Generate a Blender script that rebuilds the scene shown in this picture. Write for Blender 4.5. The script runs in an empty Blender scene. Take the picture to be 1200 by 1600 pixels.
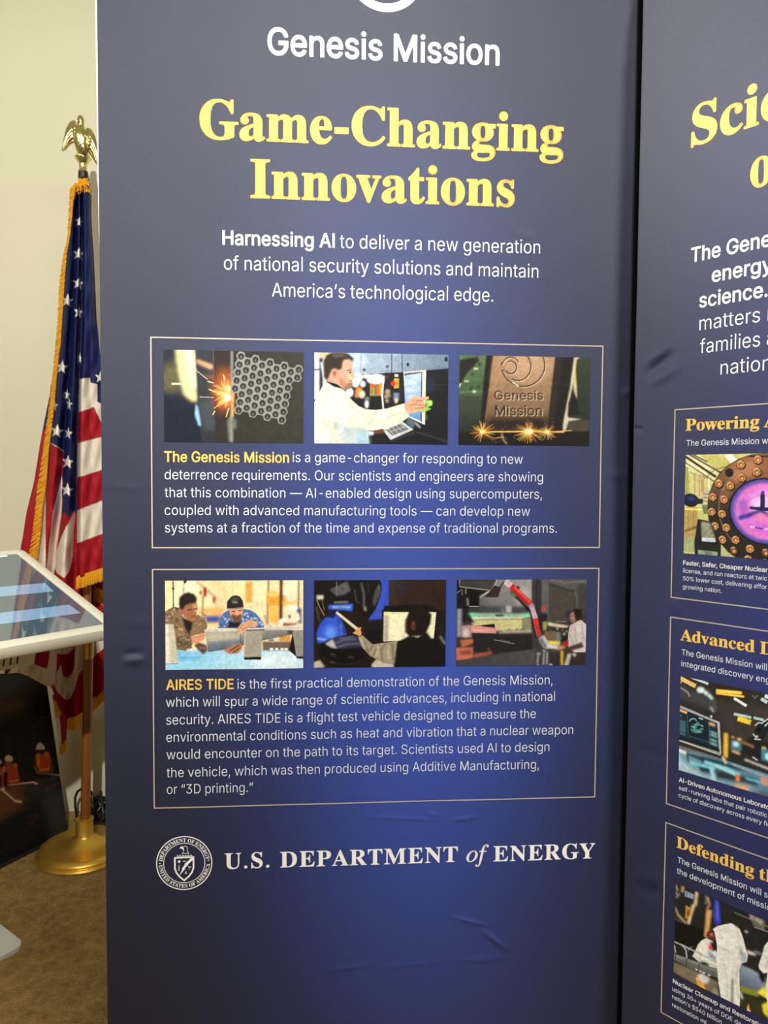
import bpy, math, random
import numpy as np
from mathutils import Vector, Matrix
from mathutils.geometry import delaunay_2d_cdt

SC = bpy.context.scene
COL = SC.collection
rng = np.random.default_rng(7)
random.seed(7)

# ---------------------------------------------------------------- camera
EYE = 1.30                                   # eye height above the carpet
FPX = 1150.0                                 # focal length in pixels of a 1200 x 1600 frame
PITCH, ROLL = 0.0434935, -0.0061131
_f = np.array([0, math.cos(PITCH), -math.sin(PITCH)])
_dn = np.array([0, -math.sin(PITCH), -math.cos(PITCH)])
_x = np.array([1., 0, 0])
CX = math.cos(ROLL) * _x + math.sin(ROLL) * _dn
CD = -math.sin(ROLL) * _x + math.cos(ROLL) * _dn
CF = _f
cam_d = bpy.data.cameras.new('camera')
cam_d.sensor_fit = 'HORIZONTAL'
cam_d.sensor_width = 36.0
cam_d.lens = 36.0 * FPX / 1200.0
cam_d.clip_start = 0.02
cam = bpy.data.objects.new('camera', cam_d)
COL.objects.link(cam)
R = Matrix((CX, -CD, -CF)).transposed()
cam.matrix_world = Matrix.Translation((0, 0, EYE)) @ R.to_4x4()
SC.camera = cam

# ---------------------------------------------------------------- light and exposure
SC.view_settings.view_transform = 'Standard'
SC.view_settings.look = 'None'
SC.view_settings.gamma = 1.0
SC.view_settings.exposure = 0.6
SC.view_settings.use_curve_mapping = False
world = bpy.data.worlds.new('world')
SC.world = world
world.use_nodes = True
world.node_tree.nodes['Background'].inputs[0].default_value = (1.0, .93, .82, 1)
world.node_tree.nodes['Background'].inputs[1].default_value = 0.12
try:
    SC.cycles.use_denoising = True
    SC.cycles.max_bounces = 6
    SC.cycles.caustics_reflective = False
except Exception:
    pass

def area(name, loc, aim, size, power, color, size_y=None):
    l = bpy.data.lights.new(name, 'AREA')
    l.energy = power
    l.color = color
    l.size = size
    if size_y:
        l.shape = 'RECTANGLE'
        l.size_y = size_y
    o = bpy.data.objects.new(name, l)
    o.location = loc
    o.rotation_euler = (Vector(aim) - Vector(loc)).to_track_quat('-Z', 'Y').to_euler()
    COL.objects.link(o)
    return o

WARM = (1.0, .965, .90)
def spot(name, loc, aim, power, color, cone, blend, soft):
    l = bpy.data.lights.new(name, 'SPOT')
    l.energy = power
    l.color = color
    l.spot_size = math.radians(cone)
    l.spot_blend = blend
    l.shadow_soft_size = soft
    o = bpy.data.objects.new(name, l)
    o.location = loc
    o.rotation_euler = (Vector(aim) - Vector(loc)).to_track_quat('-Z', 'Y').to_euler()
    COL.objects.link(o)
    return o
# a small track spot at the right: the angled panel throws its shadow strip beside the crease
spot('track_and_fill_spot', (2.345, -0.49, 2.9), (-.05, 1.4, .85), 272, (1.0, .985, .97), 50, .35, .014)
# another one aimed past the banner at the flag and the wall: the kiosk shades the lower flag and pole
spot('track_and_fill_spot', (-.10, -.85, 2.92), (-1.25, 2.75, 1.72), 290, (1.0, .985, .90), 62, .75, .03)
# added lamp far left, only to put sheen on the angled panel's upper part
spot('track_and_fill_spot', (-2.2, .2, 2.92), (.80, 1.10, 2.15), 520, (1.0, .985, .95), 24, .6, .25)
# added fill low at left: brightens the angled panel, grazes the frontal one
spot('track_and_fill_spot', (-3.2, .85, 2.6), (.74, 1.16, 1.1), 320, (1.0, .985, .97), 42, .5, .05)
area('ceiling_and_fill_light', (0.55, 0.05, 2.94), (0.55, 0.15, 0), .8, 25, WARM)
area('ceiling_and_fill_light', (-2.2, 0.2, 2.94), (-.9, 1.6, 1.4), .6, 16, WARM)  # general fill added high at the left, no fixture there

# ---------------------------------------------------------------- helpers
def lin(c):
    c = np.asarray(c, float) / 255.0
    return np.where(c <= .04045, c / 12.92, ((c + .055) / 1.055) ** 2.4)

def ray(px, py):
    """direction of the sight line through a photo pixel, scaled to one metre forward"""
    v = (px - 600) * CX + (py - 800) * CD + FPX * CF
    return v / v[1]

def at_depth(px, py, y):
    v = ray(px, py) * y
    return Vector((v[0], v[1], v[2] + EYE))

def on_floor(px, py, z=0.0):
    v = ray(px, py)
    s = (z - EYE) / v[2]
    return Vector((v[0] * s, v[1] * s, z))

def on_plane(px, py, o, n):
    v = ray(px, py)
    o = np.array(o, float) - np.array([0, 0, EYE])
    n = np.array(n, float)
    q = v * ((n @ o) / (n @ v))
    return Vector((q[0], q[1], q[2] + EYE))

def mat(name, col, rough=.6, metal=0., spec=.5, bump=None, vary=None, attr=None, sheen=0., coat=0.):
    """col in 0-255 sRGB; bump = (scale, strength, stretch); vary = (scale, amount)"""
    m = bpy.data.materials.new(name)
    m.use_nodes = True
    nt = m.node_tree
    b = nt.nodes['Principled BSDF']
    c = lin(col)
    b.inputs['Base Color'].default_value = (*c, 1)
    b.inputs['Roughness'].default_value = rough
    b.inputs['Metallic'].default_value = metal
    b.inputs['Specular IOR Level'].default_value = spec
    if sheen:
        b.inputs['Sheen Weight'].default_value = sheen
    if coat:
        b.inputs['Coat Weight'].default_value = coat
        b.inputs['Coat Roughness'].default_value = .1
    src = None
    if attr:
        a = nt.nodes.new('ShaderNodeVertexColor')
        a.layer_name = attr
        src = a.outputs['Color']
    if vary:
        tc = nt.nodes.new('ShaderNodeTexCoord')
        n = nt.nodes.new('ShaderNodeTexNoise')
        n.inputs['Scale'].default_value = vary[0]
        n.inputs['Detail'].default_value = 8
        n.inputs['Roughness'].default_value = .7
        nt.links.new(tc.outputs['Object'], n.inputs['Vector'])
        mr = nt.nodes.new('ShaderNodeMapRange')
        mr.inputs[1].default_value = .25
        mr.inputs[2].default_value = .75
        mr.inputs[3].default_value = 1 - vary[1]
        mr.inputs[4].default_value = 1 + vary[1]
        nt.links.new(n.outputs[0], mr.inputs[0])
        mx = nt.nodes.new('ShaderNodeMix')
        mx.data_type = 'RGBA'
        mx.blend_type = 'MULTIPLY'
        mx.inputs[0].default_value = 1
        if src:
            nt.links.new(src, mx.inputs[6])
        else:
            mx.inputs[6].default_value = (*c, 1)
        nt.links.new(mr.outputs[0], mx.inputs[7])
        src = mx.outputs[2]
    if src:
        nt.links.new(src, b.inputs['Base Color'])
    if bump:
        tc = nt.nodes.new('ShaderNodeTexCoord')
        mp = nt.nodes.new('ShaderNodeMapping')
        mp.inputs['Scale'].default_value = bump[2] if len(bump) > 2 else (1, 1, 1)
        n = nt.nodes.new('ShaderNodeTexNoise')
        n.inputs['Scale'].default_value = bump[0]
        n.inputs['Detail'].default_value = 6
        bp = nt.nodes.new('ShaderNodeBump')
        bp.inputs['Strength'].default_value = bump[1]
        bp.inputs['Distance'].default_value = .004
        nt.links.new(tc.outputs['Object'], mp.inputs[0])
        nt.links.new(mp.outputs[0], n.inputs['Vector'])
        nt.links.new(n.outputs[0], bp.inputs['Height'])
        nt.links.new(bp.outputs[0], b.inputs['Normal'])
    return m

def build(name, verts, faces, m, parent=None, smooth=False, cols=None):
    me = bpy.data.meshes.new(name)
    me.from_pydata([tuple(v) for v in verts], [], [tuple(f) for f in faces])
    if smooth:
        me.polygons.foreach_set('use_smooth', [True] * len(me.polygons))
    if cols is not None:
        a = me.color_attributes.new('print', 'FLOAT_COLOR', 'POINT')
        c = np.ones((len(verts), 4), np.float32)
        c[:, :3] = cols
        a.data.foreach_set('color', c.ravel())
    me.materials.append(m)
    me.update()
    o = bpy.data.objects.new(name, me)
    COL.objects.link(o)
    if parent:
        o.parent = parent
    return o

def empty(name, label, cat, loc=(0, 0, 0), rz=0., group=None):
    o = bpy.data.objects.new(name, None)
    o.empty_display_size = .05
    COL.objects.link(o)
    o.location = loc
    o.rotation_euler = (0, 0, rz)
    o['label'] = label
    o['category'] = cat
    if group:
        o['group'] = group
    return o

class MB:
    """collects shapes for one mesh"""
    def __init__(s):
        s.v, s.f = [], []
    def add(s, v, f):
        k = len(s.v)
        s.v += [Vector(p) for p in v]
        s.f += [tuple(i + k for i in q) for q in f]
        return s
    def box(s, x0, x1, y0, y1, z0, z1):
        v = [(x, y, z) for z in (z0, z1) for y in (y0, y1) for x in (x0, x1)]
        return s.add(v, [(0, 2, 3, 1), (4, 5, 7, 6), (0, 1, 5, 4), (2, 6, 7, 3), (0, 4, 6, 2), (1, 3, 7, 5)])
    def tube(s, pts, rad, n=10, cap=True):
        pts = [Vector(p) for p in pts]
        if not hasattr(rad, '__len__'):
            rad = [rad] * len(pts)
        v, f = [], []
        up = None
        for i, p in enumerate(pts):
            t = (pts[min(i + 1, len(pts) - 1)] - pts[max(i - 1, 0)]).normalized()
            if up is None:
                up = Vector((1, 0, 0)) if abs(t.x) < .9 else Vector((0, 1, 0))
            a = (up - t * up.dot(t)).normalized()
            up = a
            b = t.cross(a)
            for k in range(n):
                w = 2 * math.pi * k / n
                v.append(p + (a * math.cos(w) + b * math.sin(w)) * rad[i])
        for i in range(len(pts) - 1):
            for k in range(n):
                k2 = (k + 1) % n
                f.append((i * n + k, i * n + k2, (i + 1) * n + k2, (i + 1) * n + k))
        if cap:
            f.append(tuple(range(n))[::-1])
            f.append(tuple((len(pts) - 1) * n + k for k in range(n)))
        return s.add(v, f)
    def lathe(s, prof, base, axis=(0, 0, 1), n=40):
        base, t = Vector(base), Vector(axis).normalized()
        a = Vector((1, 0, 0))
        a = (a - t * a.dot(t)).normalized()
        b = t.cross(a)
        v, f = [], []
        for r, h in prof:
            for k in range(n):
                w = 2 * math.pi * k / n
                v.append(base + t * h + (a * math.cos(w) + b * math.sin(w)) * r)
        for i in range(len(prof) - 1):
            for k in range(n):
                k2 = (k + 1) % n
                f.append((i * n + k, i * n + k2, (i + 1) * n + k2, (i + 1) * n + k))
        f.append(tuple(range(n))[::-1])
        f.append(tuple((len(prof) - 1) * n + k for k in range(n)))
        return s.add(v, f)
    def ball(s, c, r, rx=1, ry=1, rz=1, n=14, M=None):
        c = Vector(c)
        v, f = [], []
        for i in range(n + 1):
            th = math.pi * i / n
            for k in range(2 * n):
                ph = math.pi * k / n
                q = Vector((r * rx * math.sin(th) * math.cos(ph), r * ry * math.sin(th) * math.sin(ph), r * rz * math.cos(th)))
                if M is not None:
                    q = M @ q
                v.append(c + q)
        for i in range(n):
            for k in range(2 * n):
                k2 = (k + 1) % (2 * n)
                f.append((i * 2 * n + k, (i + 1) * 2 * n + k, (i + 1) * 2 * n + k2, i * 2 * n + k2))
        return s.add(v, f)
    def prism(s, poly, depth_vec):
        """poly: list of 3-D points; extruded by depth_vec"""
        d = Vector(depth_vec)
        n = len(poly)
        v = [Vector(p) for p in poly] + [Vector(p) + d for p in poly]
        f = [tuple(range(n)), tuple(range(2 * n - 1, n - 1, -1))]
        f += [(i, i + n, (i + 1) % n + n, (i + 1) % n) for i in range(n)]
        return s.add(v, f)
    def build(s, name, m, parent=None, smooth=False, bevel=0., seg=2, M=None):
        vs = s.v if M is None else [M @ p for p in s.v]
        o = build(name, vs, s.f, m, parent, smooth)
        if bevel:
            md = o.modifiers.new('bevel', 'BEVEL')
            md.width = bevel
            md.segments = seg
            md.limit_method = 'ANGLE'
            md.harden_normals = False
        if smooth:
            md = o.modifiers.new('split', 'EDGE_SPLIT')
            md.split_angle = math.radians(40)
        return o

def grid_faces(nx, ny):
    i = np.arange(nx - 1)[None, :] + np.arange(ny - 1)[:, None] * nx
    i = i.ravel()
    return np.stack([i, i + 1, i + 1 + nx, i + nx], 1)
# ---------------------------------------------------------------- the room
M_wall = mat('wall_paint', (214, 208, 183), .85, spec=.2, bump=(60, .03), vary=(1.1, .02))
M_wall_up = mat('wall_paint_upper', (214, 211, 182), .85, spec=.2, vary=(1.5, .02))
M_ceil = mat('ceiling_paint', (225, 220, 205), .9, spec=.2)
M_base = mat('baseboard_vinyl', (70, 62, 50), .6)
WALL_Y = 2.82

def carpet():
    m = bpy.data.materials.new('carpet_fibre')
    m.use_nodes = True
    nt = m.node_tree
    b = nt.nodes['Principled BSDF']
    b.inputs['Roughness'].default_value = .95
    b.inputs['Specular IOR Level'].default_value = .1
    tc = nt.nodes.new('ShaderNodeTexCoord')
    n1 = nt.nodes.new('ShaderNodeTexNoise')
    n1.inputs['Scale'].default_value = 70
    n1.inputs['Detail'].default_value = 9
    n1.inputs['Roughness'].default_value = .75
    n2 = nt.nodes.new('ShaderNodeTexNoise')
    n2.inputs['Scale'].default_value = 260
    n2.inputs['Detail'].default_value = 4
    vo = nt.nodes.new('ShaderNodeTexVoronoi')
    vo.inputs['Scale'].default_value = 28
    for n in (n1, n2, vo):
        nt.links.new(tc.outputs['Object'], n.inputs['Vector'])
    r1 = nt.nodes.new('ShaderNodeValToRGB')
    e = r1.color_ramp.elements
    e[0].position, e[0].color = .34, (*lin((132, 106, 63)), 1)
    e[1].position, e[1].color = .68, (*lin((170, 140, 88)), 1)
    nt.links.new(n1.outputs[0], r1.inputs[0])
    mx = nt.nodes.new('ShaderNodeMix')
    mx.data_type = 'RGBA'
    mx.blend_type = 'OVERLAY'
    mx.inputs[0].default_value = .75
    nt.links.new(r1.outputs[0], mx.inputs[6])
    nt.links.new(n2.outputs[0], mx.inputs[7])
    mx2 = nt.nodes.new('ShaderNodeMix')
    mx2.data_type = 'RGBA'
    mx2.blend_type = 'SOFT_LIGHT'
    mx2.inputs[0].default_value = .35
    nt.links.new(mx.outputs[2], mx2.inputs[6])
    nt.links.new(vo.outputs[0], mx2.inputs[7])
    nt.links.new(mx2.outputs[2], b.inputs['Base Color'])
    bp = nt.nodes.new('ShaderNodeBump')
    bp.inputs['Strength'].default_value = .6
    bp.inputs['Distance'].default_value = .004
    nt.links.new(n2.outputs[0], bp.inputs['Height'])
    nt.links.new(bp.outputs[0], b.inputs['Normal'])
    return m

X0, X1, Y0 = -3.4, 4.2, -4.2
def struct(name, mb, m, bevel=0.):
    o = mb.build(name, m, bevel=bevel)
    o['kind'] = 'structure'
    return o
struct('floor', MB().box(X0 - .1, X1 + .1, Y0 - .1, WALL_Y + .1, -.06, 0), carpet())
struct('ceiling', MB().box(X0 - .1, X1 + .1, Y0 - .1, WALL_Y + .1, 3.32, 3.40), M_ceil)
_zj = at_depth(80, 287, WALL_Y).z                     # the joint across the wall above the flag
struct('wall_back', MB().box(X0, X1, WALL_Y, WALL_Y + .1, 0, _zj), M_wall)
struct('trim_1', MB().box(X0, X1, WALL_Y + .006, WALL_Y + .1, _zj, 3.32), M_wall_up)
struct('wall_left', MB().box(X0 - .1, X0, Y0, WALL_Y, 0, 3.32), M_wall)
struct('wall_right', MB().box(X1, X1 + .1, Y0, WALL_Y, 0, 3.32), M_wall)
struct('wall_front', MB().box(X0, X1, Y0 - .1, Y0, 0, 3.32), M_wall)
# ---------------------------------------------------------------- print helpers: lettering and printed pictures
def tri_fill(conts):
    """non-zero fill of closed outlines -> verts, triangles"""
    vs, es = [], []
    for c in conts:
        k = len(vs)
        vs += [Vector(p) for p in c]
        es += [(k + i, k + (i + 1) % len(c)) for i in range(len(c))]
    if not vs:
        return [], []
    v, _, f, _, _, _ = delaunay_2d_cdt(vs, es, [], 0, 1e-6)
    va = np.array([(p.x, p.y) for p in v])
    fa = np.array([list(t) for t in f])
    ce = va[fa].mean(1)
    wn = np.zeros(len(ce))
    for c in conts:
        p = np.array(c)
        q = np.roll(p, -1, 0)
        for a, b in zip(p, q):
            cr = (b[0] - a[0]) * (ce[:, 1] - a[1]) - (ce[:, 0] - a[0]) * (b[1] - a[1])
            wn += ((a[1] <= ce[:, 1]) & (b[1] > ce[:, 1]) & (cr > 0)) * 1.0
            wn -= ((a[1] > ce[:, 1]) & (b[1] <= ce[:, 1]) & (cr < 0)) * 1.0
    return va, fa[wn != 0]

_gc = {}
def glyph(font, ch, bold):
    """triangles of one letter; bold thickens its outline by that much"""
    key = (font, ch, bold)
    if key in _gc:
        return _gc[key]
    adv, conts = FONT[font][ch]
    if bold < 0:                                         # a lighter cut: draw every outline inward
        cc = []
        for c in conts:
            p = np.array(c)
            d1, d2 = p - np.roll(p, 1, 0), np.roll(p, -1, 0) - p
            d1 = d1 / (np.hypot(*d1.T)[:, None] + 1e-9)
            d2 = d2 / (np.hypot(*d2.T)[:, None] + 1e-9)
            n1, n2 = np.stack([d1[:, 1], -d1[:, 0]], 1), np.stack([d2[:, 1], -d2[:, 0]], 1)
            n = (n1 + n2) / np.maximum(1 + (n1 * n2).sum(1), .35)[:, None]
            cc.append([tuple(q) for q in p - n * bold])
        conts = cc
    va, fa = tri_fill(conts)
    va = np.array(va).reshape(-1, 2)
    fa = np.array(fa, int).reshape(-1, 3)
    if bold > 0:
        V, Fc = [va], [fa]
        k = len(va)
        for c in conts:
            p = np.array(c)
            q = np.roll(p, -1, 0)
            d = q - p
            L = np.hypot(d[:, 0], d[:, 1])[:, None]
            ok = L[:, 0] > 1e-6
            p, q, d, L = p[ok], q[ok], d[ok], L[ok]
            n = np.stack([-d[:, 1], d[:, 0]], 1) / L * bold
            m = len(p)
            V.append(np.concatenate([p + n, q + n, q - n, p - n]))
            i = np.arange(m) + k
            Fc += [np.stack([i, i + m, i + 2 * m], 1), np.stack([i, i + 2 * m, i + 3 * m], 1)]
            k += 4 * m
            # round the joints with small hexagons
            hx = np.array([(math.cos(a), math.sin(a)) for a in np.arange(6) * math.pi / 3]) * bold
            V.append((p[:, None, :] + hx[None]).reshape(-1, 2))
            for j in range(1, 5):
                b0 = np.arange(m) * 6 + k
                Fc.append(np.stack([b0, b0 + j, b0 + j + 1], 1))
            k += 6 * m
        va, fa = np.concatenate(V), np.concatenate(Fc)
    _gc[key] = (adv, va, fa)
    return _gc[key]

def line_width(font, text, bold, track):
    x = 0.
    lo, hi = None, 0.
    for ch in text:
        adv, va, fa = glyph(font, ch, bold)
        if len(va):
            if lo is None:
                lo = x + va[:, 0].min()
            hi = x + va[:, 0].max()
        x += adv + track
    return lo or 0., hi

def set_line(font, text, size, u0, u1, v, bold=0., track=0., prefix=None):
    """lay a line so that its ink runs from u0 to u1 (or its prefix does); returns 2-D verts, tris"""
    lo, hi = line_width(font, prefix or text, bold, track)
    sx = (u1 - u0) / (hi - lo)
    V, Fc, k, x = [], [], 0, 0.
    for ch in text:
        adv, va, fa = glyph(font, ch, bold)
        if len(va):
            V.append(np.stack([u0 + (x + va[:, 0] - lo) * sx, v + va[:, 1] * size], 1))
            Fc.append(fa + k)
            k += len(va)
        x += adv + track
    return np.concatenate(V), np.concatenate(Fc)

class Canvas:
    """a small painter: soft polygons, ellipses and strokes into an array of colours"""
    def __init__(s, w, h, fn, bg):
        # fn: drawing coordinates -> 0..1 across, 0..1 down
        s.w, s.h = w, h
        P = np.array([(0, 0), (1000, 0), (0, 1000), (1000, 1000)], float)
        Q = np.array([fn(*p) for p in P])
        A = np.c_[P, np.ones(4)]
        s.A = np.linalg.lstsq(A, Q, rcond=None)[0]
        s.sc = math.sqrt(abs(np.linalg.det(s.A[:2] * np.array([w, h])[None, :])))
        s.img = np.empty((h, w, 3))
        s.img[:] = lin(bg)
        s.rg = np.random.default_rng(3)
    def T(s, pts):
        p = np.atleast_2d(np.array(pts, float))
        return (np.c_[p, np.ones(len(p))] @ s.A) * np.array([s.w, s.h])
    def _mask(s, pts, blur):
        p = s.T(pts)
        b = blur * s.sc
        pad = int(b * 2.2 + 2)
        x0, x1 = max(0, int(p[:, 0].min()) - pad), min(s.w, int(p[:, 0].max()) + pad + 2)
        y0, y1 = max(0, int(p[:, 1].min()) - pad), min(s.h, int(p[:, 1].max()) + pad + 2)
        if x1 <= x0 or y1 <= y0:
            return None
        S = 3 if b < 2 else 1
        # pad outside the canvas so that blurs do not darken the border
        e = pad if b >= 1 else 0
        xs = x0 - e + (np.arange((x1 - x0 + 2 * e) * S) + .5) / S
        ys = y0 - e + (np.arange((y1 - y0 + 2 * e) * S) + .5) / S
        ins = np.zeros((len(ys), len(xs)), bool)
        q = np.roll(p, -1, 0)
        for a, c in zip(p, q):
            if a[1] == c[1]:
                continue
            r = (ys >= min(a[1], c[1])) & (ys < max(a[1], c[1]))
            xi = a[0] + (ys[r] - a[1]) * (c[0] - a[0]) / (c[1] - a[1])
            ins[r] ^= xs[None, :] < xi[:, None]
        m = ins.astype(float)
        m = m.reshape(len(ys) // S, S, len(xs) // S, S).mean((1, 3))
        if b >= .7:
            r = max(1, int(round(b * .75)))
            for _ in range(3):
                for ax in (0, 1):
                    pw = [(0, 0), (0, 0)]
                    pw[ax] = (r + 1, r)
                    c = np.cumsum(np.pad(m, pw), ax)
                    n = m.shape[ax]
                    m = (np.take(c, np.arange(n) + 2 * r + 1, ax) - np.take(c, np.arange(n), ax)) / (2 * r + 1)
        if e:
            m = m[e:-e, e:-e]
        return (slice(y0, y1), slice(x0, x1)), m
    def poly(s, pts, col, blur=0., a=1., to=None, axis=None, noise=0., nscale=1):
        r = s._mask(pts, blur)
        if r is None:
            return s
        sl, m = r
        c = lin(col)
        if to is not None:                       # a colour ramp along axis = (p0, p1)
            q = s.T(axis)
            d = q[1] - q[0]
            yy, xx = np.mgrid[sl]
            t = np.clip(((xx + .5 - q[0, 0]) * d[0] + (yy + .5 - q[0, 1]) * d[1]) / (d @ d), 0, 1)[..., None]
            c = c * (1 - t) + lin(to) * t
        if noise:
            h, w = m.shape
            k = max(1, int(nscale))
            n = s.rg.normal(0, 1, (h // k + 2, w // k + 2))
            n = np.kron(n, np.ones((k, k)))[:h, :w, None]
            c = np.clip(c * (1 + noise * n), 0, 1)
        m = m[..., None] * a
        s.img[sl] = s.img[sl] * (1 - m) + c * m
        return s
    def ell(s, x, y, rx, ry, col, blur=0., a=1., rot=0.):
        w = np.arange(28) * 2 * math.pi / 28
        cx, cy = rx * np.cos(w), ry * np.sin(w)
        k, q = math.cos(math.radians(rot)), math.sin(math.radians(rot))
        return s.poly(np.stack([x + cx * k - cy * q, y + cx * q + cy * k], 1), col, blur, a)
    def line(s, pts, wd, col, blur=0., a=1.):
        p = np.array(pts, float)
        n = len(p)
        if not hasattr(wd, '__len__'):
            wd = [wd] * n
        L, Rr = [], []
        for i in range(n):
            d = p[min(i + 1, n - 1)] - p[max(i - 1, 0)]
            d = d / (np.hypot(*d) + 1e-9)
            nn = np.array([-d[1], d[0]]) * wd[i] / 2
            L.append(p[i] + nn)
            Rr.append(p[i] - nn)
        return s.poly(L + Rr[::-1], col, blur, a)
    def ring(s, x, y, rx, ry, wd, col, blur=0., a=1., a0=0, a1=360):
        t = np.radians(np.linspace(a0, a1, 40))
        return s.line(np.stack([x + rx * np.cos(t), y + ry * np.sin(t)], 1), wd, col, blur, a)
    def rect(s, x0, y0, x1, y1, col, blur=0., a=1., **k):
        return s.poly([(x0, y0), (x1, y0), (x1, y1), (x0, y1)], col, blur, a, **k)
    def text(s, font, txt, x0, x1, y, cap, col, bold=0., slant=0.):
        V, Fc = set_line(font, txt, cap / .509, x0, x1, 0, bold)
        for t in Fc:
            q = V[t]
            s.poly([(a + b * slant, y - b) for a, b in q], col)
        return s
    def grain(s, amt):
        # uneven tone of a real photograph: three octaves of soft noise
        for k, a in ((18, .045), (7, .05), (3, .07)):
            n = s.rg.normal(0, 1, (s.h // k + 3, s.w // k + 3))
            yy, xx = np.arange(s.h) / k, np.arange(s.w) / k
            i, j = yy.astype(int), xx.astype(int)
            fy, fx = (yy - i)[:, None], (xx - j)[None]
            m = (n[i][:, j] * (1 - fy) + n[i + 1][:, j] * fy) * (1 - fx) + (n[i][:, j + 1] * (1 - fy) + n[i + 1][:, j + 1] * fy) * fx
            s.img = s.img * (1 + a * m[..., None])
        s.img = np.clip(s.img, 0, 1) ** 1.1
        s.img = np.clip(s.img * (1 + amt * s.rg.normal(0, 1, (s.h, s.w, 1))) + .0008 * s.rg.normal(0, 1, (s.h, s.w, 1)), 0, 1)
        return s
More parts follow.
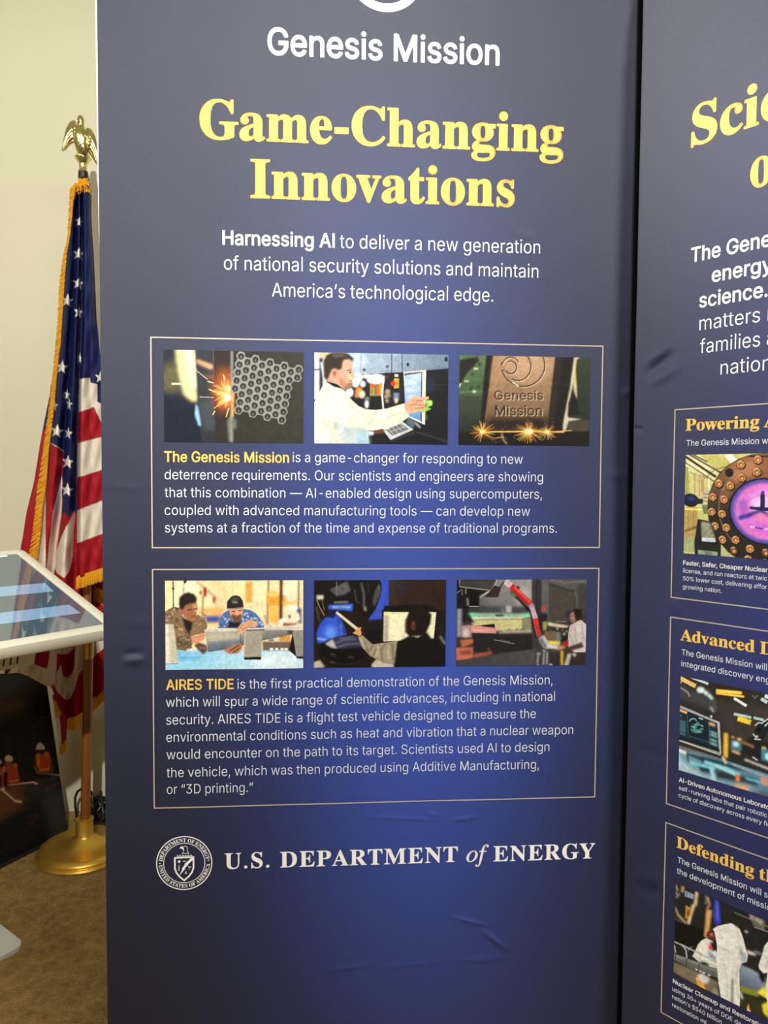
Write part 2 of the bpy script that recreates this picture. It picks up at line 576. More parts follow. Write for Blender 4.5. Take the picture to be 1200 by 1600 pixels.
# ---------------------------------------------------------------- lettering outlines (packed)
_AB = [chr(c) for c in range(35, 127) if chr(c) not in '\\"\'']
GLYPHS_SANS = r"""a+`).&9(r&;([&?(F&G(4&Q(#&`&s&p&i(&&c(<&a(T&c(i&g({&n)/&x)<(()F(6)O(D)V(T)](f)b(x)e)/)h)@)k)V)n)i)p)y)r*0)u*=)z*E*&*H*3*H*5*G*D*D*Q*?*^*4*l*#*w)r*|)c+#)R+$)@+#)1*|(~*w(m*n(_*b(S*T(L*F&l*W&v*n((+$(7+4(G+@(Z+J(n+Q)&+V);+Y)P+Z)_+Z)n+X)~+U*3+Q*C+K*R+B*a+8*m+**w*u+#*b+)*J++*/++&B*I&B*I&w*D&w*<&i*0&[*%&R)t&J)f&C)U&>)C&;!)8&p)N&r)b&v)s&~*%(,*2(8*;(E*B(T*F(c*H(s*H)L*B)H*7)D**)A)v)>)g);)V)9)=)6)/)4(|)1(o)-(^)#(O(t(G(e(D(Q(F(?(N(0(Z($(k&w(w&s)*&q
b,()t&:)_&;)K&?):&F)-&N(|&W(s&b(h&q(_&~(X&~(X&B&x&B&x,~(Z,~(Z*t(_*t(h+$(r+4(|+=),+F)9+O)J+U)^+Y)t+Z*7+X*S+P*n+C+)+0+<*u+L*Y+W*9+_)r+a)K+_)$+W(]+L(<+=&|+*&e*n&R*T&E*8&<!)k&r*%&t*:&z*K(**Z(8*g(I*q(^*x(t*|)1*})K*|)f*x)~*q*9*h*M*[*_*L*l*:*w*&*})k+#)T*})@*w)/*m(|*`(o*N(f*;(_*$(Z)g(Y)K(Z)0(_(s(f([(p(G(|(6)0())A&z)T&t
c+g)^&:)<&=(y&E(^&R(E&f(0&}&{(=&o(]&h)#&e)I&h)p&o*8&{*W(0*s(E+/(^+B(y+P)<+X)^+Z)q+Z*&+W*8+S*H+M*W+F*f+>*s+4+#+)+.*w+7*i+>*Y+D*I*d*:*_*H*V*U*M*b*B*l*5*t*%*z)q*~)^+#)F*})1*v(z*k(k*](_*J(T*6(N){(J)c(H)I(J)1(N(t(T(^(_(I(k(8(z(*)1&z)F&t)^&q)q&s*&&w*6&}*C(**N(4*X(A*`(N*e(^+E(N+?(>+8(.+/&{+$&n*t&c*g&W*X&N*I&G*9&A*(&=)q&;
d,()Q&:)3&<(r&E(W&R(A&e(.&|&z(<&n(]&g)$&e)K&g)r&n*9&z*Y(.*u(A+0(X+C(r+P)3+X)R+Z)i+Y)|+U*1+O*?+F*J+=*S+4*_+$*g*t*l*t*l,~+N,~+N&B*n&B*n&~*h&~*_&q*S&b*I&W*>&N*0&F){&?)h&;!)[&r)q&t**&z*;()*J(6*V(G*`([*g(s*k)0*m)K*k)g*g*$*a*;*V*N*J*`*;*m***w)r*})[+#)D*})0*w(z*l(k*_(_*M(T*9(N)~(J)f(H)K(J)1(N(t(U(^(_(I(k(8(z(*)0&z)D&t
e+o)c&:)?&=(z&E(^&R(D&f(0&}&{(=&o(]&h)#&e)I&g)o&o*6&z*V(/*r(C+.([+A(w+O):+X)[+Z)q+Y**+V*>+P*Q+H*d+=*t+/+(*y+5*f+?*N+G*4+L)r+M)P+M)7(3)7(3)l+,)l*k)X*i)q*e*,*_*A*T*R*I*b*;*o***x)r*})[+#)E*})2*x({*n(l*b(`*R(U*B(N*/(I)v(H)b(H)@(J)$(N(h(V(R(b(@(p(1)$($)7&x)L&s)c&q)r&r*$&t*2&x*C($*Q(1*^(@*g(Q+G(C+@(0+6&z+)&j*u&]*c&P*O&F*9&?)|&;
f*2)s+U)s*|&H*|&H+U!(9&B(9,0(:,D(?,V(H,g(S,t(a-#(p--)%-3)7-7)I-8)^-7)m-5)y-2*&-/)r,T)m,V)f,X)],Y)Q,Z)@,X)2,T)(,L(|,A(x,3(w+~(w&B
g,))^$`)B$b)*$e(o$k(Z$s(I$}(:%.(.%;&~%H&v%W(M%t(V%h(c%Z(q%N)(%D)7%?)I%<)^%;){%=*9%E*N%Q*_%c*i%{*l&<*l(,*g(,*_&{*S&l*I&c*>&Y*0&R){&L)h&H)Q&G)3&I(s&P(Y&^(B&n(/()&z(B&n(a&g)(&e)M&g)t&n*;&z*Y(/*u(B+0(X+C(s+P)4+X)R+Z)i+Y)|+U*1+O*?+G*K+>*T+4*`+$*i*t*n*t*n+U+N+U+N&9+L%u+E%Y+8%B+(%/*o${*W$o*=$g)|$b!)[&~)r($**(**<(3*J(?*V(O*a(b*h(w*l)4*m)O*l)j*h*%*a*<*W*O*K*`*<*m*+*w)r*})[+#)D*})1*w(z*m(k*_(_*N(U*:(N*$(J)i(H)O(J)5(N(y(U(d(_(P(l(@(z(4)1(*)E($
h+u(Z)r(Z&B&x&B&x,~(Z,~(Z*S(N*S(]*t(m+2)%+D)=+P)V+X)r+Z*0+Y*G+S*[+K*n+>*}+.+/*v+8*_+=*C+?*#+?&B*]&B*])z*Y*;*R*R*E*e*4*s)z*{)a*~)N*})>*y)/*r(|*i(q*^(g*O(`*>([*,
i)5&x&B&x+U(Z+U(Z&B!(<,;(+,>&y,G&o,T&l,d&o,t&y-%(+-/(<-2(L-/(Z-%(d,t(g,d(d,T(Z,G(L,>
j)5&x+U(Z+U(Z&#(X%i(T%T(N%B(D%2(8%$()$v&r$n&^$j&F$h&8$h&8%E&D%E&T%G&b%L&k%T&r%`&v%o&x&$!(;,;(+,>&x,G&o,T&l,d&o,t&x-%(+-/(;-2(L-/(Z-%(d,t(g,d(d,T(Z,G(L,>
k+W(V(r(V)c(b)c*P+U+B+U)F)U)?)U!&x&B&x,~(Z,~(Z&B!*Z&B(})H)M)t+N&B
l)8&{&B&{-G(]-G(]&B
m..&x&B&x+U(X+U(X*[(T*[(Z*o(c+$(m+4(y+@),+J):+R)I+X)Y+[)j+]*)+Y*@+Q*S+C*d+0*o*u*v*[*m*[*s*m*{*~+++1+8+>+F+H+W+Q+i+W+|+[,5+],J+[,_+V,r+N-(+C-7+4-C*}-L*h-Q*O-S*3-S&B,q&B,q*2,n*K,f*_,Y*n,H*x,6*~+~+#+m*~+^*{+P*u+E*m+;*c+3*V+.*I+**;+)*++)&B*F&B*F*8*D*L*=*^*1*l)}*w)k*})U+#)G*~)9*{),*u(z*m(p*c(g*U(`*F([*5(Z)}(Z&B
n+u(Z)r(Z&B&x&B&x+U(X+U(X*S(N*S(]*t(m+2)%+D)=+P)V+X)r+Z*0+Y*G+S*[+K*n+>*}+.+/*v+8*_+=*C+?*#+?&B*]&B*])z*Y*;*R*R*E*e*4*s)z*{)a*~)N*})>*y)/*r(|*i(q*^(g*O(`*>([*,
o+z)^&:)<&=(y&E(^&R(E&f(0&}&{(=&o(]&h)#&e)I&h)p&o*8&{*W(0*s(E+/(^+B(y+P)<+X)^+Z*$+X*C+P*`+B*x+/+1*s+A*W+M*8+U)p+W)I+U)#+M(]+A(=+1&}*x&f*`&R*C&E*$&=!)^&q)v&t*0&z*B(**Q(8*_(I*h(^*o(t*s)1*t)I*s)c*o){*h*6*_*J*Q*]*B*k*0*v)v*})^+#)F*})1*v(z*k(k*](_*J(T*6(N){(J)c(H)I(J)1(N(t(T(^(_(I(k(8(z(*)1&z)F&t
p,(&x$h&x+U(X+U(X*t(_*t(g+$(r+4(|+=),+F)9+O)J+U)^+Y)t+Z*7+X*S+P*n+C+)+0+<*u+L*Y+W*9+_)r+a)K+_)$+W(]+L(<+=&|+*&e*n&R*T&E*8&<)t&:)_&;)K&?);&F)-&N(|&W(s&b(h&q(_&~(Z&~(Z$h!)k&r*%&t*:&z*K(**Z(8*g(I*q(^*x(t*|)1*})K*|)f*x)~*q*9*h*M*[*_*L*l*:*w*&*})k+#)T*})@*w)/*m(|*`(o*N(f*;(_*$(Z)g(Y)K(Z)0(_(s(f([(p(G(|(6)0())A&z)T&t
q,(+N$h*l$h*l&~*g&~*_&q*S&b*I&W*>&N*0&F){&?)h&;)Q&:)3&<(r&E(W&R(A&e(.&|&z(<&n(]&g)$&e)K&g)r&n*9&z*Y(.*u(A+0(X+C(r+P)3+X)R+Z)i+Y)|+U*1+O*?+F*J+=*S+4*_+$*h*t*n*t*n+U+N+U!)[&r)q&t**&z*;()*J(6*V(G*`([*g(s*k)0*m)K*k)g*g*$*a*;*V*N*J*`*;*m***w)r*})[+#)D*})0*w(z*l(k*_(_*M(T*9(N)~(J)f(H)K(J)1(N(t(U(^(_(I(k(8(z(*)0&z)D&t
r*7&x&B&x+U(X+U(X*v([*v(e+-(r+<)%+I)9+S)M+Y)d+[)l+[)t+Z*&+Z*&*w)~*x)u*y)j*z)^*{)L*y)<*v)-*p({*g(p*](g*P(`*A([*2(Z)|(Z&B
s+G)D&:)+&;(n&?(X&E(E&N(4&Z(%&i&u&y&l(1&g(F(F(S(M(?(W(0(e(#(v&w).&r)C&p)]&r)r&x*((%*6(2*=(@*@(O*=(b*2(q*&(y)t)#)c))(~)8(_)B(D)N(0)_&})r&u*-&r*F&t*[&z*o()+%(7+5(G+B([+L(r+T)/+Y)I+Z)c+Y)y+U*2+N*C+E*R+:*`+-*j*y*s*i*y*V*@*I*:*W*2*e*&*q)s*z)a+$)I+&)4+$(|*{(l*r(`*f(W*X(U*I(X*6(e*&(q)z)%)t):)n)t)`*9)V*S)I*g)9*u)&*}(l+$(S*~(=*x()*m&r*_&b*M&T*8&H){&@)a&;
t)r)Z+U)Z*|&H*|&H+U!(),W(g,W(g(J(i(4(q($)#&x)8&u)?&u)G&v)P&w)X&y)d&D)Y&A)N&?)B&>)6&>(s&A(Y&I(D&W(5&l(,((()(E
u+u)D&=),&?(p&D([&M(I&Y(:&j(-&~(#(:&y(U&x(t&x+U(Z+U(Z(y(](^(e(F(r(3)(($)=&x)V&u)i&v)y&z*-(%*;(/*F(;*O(I*V(Y*[(m*])&*]+U+?+U+?&B*_&B*_(D*h(D*Z(#*I&f*5&S)y&G)`&?
v+`)1&B&S+U(<+U)3)));(m)B(V)I(?)O(()U&m)]&W)F&W)M&m)S(()Y(?)`(V)g(m)o))*f+U+M+U)q&B
w-^(s&B&Y+U(?+U(n)e(u)L(|)2)((r)/(S)6(3)=&l)3&l):(2)A(Q)H(p)N)1)U)K)])e*0+U*q+U+D)e+J)K+Q)1+X(q+_(R+f(3+m&l+b&l+j(3+q(R+x(p,#)1,+)K,2)e,a+U-G+U,-&B+J&B*t):*f)p*a*&*[*:*W*L*I+,*W+,*I*L*D*:*?*&*;)p*6)^*1)K*,):)U&B
x+U&W&B)9)i)9)9&`+U(L+U(|*g)-*S)8*B)A*1)J)|)T)l)^)])=)])G)l)P)|)X*1)b*B)m*S)x*g*N+U+:+U)`)7)`)e+@&B*S&B)v(=)j(O)`(a)V(q)M)%)D)5);)D)[)D)Q)5)I)%)@(q)8(a).(O(}(=(C&B
y+`&r$l($%F(/%E(@%B(P%C(_%H(k%R(s%](z%j)$%y)1&A&S+U(<+U)3)));(m)B(U)I(?)O(()U&m)]&W)F&W)L&m)R(()X(?)`(V)g(m)o))*f+U+M+U)Z%c)R%O)I%?)?%1)3%$)&$w(t$o(f$j(U$g(C$f(5$f()$h&y$j
z+V&m&B&m&q*2*u*2*x&s*x&s+U+&+U+&+$(g(#(g&{+-&{+-&B
A,a&R&B)W,~*H,~,O&B+f&B*S*c*L*x*D+4*<+N*3+m*(,6)w,_*),_)x,5)m+m)d+M)Z+3)S*w)M*c(=&B!(V(w(V)U+L)U+L(w
B,H(#&B(#,~*$,~*F,|*e,v*~,l+8,^+I,M+W,:+a,$+g+i+i+P+h+;+d+*+^*u+T*h+J*[+>*R+1*J*~*D*p*?*p*:+$*8+5*2+E*)+T)y+b)k+m)Y+v)F+{)/+}(q+{(W+u(@+k(++]&s+J&b+2&T*r&J*P&D*+&B!(f&|*)&|*M(#*j(++#(8+2(H+;([+=(r+<)&+8)7+0)F+&)S*u)`*g)i*U)p*A)t*,)v(f)v!(f*Q)}*Q*4*S*E*V*T*]*c*e*o*o*x*{+#+.+)+=+*+N+&+d*{+w*n,-*Z,:*B,A*#,D(f,D
C-#*?&;)z&=)[&C)?&M)#&[(g&m(P(&(>(@(.([&|({&s)A&m)f&k*2&m*Y&s*~&|+D(.+d(>,$(P,=(g,R)#,e)?,s)[,})z-(*?-**Y-(*r-$+.,y+D,q+Y,f+m,W+~,H,3,6,@+},K+h,S+O,Y+6+s+6+o+G+h+V+`+f+V+r+K+}+?,,+2,5+#,<*p,A*a,E*P,G*?,H)|,E)`,=)F,0)/+y(v+b(f+F(Y+%(R*[(O*2(R)d(Y)?(f(z(v(^)/(F)F(4)a(&)|&{*?&x*P&y*a&{*p(#+#()+2(0+?(9+K(B+V(N+`(Z+h(i+o(y+s).,Y).,S(p,K(X,@(C,3(/,#&x+m&i+Y&Z+E&O+/&G*r&@*Y&<
D,w)j&B(H&B(H&|)f&|*2(#*T(,*s(9+1(K+E(c+U(~+a)C+h)g+j*3+h*Z+a*~+U+C+F+_+2+u*u,,*W,9*6,A)l,D(E,D(E,~)p,~*9,|*Z,v*z,m+;,_+[,G+w,*,1+b,>+C,G*~,L*Y,N*3,L)h,G)C,>(~,1(`+|(D+i(,+R&s+9&b*w&S*W&J*4&D!(f,~(f&B(#&B(#,~
E+~(#&B(#,~+N,~+N,D(f,D(f*R+=*R+=)t(f)t(f&|+Q&|+Q&B
F+u(#&B(#,~+K,~+K,D(f,D(f*J+4*J+4)l(f)l(f&B
G-.*A&;){&=)[&C)>&M(~&[(f&n(P(((=(@(-(]&|({&r)A&m)f&k*2&m*Y&r*~&|+D(-+d(=,$(O,=(f,R(~,e)=,s)Y,})x-(*=-**W-(*q-#+.,y+E,o+Z,d+n,U,$,E,4,4,A+{,L+f,T+O,Z+7+s+7+m+G+f+U+^+d+T+q+J+|+>,++2,4+#,;*p,@*a,E*O,G*=,H){,E)`,=)E,0).+y(v+c(f+F(Y+%(R*[(O*2(R)d(Y)?(f(z(v(^)/(G)F(4)a(&)}&{*A&x*]&z*w($+3(/+G(=+X(N+g(d+r(|+x);+z)X,2)U*O)U*O*4,_*4,_)V,[).,R(e,C(C,/(%+q&i+S&U+2&G*i&>
H-+(#&B(#,~(f,~(f*U+c*U+c,~,I,~,I&B+c&B+c)w(f)w(f&B
I)J($&B($,~(h,~(h&B
J+g)G&;(x&@(R&M(3&d&|&z&o(9&g(W&d(z&d);(J);(J(z(L(^(T(E(c(2(t($).&x)G&u)`&x)u($*,(2*9(E*A(^*D(z*D,~+*,~+*(z+((W*{(9*n&z*Z&d*;&M)r&@
K,S(P(z(P)g(])v(i**(t*9)$*G)0*U)<*d)I*r)U+$)c+2+F,~,@,~)v*H)s*H!(#&B(#,~(f,~(f+((e)p(f)O(f&B!+N&B)J*7)s*j,A&B
L+d(#&B(#,~(f,~(f&|+C&|+C&B
M.B(%&B(%,~(w,~*p(V,i,~-_,~-_&B,{&B,{+[+1&B*S&B(e+[(e&B
N-1(#&B(#,~(q,~+1)E+:)7+E)$+M(r+U(c+_(S+g(B+p(1+y&z+p&y+n(0+m(B+l(T+k(g+j(w+j)++j)Q+j,~,O,~,O&B+^&B)X*V)P*d)H*r)?+$)6+4)-+E(}+W(T,D(`,F(c+Z(d+E(e+3(e*}(f*h(f*W(f&B
O-;*?&;)z&=)[&C)?&M)#&[(g&m(Q(&(>(@(.([&|({&s)A&m)f&k*2&m*Y&s*~&|+D(.+d(>,$(Q,=(g,R)#,e)?,s)[,})z-(*?-**`-(*~,}+?,s+Z,e+s,R,-,=,@,$,P+d,^+D,g*~,l*Y,n*2,l)f,g)A,^({,P([,@(@,-(&+s&m+Z&[+?&M*~&C*`&=!*?&x*]&z*y(&+7(4+N(F+c(]+s(y,#)>,,)d,.*2,,*[,#+%+s+G+c+c+N+z+7,1*y,>*],E*?,H)|,E)a,=)F,1)/+z(w+c(f+F(Y+%(R*[(O*2(R)d(Y)>(f(y(w(^)/(F)F(4)a(&)|&z
P,=(#&B(#,~)z,~*D,{*f,t+%,h+>,W+Q,D+a,.+k+o+r+S+t+6+r*s+k*W+a*=+Q*&+>)n+%)^*f)Q*D)J)z)H(U)H(U*%)x*%*5*(*K*,*^*4*m*>*y*K+&*Z+-*k+1*}+2+6+1+I+-+[+&+m*y+{*m,,*^,7*K,>*5,C)w,D(f,D(f&B
Q-;*))-*n)-+K(=+Z(),T%m+l%m+4&^+$&q!*?&;)z&=)[&C)?&M)#&[(g&m(Q(&(>(@(.([&|({&s)A&m)f&k*2&m*Y&s*~&|+D(.+d(>,$(Q,=(g,R)#,e)?,s)[,})z-(*?-**`-(*~,}+?,s+Z,e+s,R,-,=,@,$,P+d,^+D,g*~,l*Y,n*2,l)f,g)A,^({,P([,@(@,-(&+s&m+Z&[+?&M*~&C*`&=!*?&x*]&z*y(&+7(4+N(F+c(]+s(y,#)>,,)d,.*2,,*[,#+%+s+G+c+c+N+z+7,1*y,>*],E*?,H)|,E)a,=)F,1)/+z(w+c(f+F(Y+%(R*[(O*2(R)d(Y)>(f(y(w(^)/(F)F(4)a(&)|&z
R,A(#&B(#,~){,~*E,{*f,u+&,j+>,Y+R,G+a,1+l+s+r+W+t+:+r*x+l*]+a*C+R*.+>)w+&)h*f)]*E)V){)T(H)T(H*3)y*3*6*4*L*8*_*?*n*H*z*S+(*a+.*q+2+&+3+:+2+M+.+`+(+p*z+~*n,.*_,8*K,>*6,C)x,D(f,D(f&B!+;&B)u)t*d)t,,&B
S,?)o&9)J&;)*&A(i&K(N&Y(9&k(((#&v(;&m(U&i(r(P(r(T(_(Z(N(d(@(q(4)#(*)4&~)G&x)Z&u)o&t**&u*?&y*R(#*d(-*r(7*~(D+,(R+2(c+4(t+2)(+.)6+%)A*w)K*k)S*])[*L)b*;)h*))m)F)~(z*1(X*A(>*U(+*n&{+/&w+N&y+k(%,)(3,@(D,T(Y,e(s,s)3,})Q-()r-**7-(*U,}*q,s+.,e+B,T+S,A+a,++i+n+l+T+++T+%+m*u,$*c,5*L,A*2,H)p,K)Z,I)G,F)5,@)%,8(t,.(j+}(b+p(^+b([+R(^+A(c+3(l+((w*y))*p)7*i)F*c)T*^)c*Y*<*K*K*G*[*B*m*<*}*4+2*,+A)}+N)q+Z)d+f)T+m)B+r)/+s(t+q(X+j(?+]((+L&n+7&[*x&M*Z&B*9&;
T,A&c,D&c,~+|,~+|,D*5,D*5&B)O&B)O,D
U-+*7&:)k&<)H&D)(&Q(g&d(O&z(=(8(/(T(&(u(#);(#,~(e,~(e)@(g))(m(n(v(Y)&(G)7(8)I(,)_&~)w&x*7&w*Q&x*j&~+$(,+7(8+F(G+S(Y+[(n+b))+d)@+d,~,I,~,I);,F(u,>(T,1(8+y&z+b&d+E&Q+%&D*^&<
V,a)Z&B&R,~(<,~)N)])U)I)^)2)f(r)p(R){(/*,&b)z&b*+(/*5(S*?(s*H)3*O)I*V)]+f,~,O,~*J&B
W.{))&B&R,~(:,~)1)R)5)A):)0)=(z)A(i)E(W)I(F)L(4)P&})S&k)K&k)O&})R(4)V(F)Y(W)^(i)b(z)f)0)k)A)o)R*g,~+V,~,N)R,R)A,V)0,Z(z,_(i,c(W,g(F,k(4,o&},r&k,i&k,m&},p(4,t(F,x(W,{(i-#(z-1)R.&,~.k,~-8&B,G&B+J*x+D+3+?+J+9+b+4+|+/,=+*,[+8,[+3,>+.,#+)+f+#+M*y+5*s*x)u&B
X,Z&T&B)h*P)h){&`,~(P,~)@+k)J+])R+O)Z+C)e+3)n*~)u*s){*f*&*X)w*X)~*f***r*0*~*9+3*D+C*L+O*T+]*_+k+P,~,>,~*7)~*7*S,H&B+X&B*X(j*O(w*G)(*@)3*7)B*.)Q*()])|)i)u)v*()v)z)d)p)R)g)C)])4)U)))M(x)D(j(C&B
Y,X)Y&B)Y)_&R,~(C,~)N+2)Y*|)d*j)m*X)v*F*#*2*.)u)o)u)x*2*%*G*/*Y*8*k*B*|*L+2+W,~,G,~*@)_*@&B
Z,6&m&B&m&q*E+[*P+k*[+z*g,/*s,>*~,M+/,]+6,F*|,E*g,E*Q,D*=,D*(,D)n,D&k,D&k,~+h,~+h,N)7(j)+(Y({(I(o(9(c()(V&t(I&d(B&y(W&z(l&{)%&|);&|)O&|)e&|+j&|+j&B
0,E)r&;)M&?),&I(k&Z(Q&s(=(5(-(Y(#(y&x)@&t)e&s*2&t*Z&x+#(#+F(-+f(=,/(R,M(k,e)-,w)M-%)r-**:-%*[,w*x,e+6,M+J,/+Z+f+d+F+k+#+o*Z+p*2+o)e+k)@+d(y+Z(Y+J(5+6&s*x&Z*[&I*;&?!)r&u*.&w*C(#*V(2*g(D*u(]+#(y+,)>+0)d+2*2+0*[+,+%+#+G*u+d*g+{*V,3*C,A*.,I)r,L)Y,I)D,A)1,3(|+{(o+d(d+G([+%(W*[(U*2(W)d([)>(d(y(o(](|(D)1(2)D(#)Y&w
1,E(4&B(4&z+b&z+b&B!*H,~*H&B)c&B)c,@)`,@(>+@(>,+)T,~
2,E((&B((&r)y)t*0*,*@*>*N*N*Z*_*d*m*l*|*q+/*t+>*u+M*t+`*p+p*i+~*_,/*S,9*E,A*6,G*$,J)o,L)[,J)J,F):,?)-,6(},+(t+x(m+i(i+W(h+D(*+D(,+b(3+}(>,:(N,P(b,c(x,q)6,|)R-&)p-**2-&*M,|*g,r*},c+4,Q+C,=+N,&+U+i+W+N+V+<+S+*+M*s+E*`+9*L+**7*r)z*Z)`*?)B)&(#)&&|+`&|+`&B
3,E)i&;)J&=)-&C(n&L(T&X(@&i(.&|&|(7&s(P&o(m(U(m(X([(_(L(g(?(r(4)#(*)3&~)D&y)V&v)j&u)~&v*6&z*G($*W(-*e(8*p(E*x(T*}(f*~(z*})1*x)B*q)R*g)b*X)n*G)y*2*$)t**)W*,)+*,)+*`*T,@*T,D(.,D(.,~+N,~+N,M)b*J)b*U*+*V*K*R*i*H+&*:+<*(+M)m+Y)T+b);+d(z+a(]+Y(B+L(*+<&p+&&^*j&N*M&D*/&=
4,E&k(Q&k),*+,~*l,~(U)4(U)1+x)1+x(Q!*N&B*N(b*N({*N*s+1*s+1&B
5,E)l&;)N&=)3&C(u&M(_&[(K&l(;(#(/(:(&(Q(#(k(c(k(f([(k(N(s(A(}(6).(,);(#)J&y)Z&v)l&u*$&v*7&{*H((*W(3*e(A*o(P*w(c*{(v*})0*{)E*v)Y*o)l*d)|*V*/*G*:*5*B)}*G)i*I)W*H)F*E)5*@)%*:(t*3(i**(+*1(H,~+H,~+H,D)$,D(o*b(q*b(}*l)0*s)@*z)P+#)c+&)t+(*0+%*F*}*Z*v*n*l+#*`+3*Q+@*A+L*/+U)v+])a+a)I+b)1+_(m+W(N+K(4+:&w+%&c*j&Q*N&E*1&>
6,E)q&;)R&>)6&E(w&Q(`&b(L&v(<(2(1(M(*(k(()0())I(/)c(8)~(E*@(X*c(r+.*0,~*w,~)$*9(z*9)(*G)3*T)A*`)R*h)e*m)z*o*=*m*W*f*q*[++*L+=*:+L*#+V)f+^)I+`)++^(h+U(J+J(1+:&u+&&a*k&P*P&E*5&>!)q&s*)&u*;&z*K(&*Y(1*e(>*o(M*w(`*{(r*|)+*{)@*w)R*o)d*e)s*Y*$*K*/*;*7*)*<)q*=)^*<)L*7)<*0).*$(})t(s)e(l)S(g)A(f),(g(s(l(`(s(N(}(>).(1)<(&)L&z)^&u
7,E(I&B*x,@*x,D(%,D(%,~+b,~+b,A)3&B
8,E)q&;)O&=)1&C(q&M(W&[(C&m(2(%(%(<&y(U&w(p&x)*&})>())Q(3)c(?)s(M*$(^*0(o*8)&*=)&*?(j*H(U*U(E*i(8+#(1+<(.+V(1+p(7,-(B,B(R,U(e,f({,s)8,})S-()q-**3-(*N,}*g,s*},f+4,U+C,B+O,-+U+p+X+V+U+<+N+#+A*i+1*U*x*H*a*?*a*=*t*8+)*0+9*$+G)s+S)c+^)Q+f)>+j)*+l(p+i(U+b(<+T(%+D&m+/&[*r&M*U&C*7&=!)q&t*,&u*?&y*Q(#*a(-*n(7*x(C+$(R+)(b++(t+))++#);*w)K*m)X*_)d*O)n*=)u*+)y)q)z)])y)I)u)7)n)()d(u)X(k)K(c);(^)+([(t(^(b(b(R(j(C(t(7)%(-)5(#)G&y)[&u!)q*V*(*W*8*Z*F*a*S*i*_*s*h+#*o+2*s+A*t+R*s+c*o+r*i,#*`,0*T,:*G,A*8,G*(,K)q,L)_,K)N,G)?,A)2,:)&,0(z,#(s+r(o+c(n+R(o+A(s+2(z+#)(*s)3*i)@*a)O*Z)`*W
9,E)q-**4-&*Q,{*k,o+&,_+:,J+J,2+V+s+^+T+`+5+^*w+X*]+O*B+A*#+.)^*p)6)V&B(k&B*b*,*h*,*`)y*S)l*E)a*5)X)})R)i)Q)J)S)/)Y(r)e(])t(J*+(;*A(0*Z(**v((+:(*+X(1+v(=,4(M,K(a,`(x,o)6,{)R-&!)q,L)^,K)L,F)<,>).,3(},&(s+r(l+a(h+N(f+:(h+$(l*n(s*[(}*L).*@)<*5)L*.)^*))q*&*)*)*;*-*K*5*Y*?*f*L*o*[*w*m*{+#*|+8*{+M*w+a*o+r*f,%*Y,3*K,>*;,F*),K
.)J(G&>(6&A(&&K&x&Z&u&l&x&~(&(1(6(;(G(?(Y(;(i(1(s&~(v&l(s&Z(i&K(Y&A
,)J&i%$(,(/(r(/(<%$
-,E++*(++)J(Z)J(Z*(
—/-/-*(/-)J&B)J&B*(
')](6*s(.,~(q,~(i*s
’)?&w*s(:,~)$,~(J*s
“*a&w*s(P,~)$,~(b*s!)=*s)s,~*F,~*(*s
”*a&w*s(:,~)$,~(J*s!)=*s)[,~*F,~)m*s
%.q)=*O))*P(r*U(b*^(S*i(G*u(>+)(8+9(4+K(3+_(3+w(4,/(8,@(?,P(H,`(S,m(b,x(r-$))-))=-+)R-))e-$)u,x*(,m*3,`*<,P*B,@*F,/*H+w*H+_*F+K*B+9*<+)*3*u*(*i)u*^)e*U)R*P!)=*|)M*~)Y+))c+4)i+@)m+N)n+_)n+w)m,,)j,9)d,F)Z,P)M,V)=,Y).,V(},P(s,F(m,9(i,,(h+w(h+_(i+N(m+@(s+4(|+)).*~!,v&8,b&:,N&?,>&G,0&Q,$&_+w&n+q&~+m(5+k(G+k(a+m(s+q)*+w):,$)I,1)V,?)a,O)i,b)n,v)p-0)n-B)i-R)a-a)V-l)I-u):-{)*.#(s.$(a.$(G.#(5-{&~-t&n-k&_-`&Q-Q&G-B&?-/&:!,v&f-+&h-7&n-@&x-F(*-J(8-K(G-K(a-J(p-F(~-@)0-7):-+)@,v)B,g)@,Y):,P)0,J(~,F(p,E(a,E(G,F(8,J(*,P&x,Y&n,f&h!(m&B,c,~-B,~)M&B
$,?)X%R)X-n*(-n*(%R!)o&9)J&;)*&A(i&K(N&Y(9&k(((#&v(;&m(U&i(r(P(r(T(_(Z(N(d(@(q(4)#(*)4&~)G&x)Z&u)o&t**&u*?&y*R(#*d(-*r(7*~(D+,(R+2(c+4(t+2)(+.)6+%)A*w)K*k)S*])[*L)b*;)h*))m)F)~(z*1(X*A(>*U(+*n&{+/&w+N&y+k(%,)(3,@(D,T(Y,e(s,s)3,})Q-()r-**7-(*U,}*q,s+.,e+B,T+S,A+a,++i+n+l+T+++T+%+m*u,$*c,5*L,A*2,H)p,K)Z,I)G,F)5,@)%,8(t,.(j+}(b+p(^+b([+R(^+A(c+3(l+((w*y))*p)7*i)F*c)T*^)c*Y*<*K*K*G*[*B*m*<*}*4+2*,+A)}+N)q+Z)d+f)T+m)B+r)/+s(t+q(X+j(?+]((+L&n+7&[*x&M*Z&B*9&;
+,E)T&e)T+F*3+F*3&e!($):($)q+b)q+b):
 )J"""
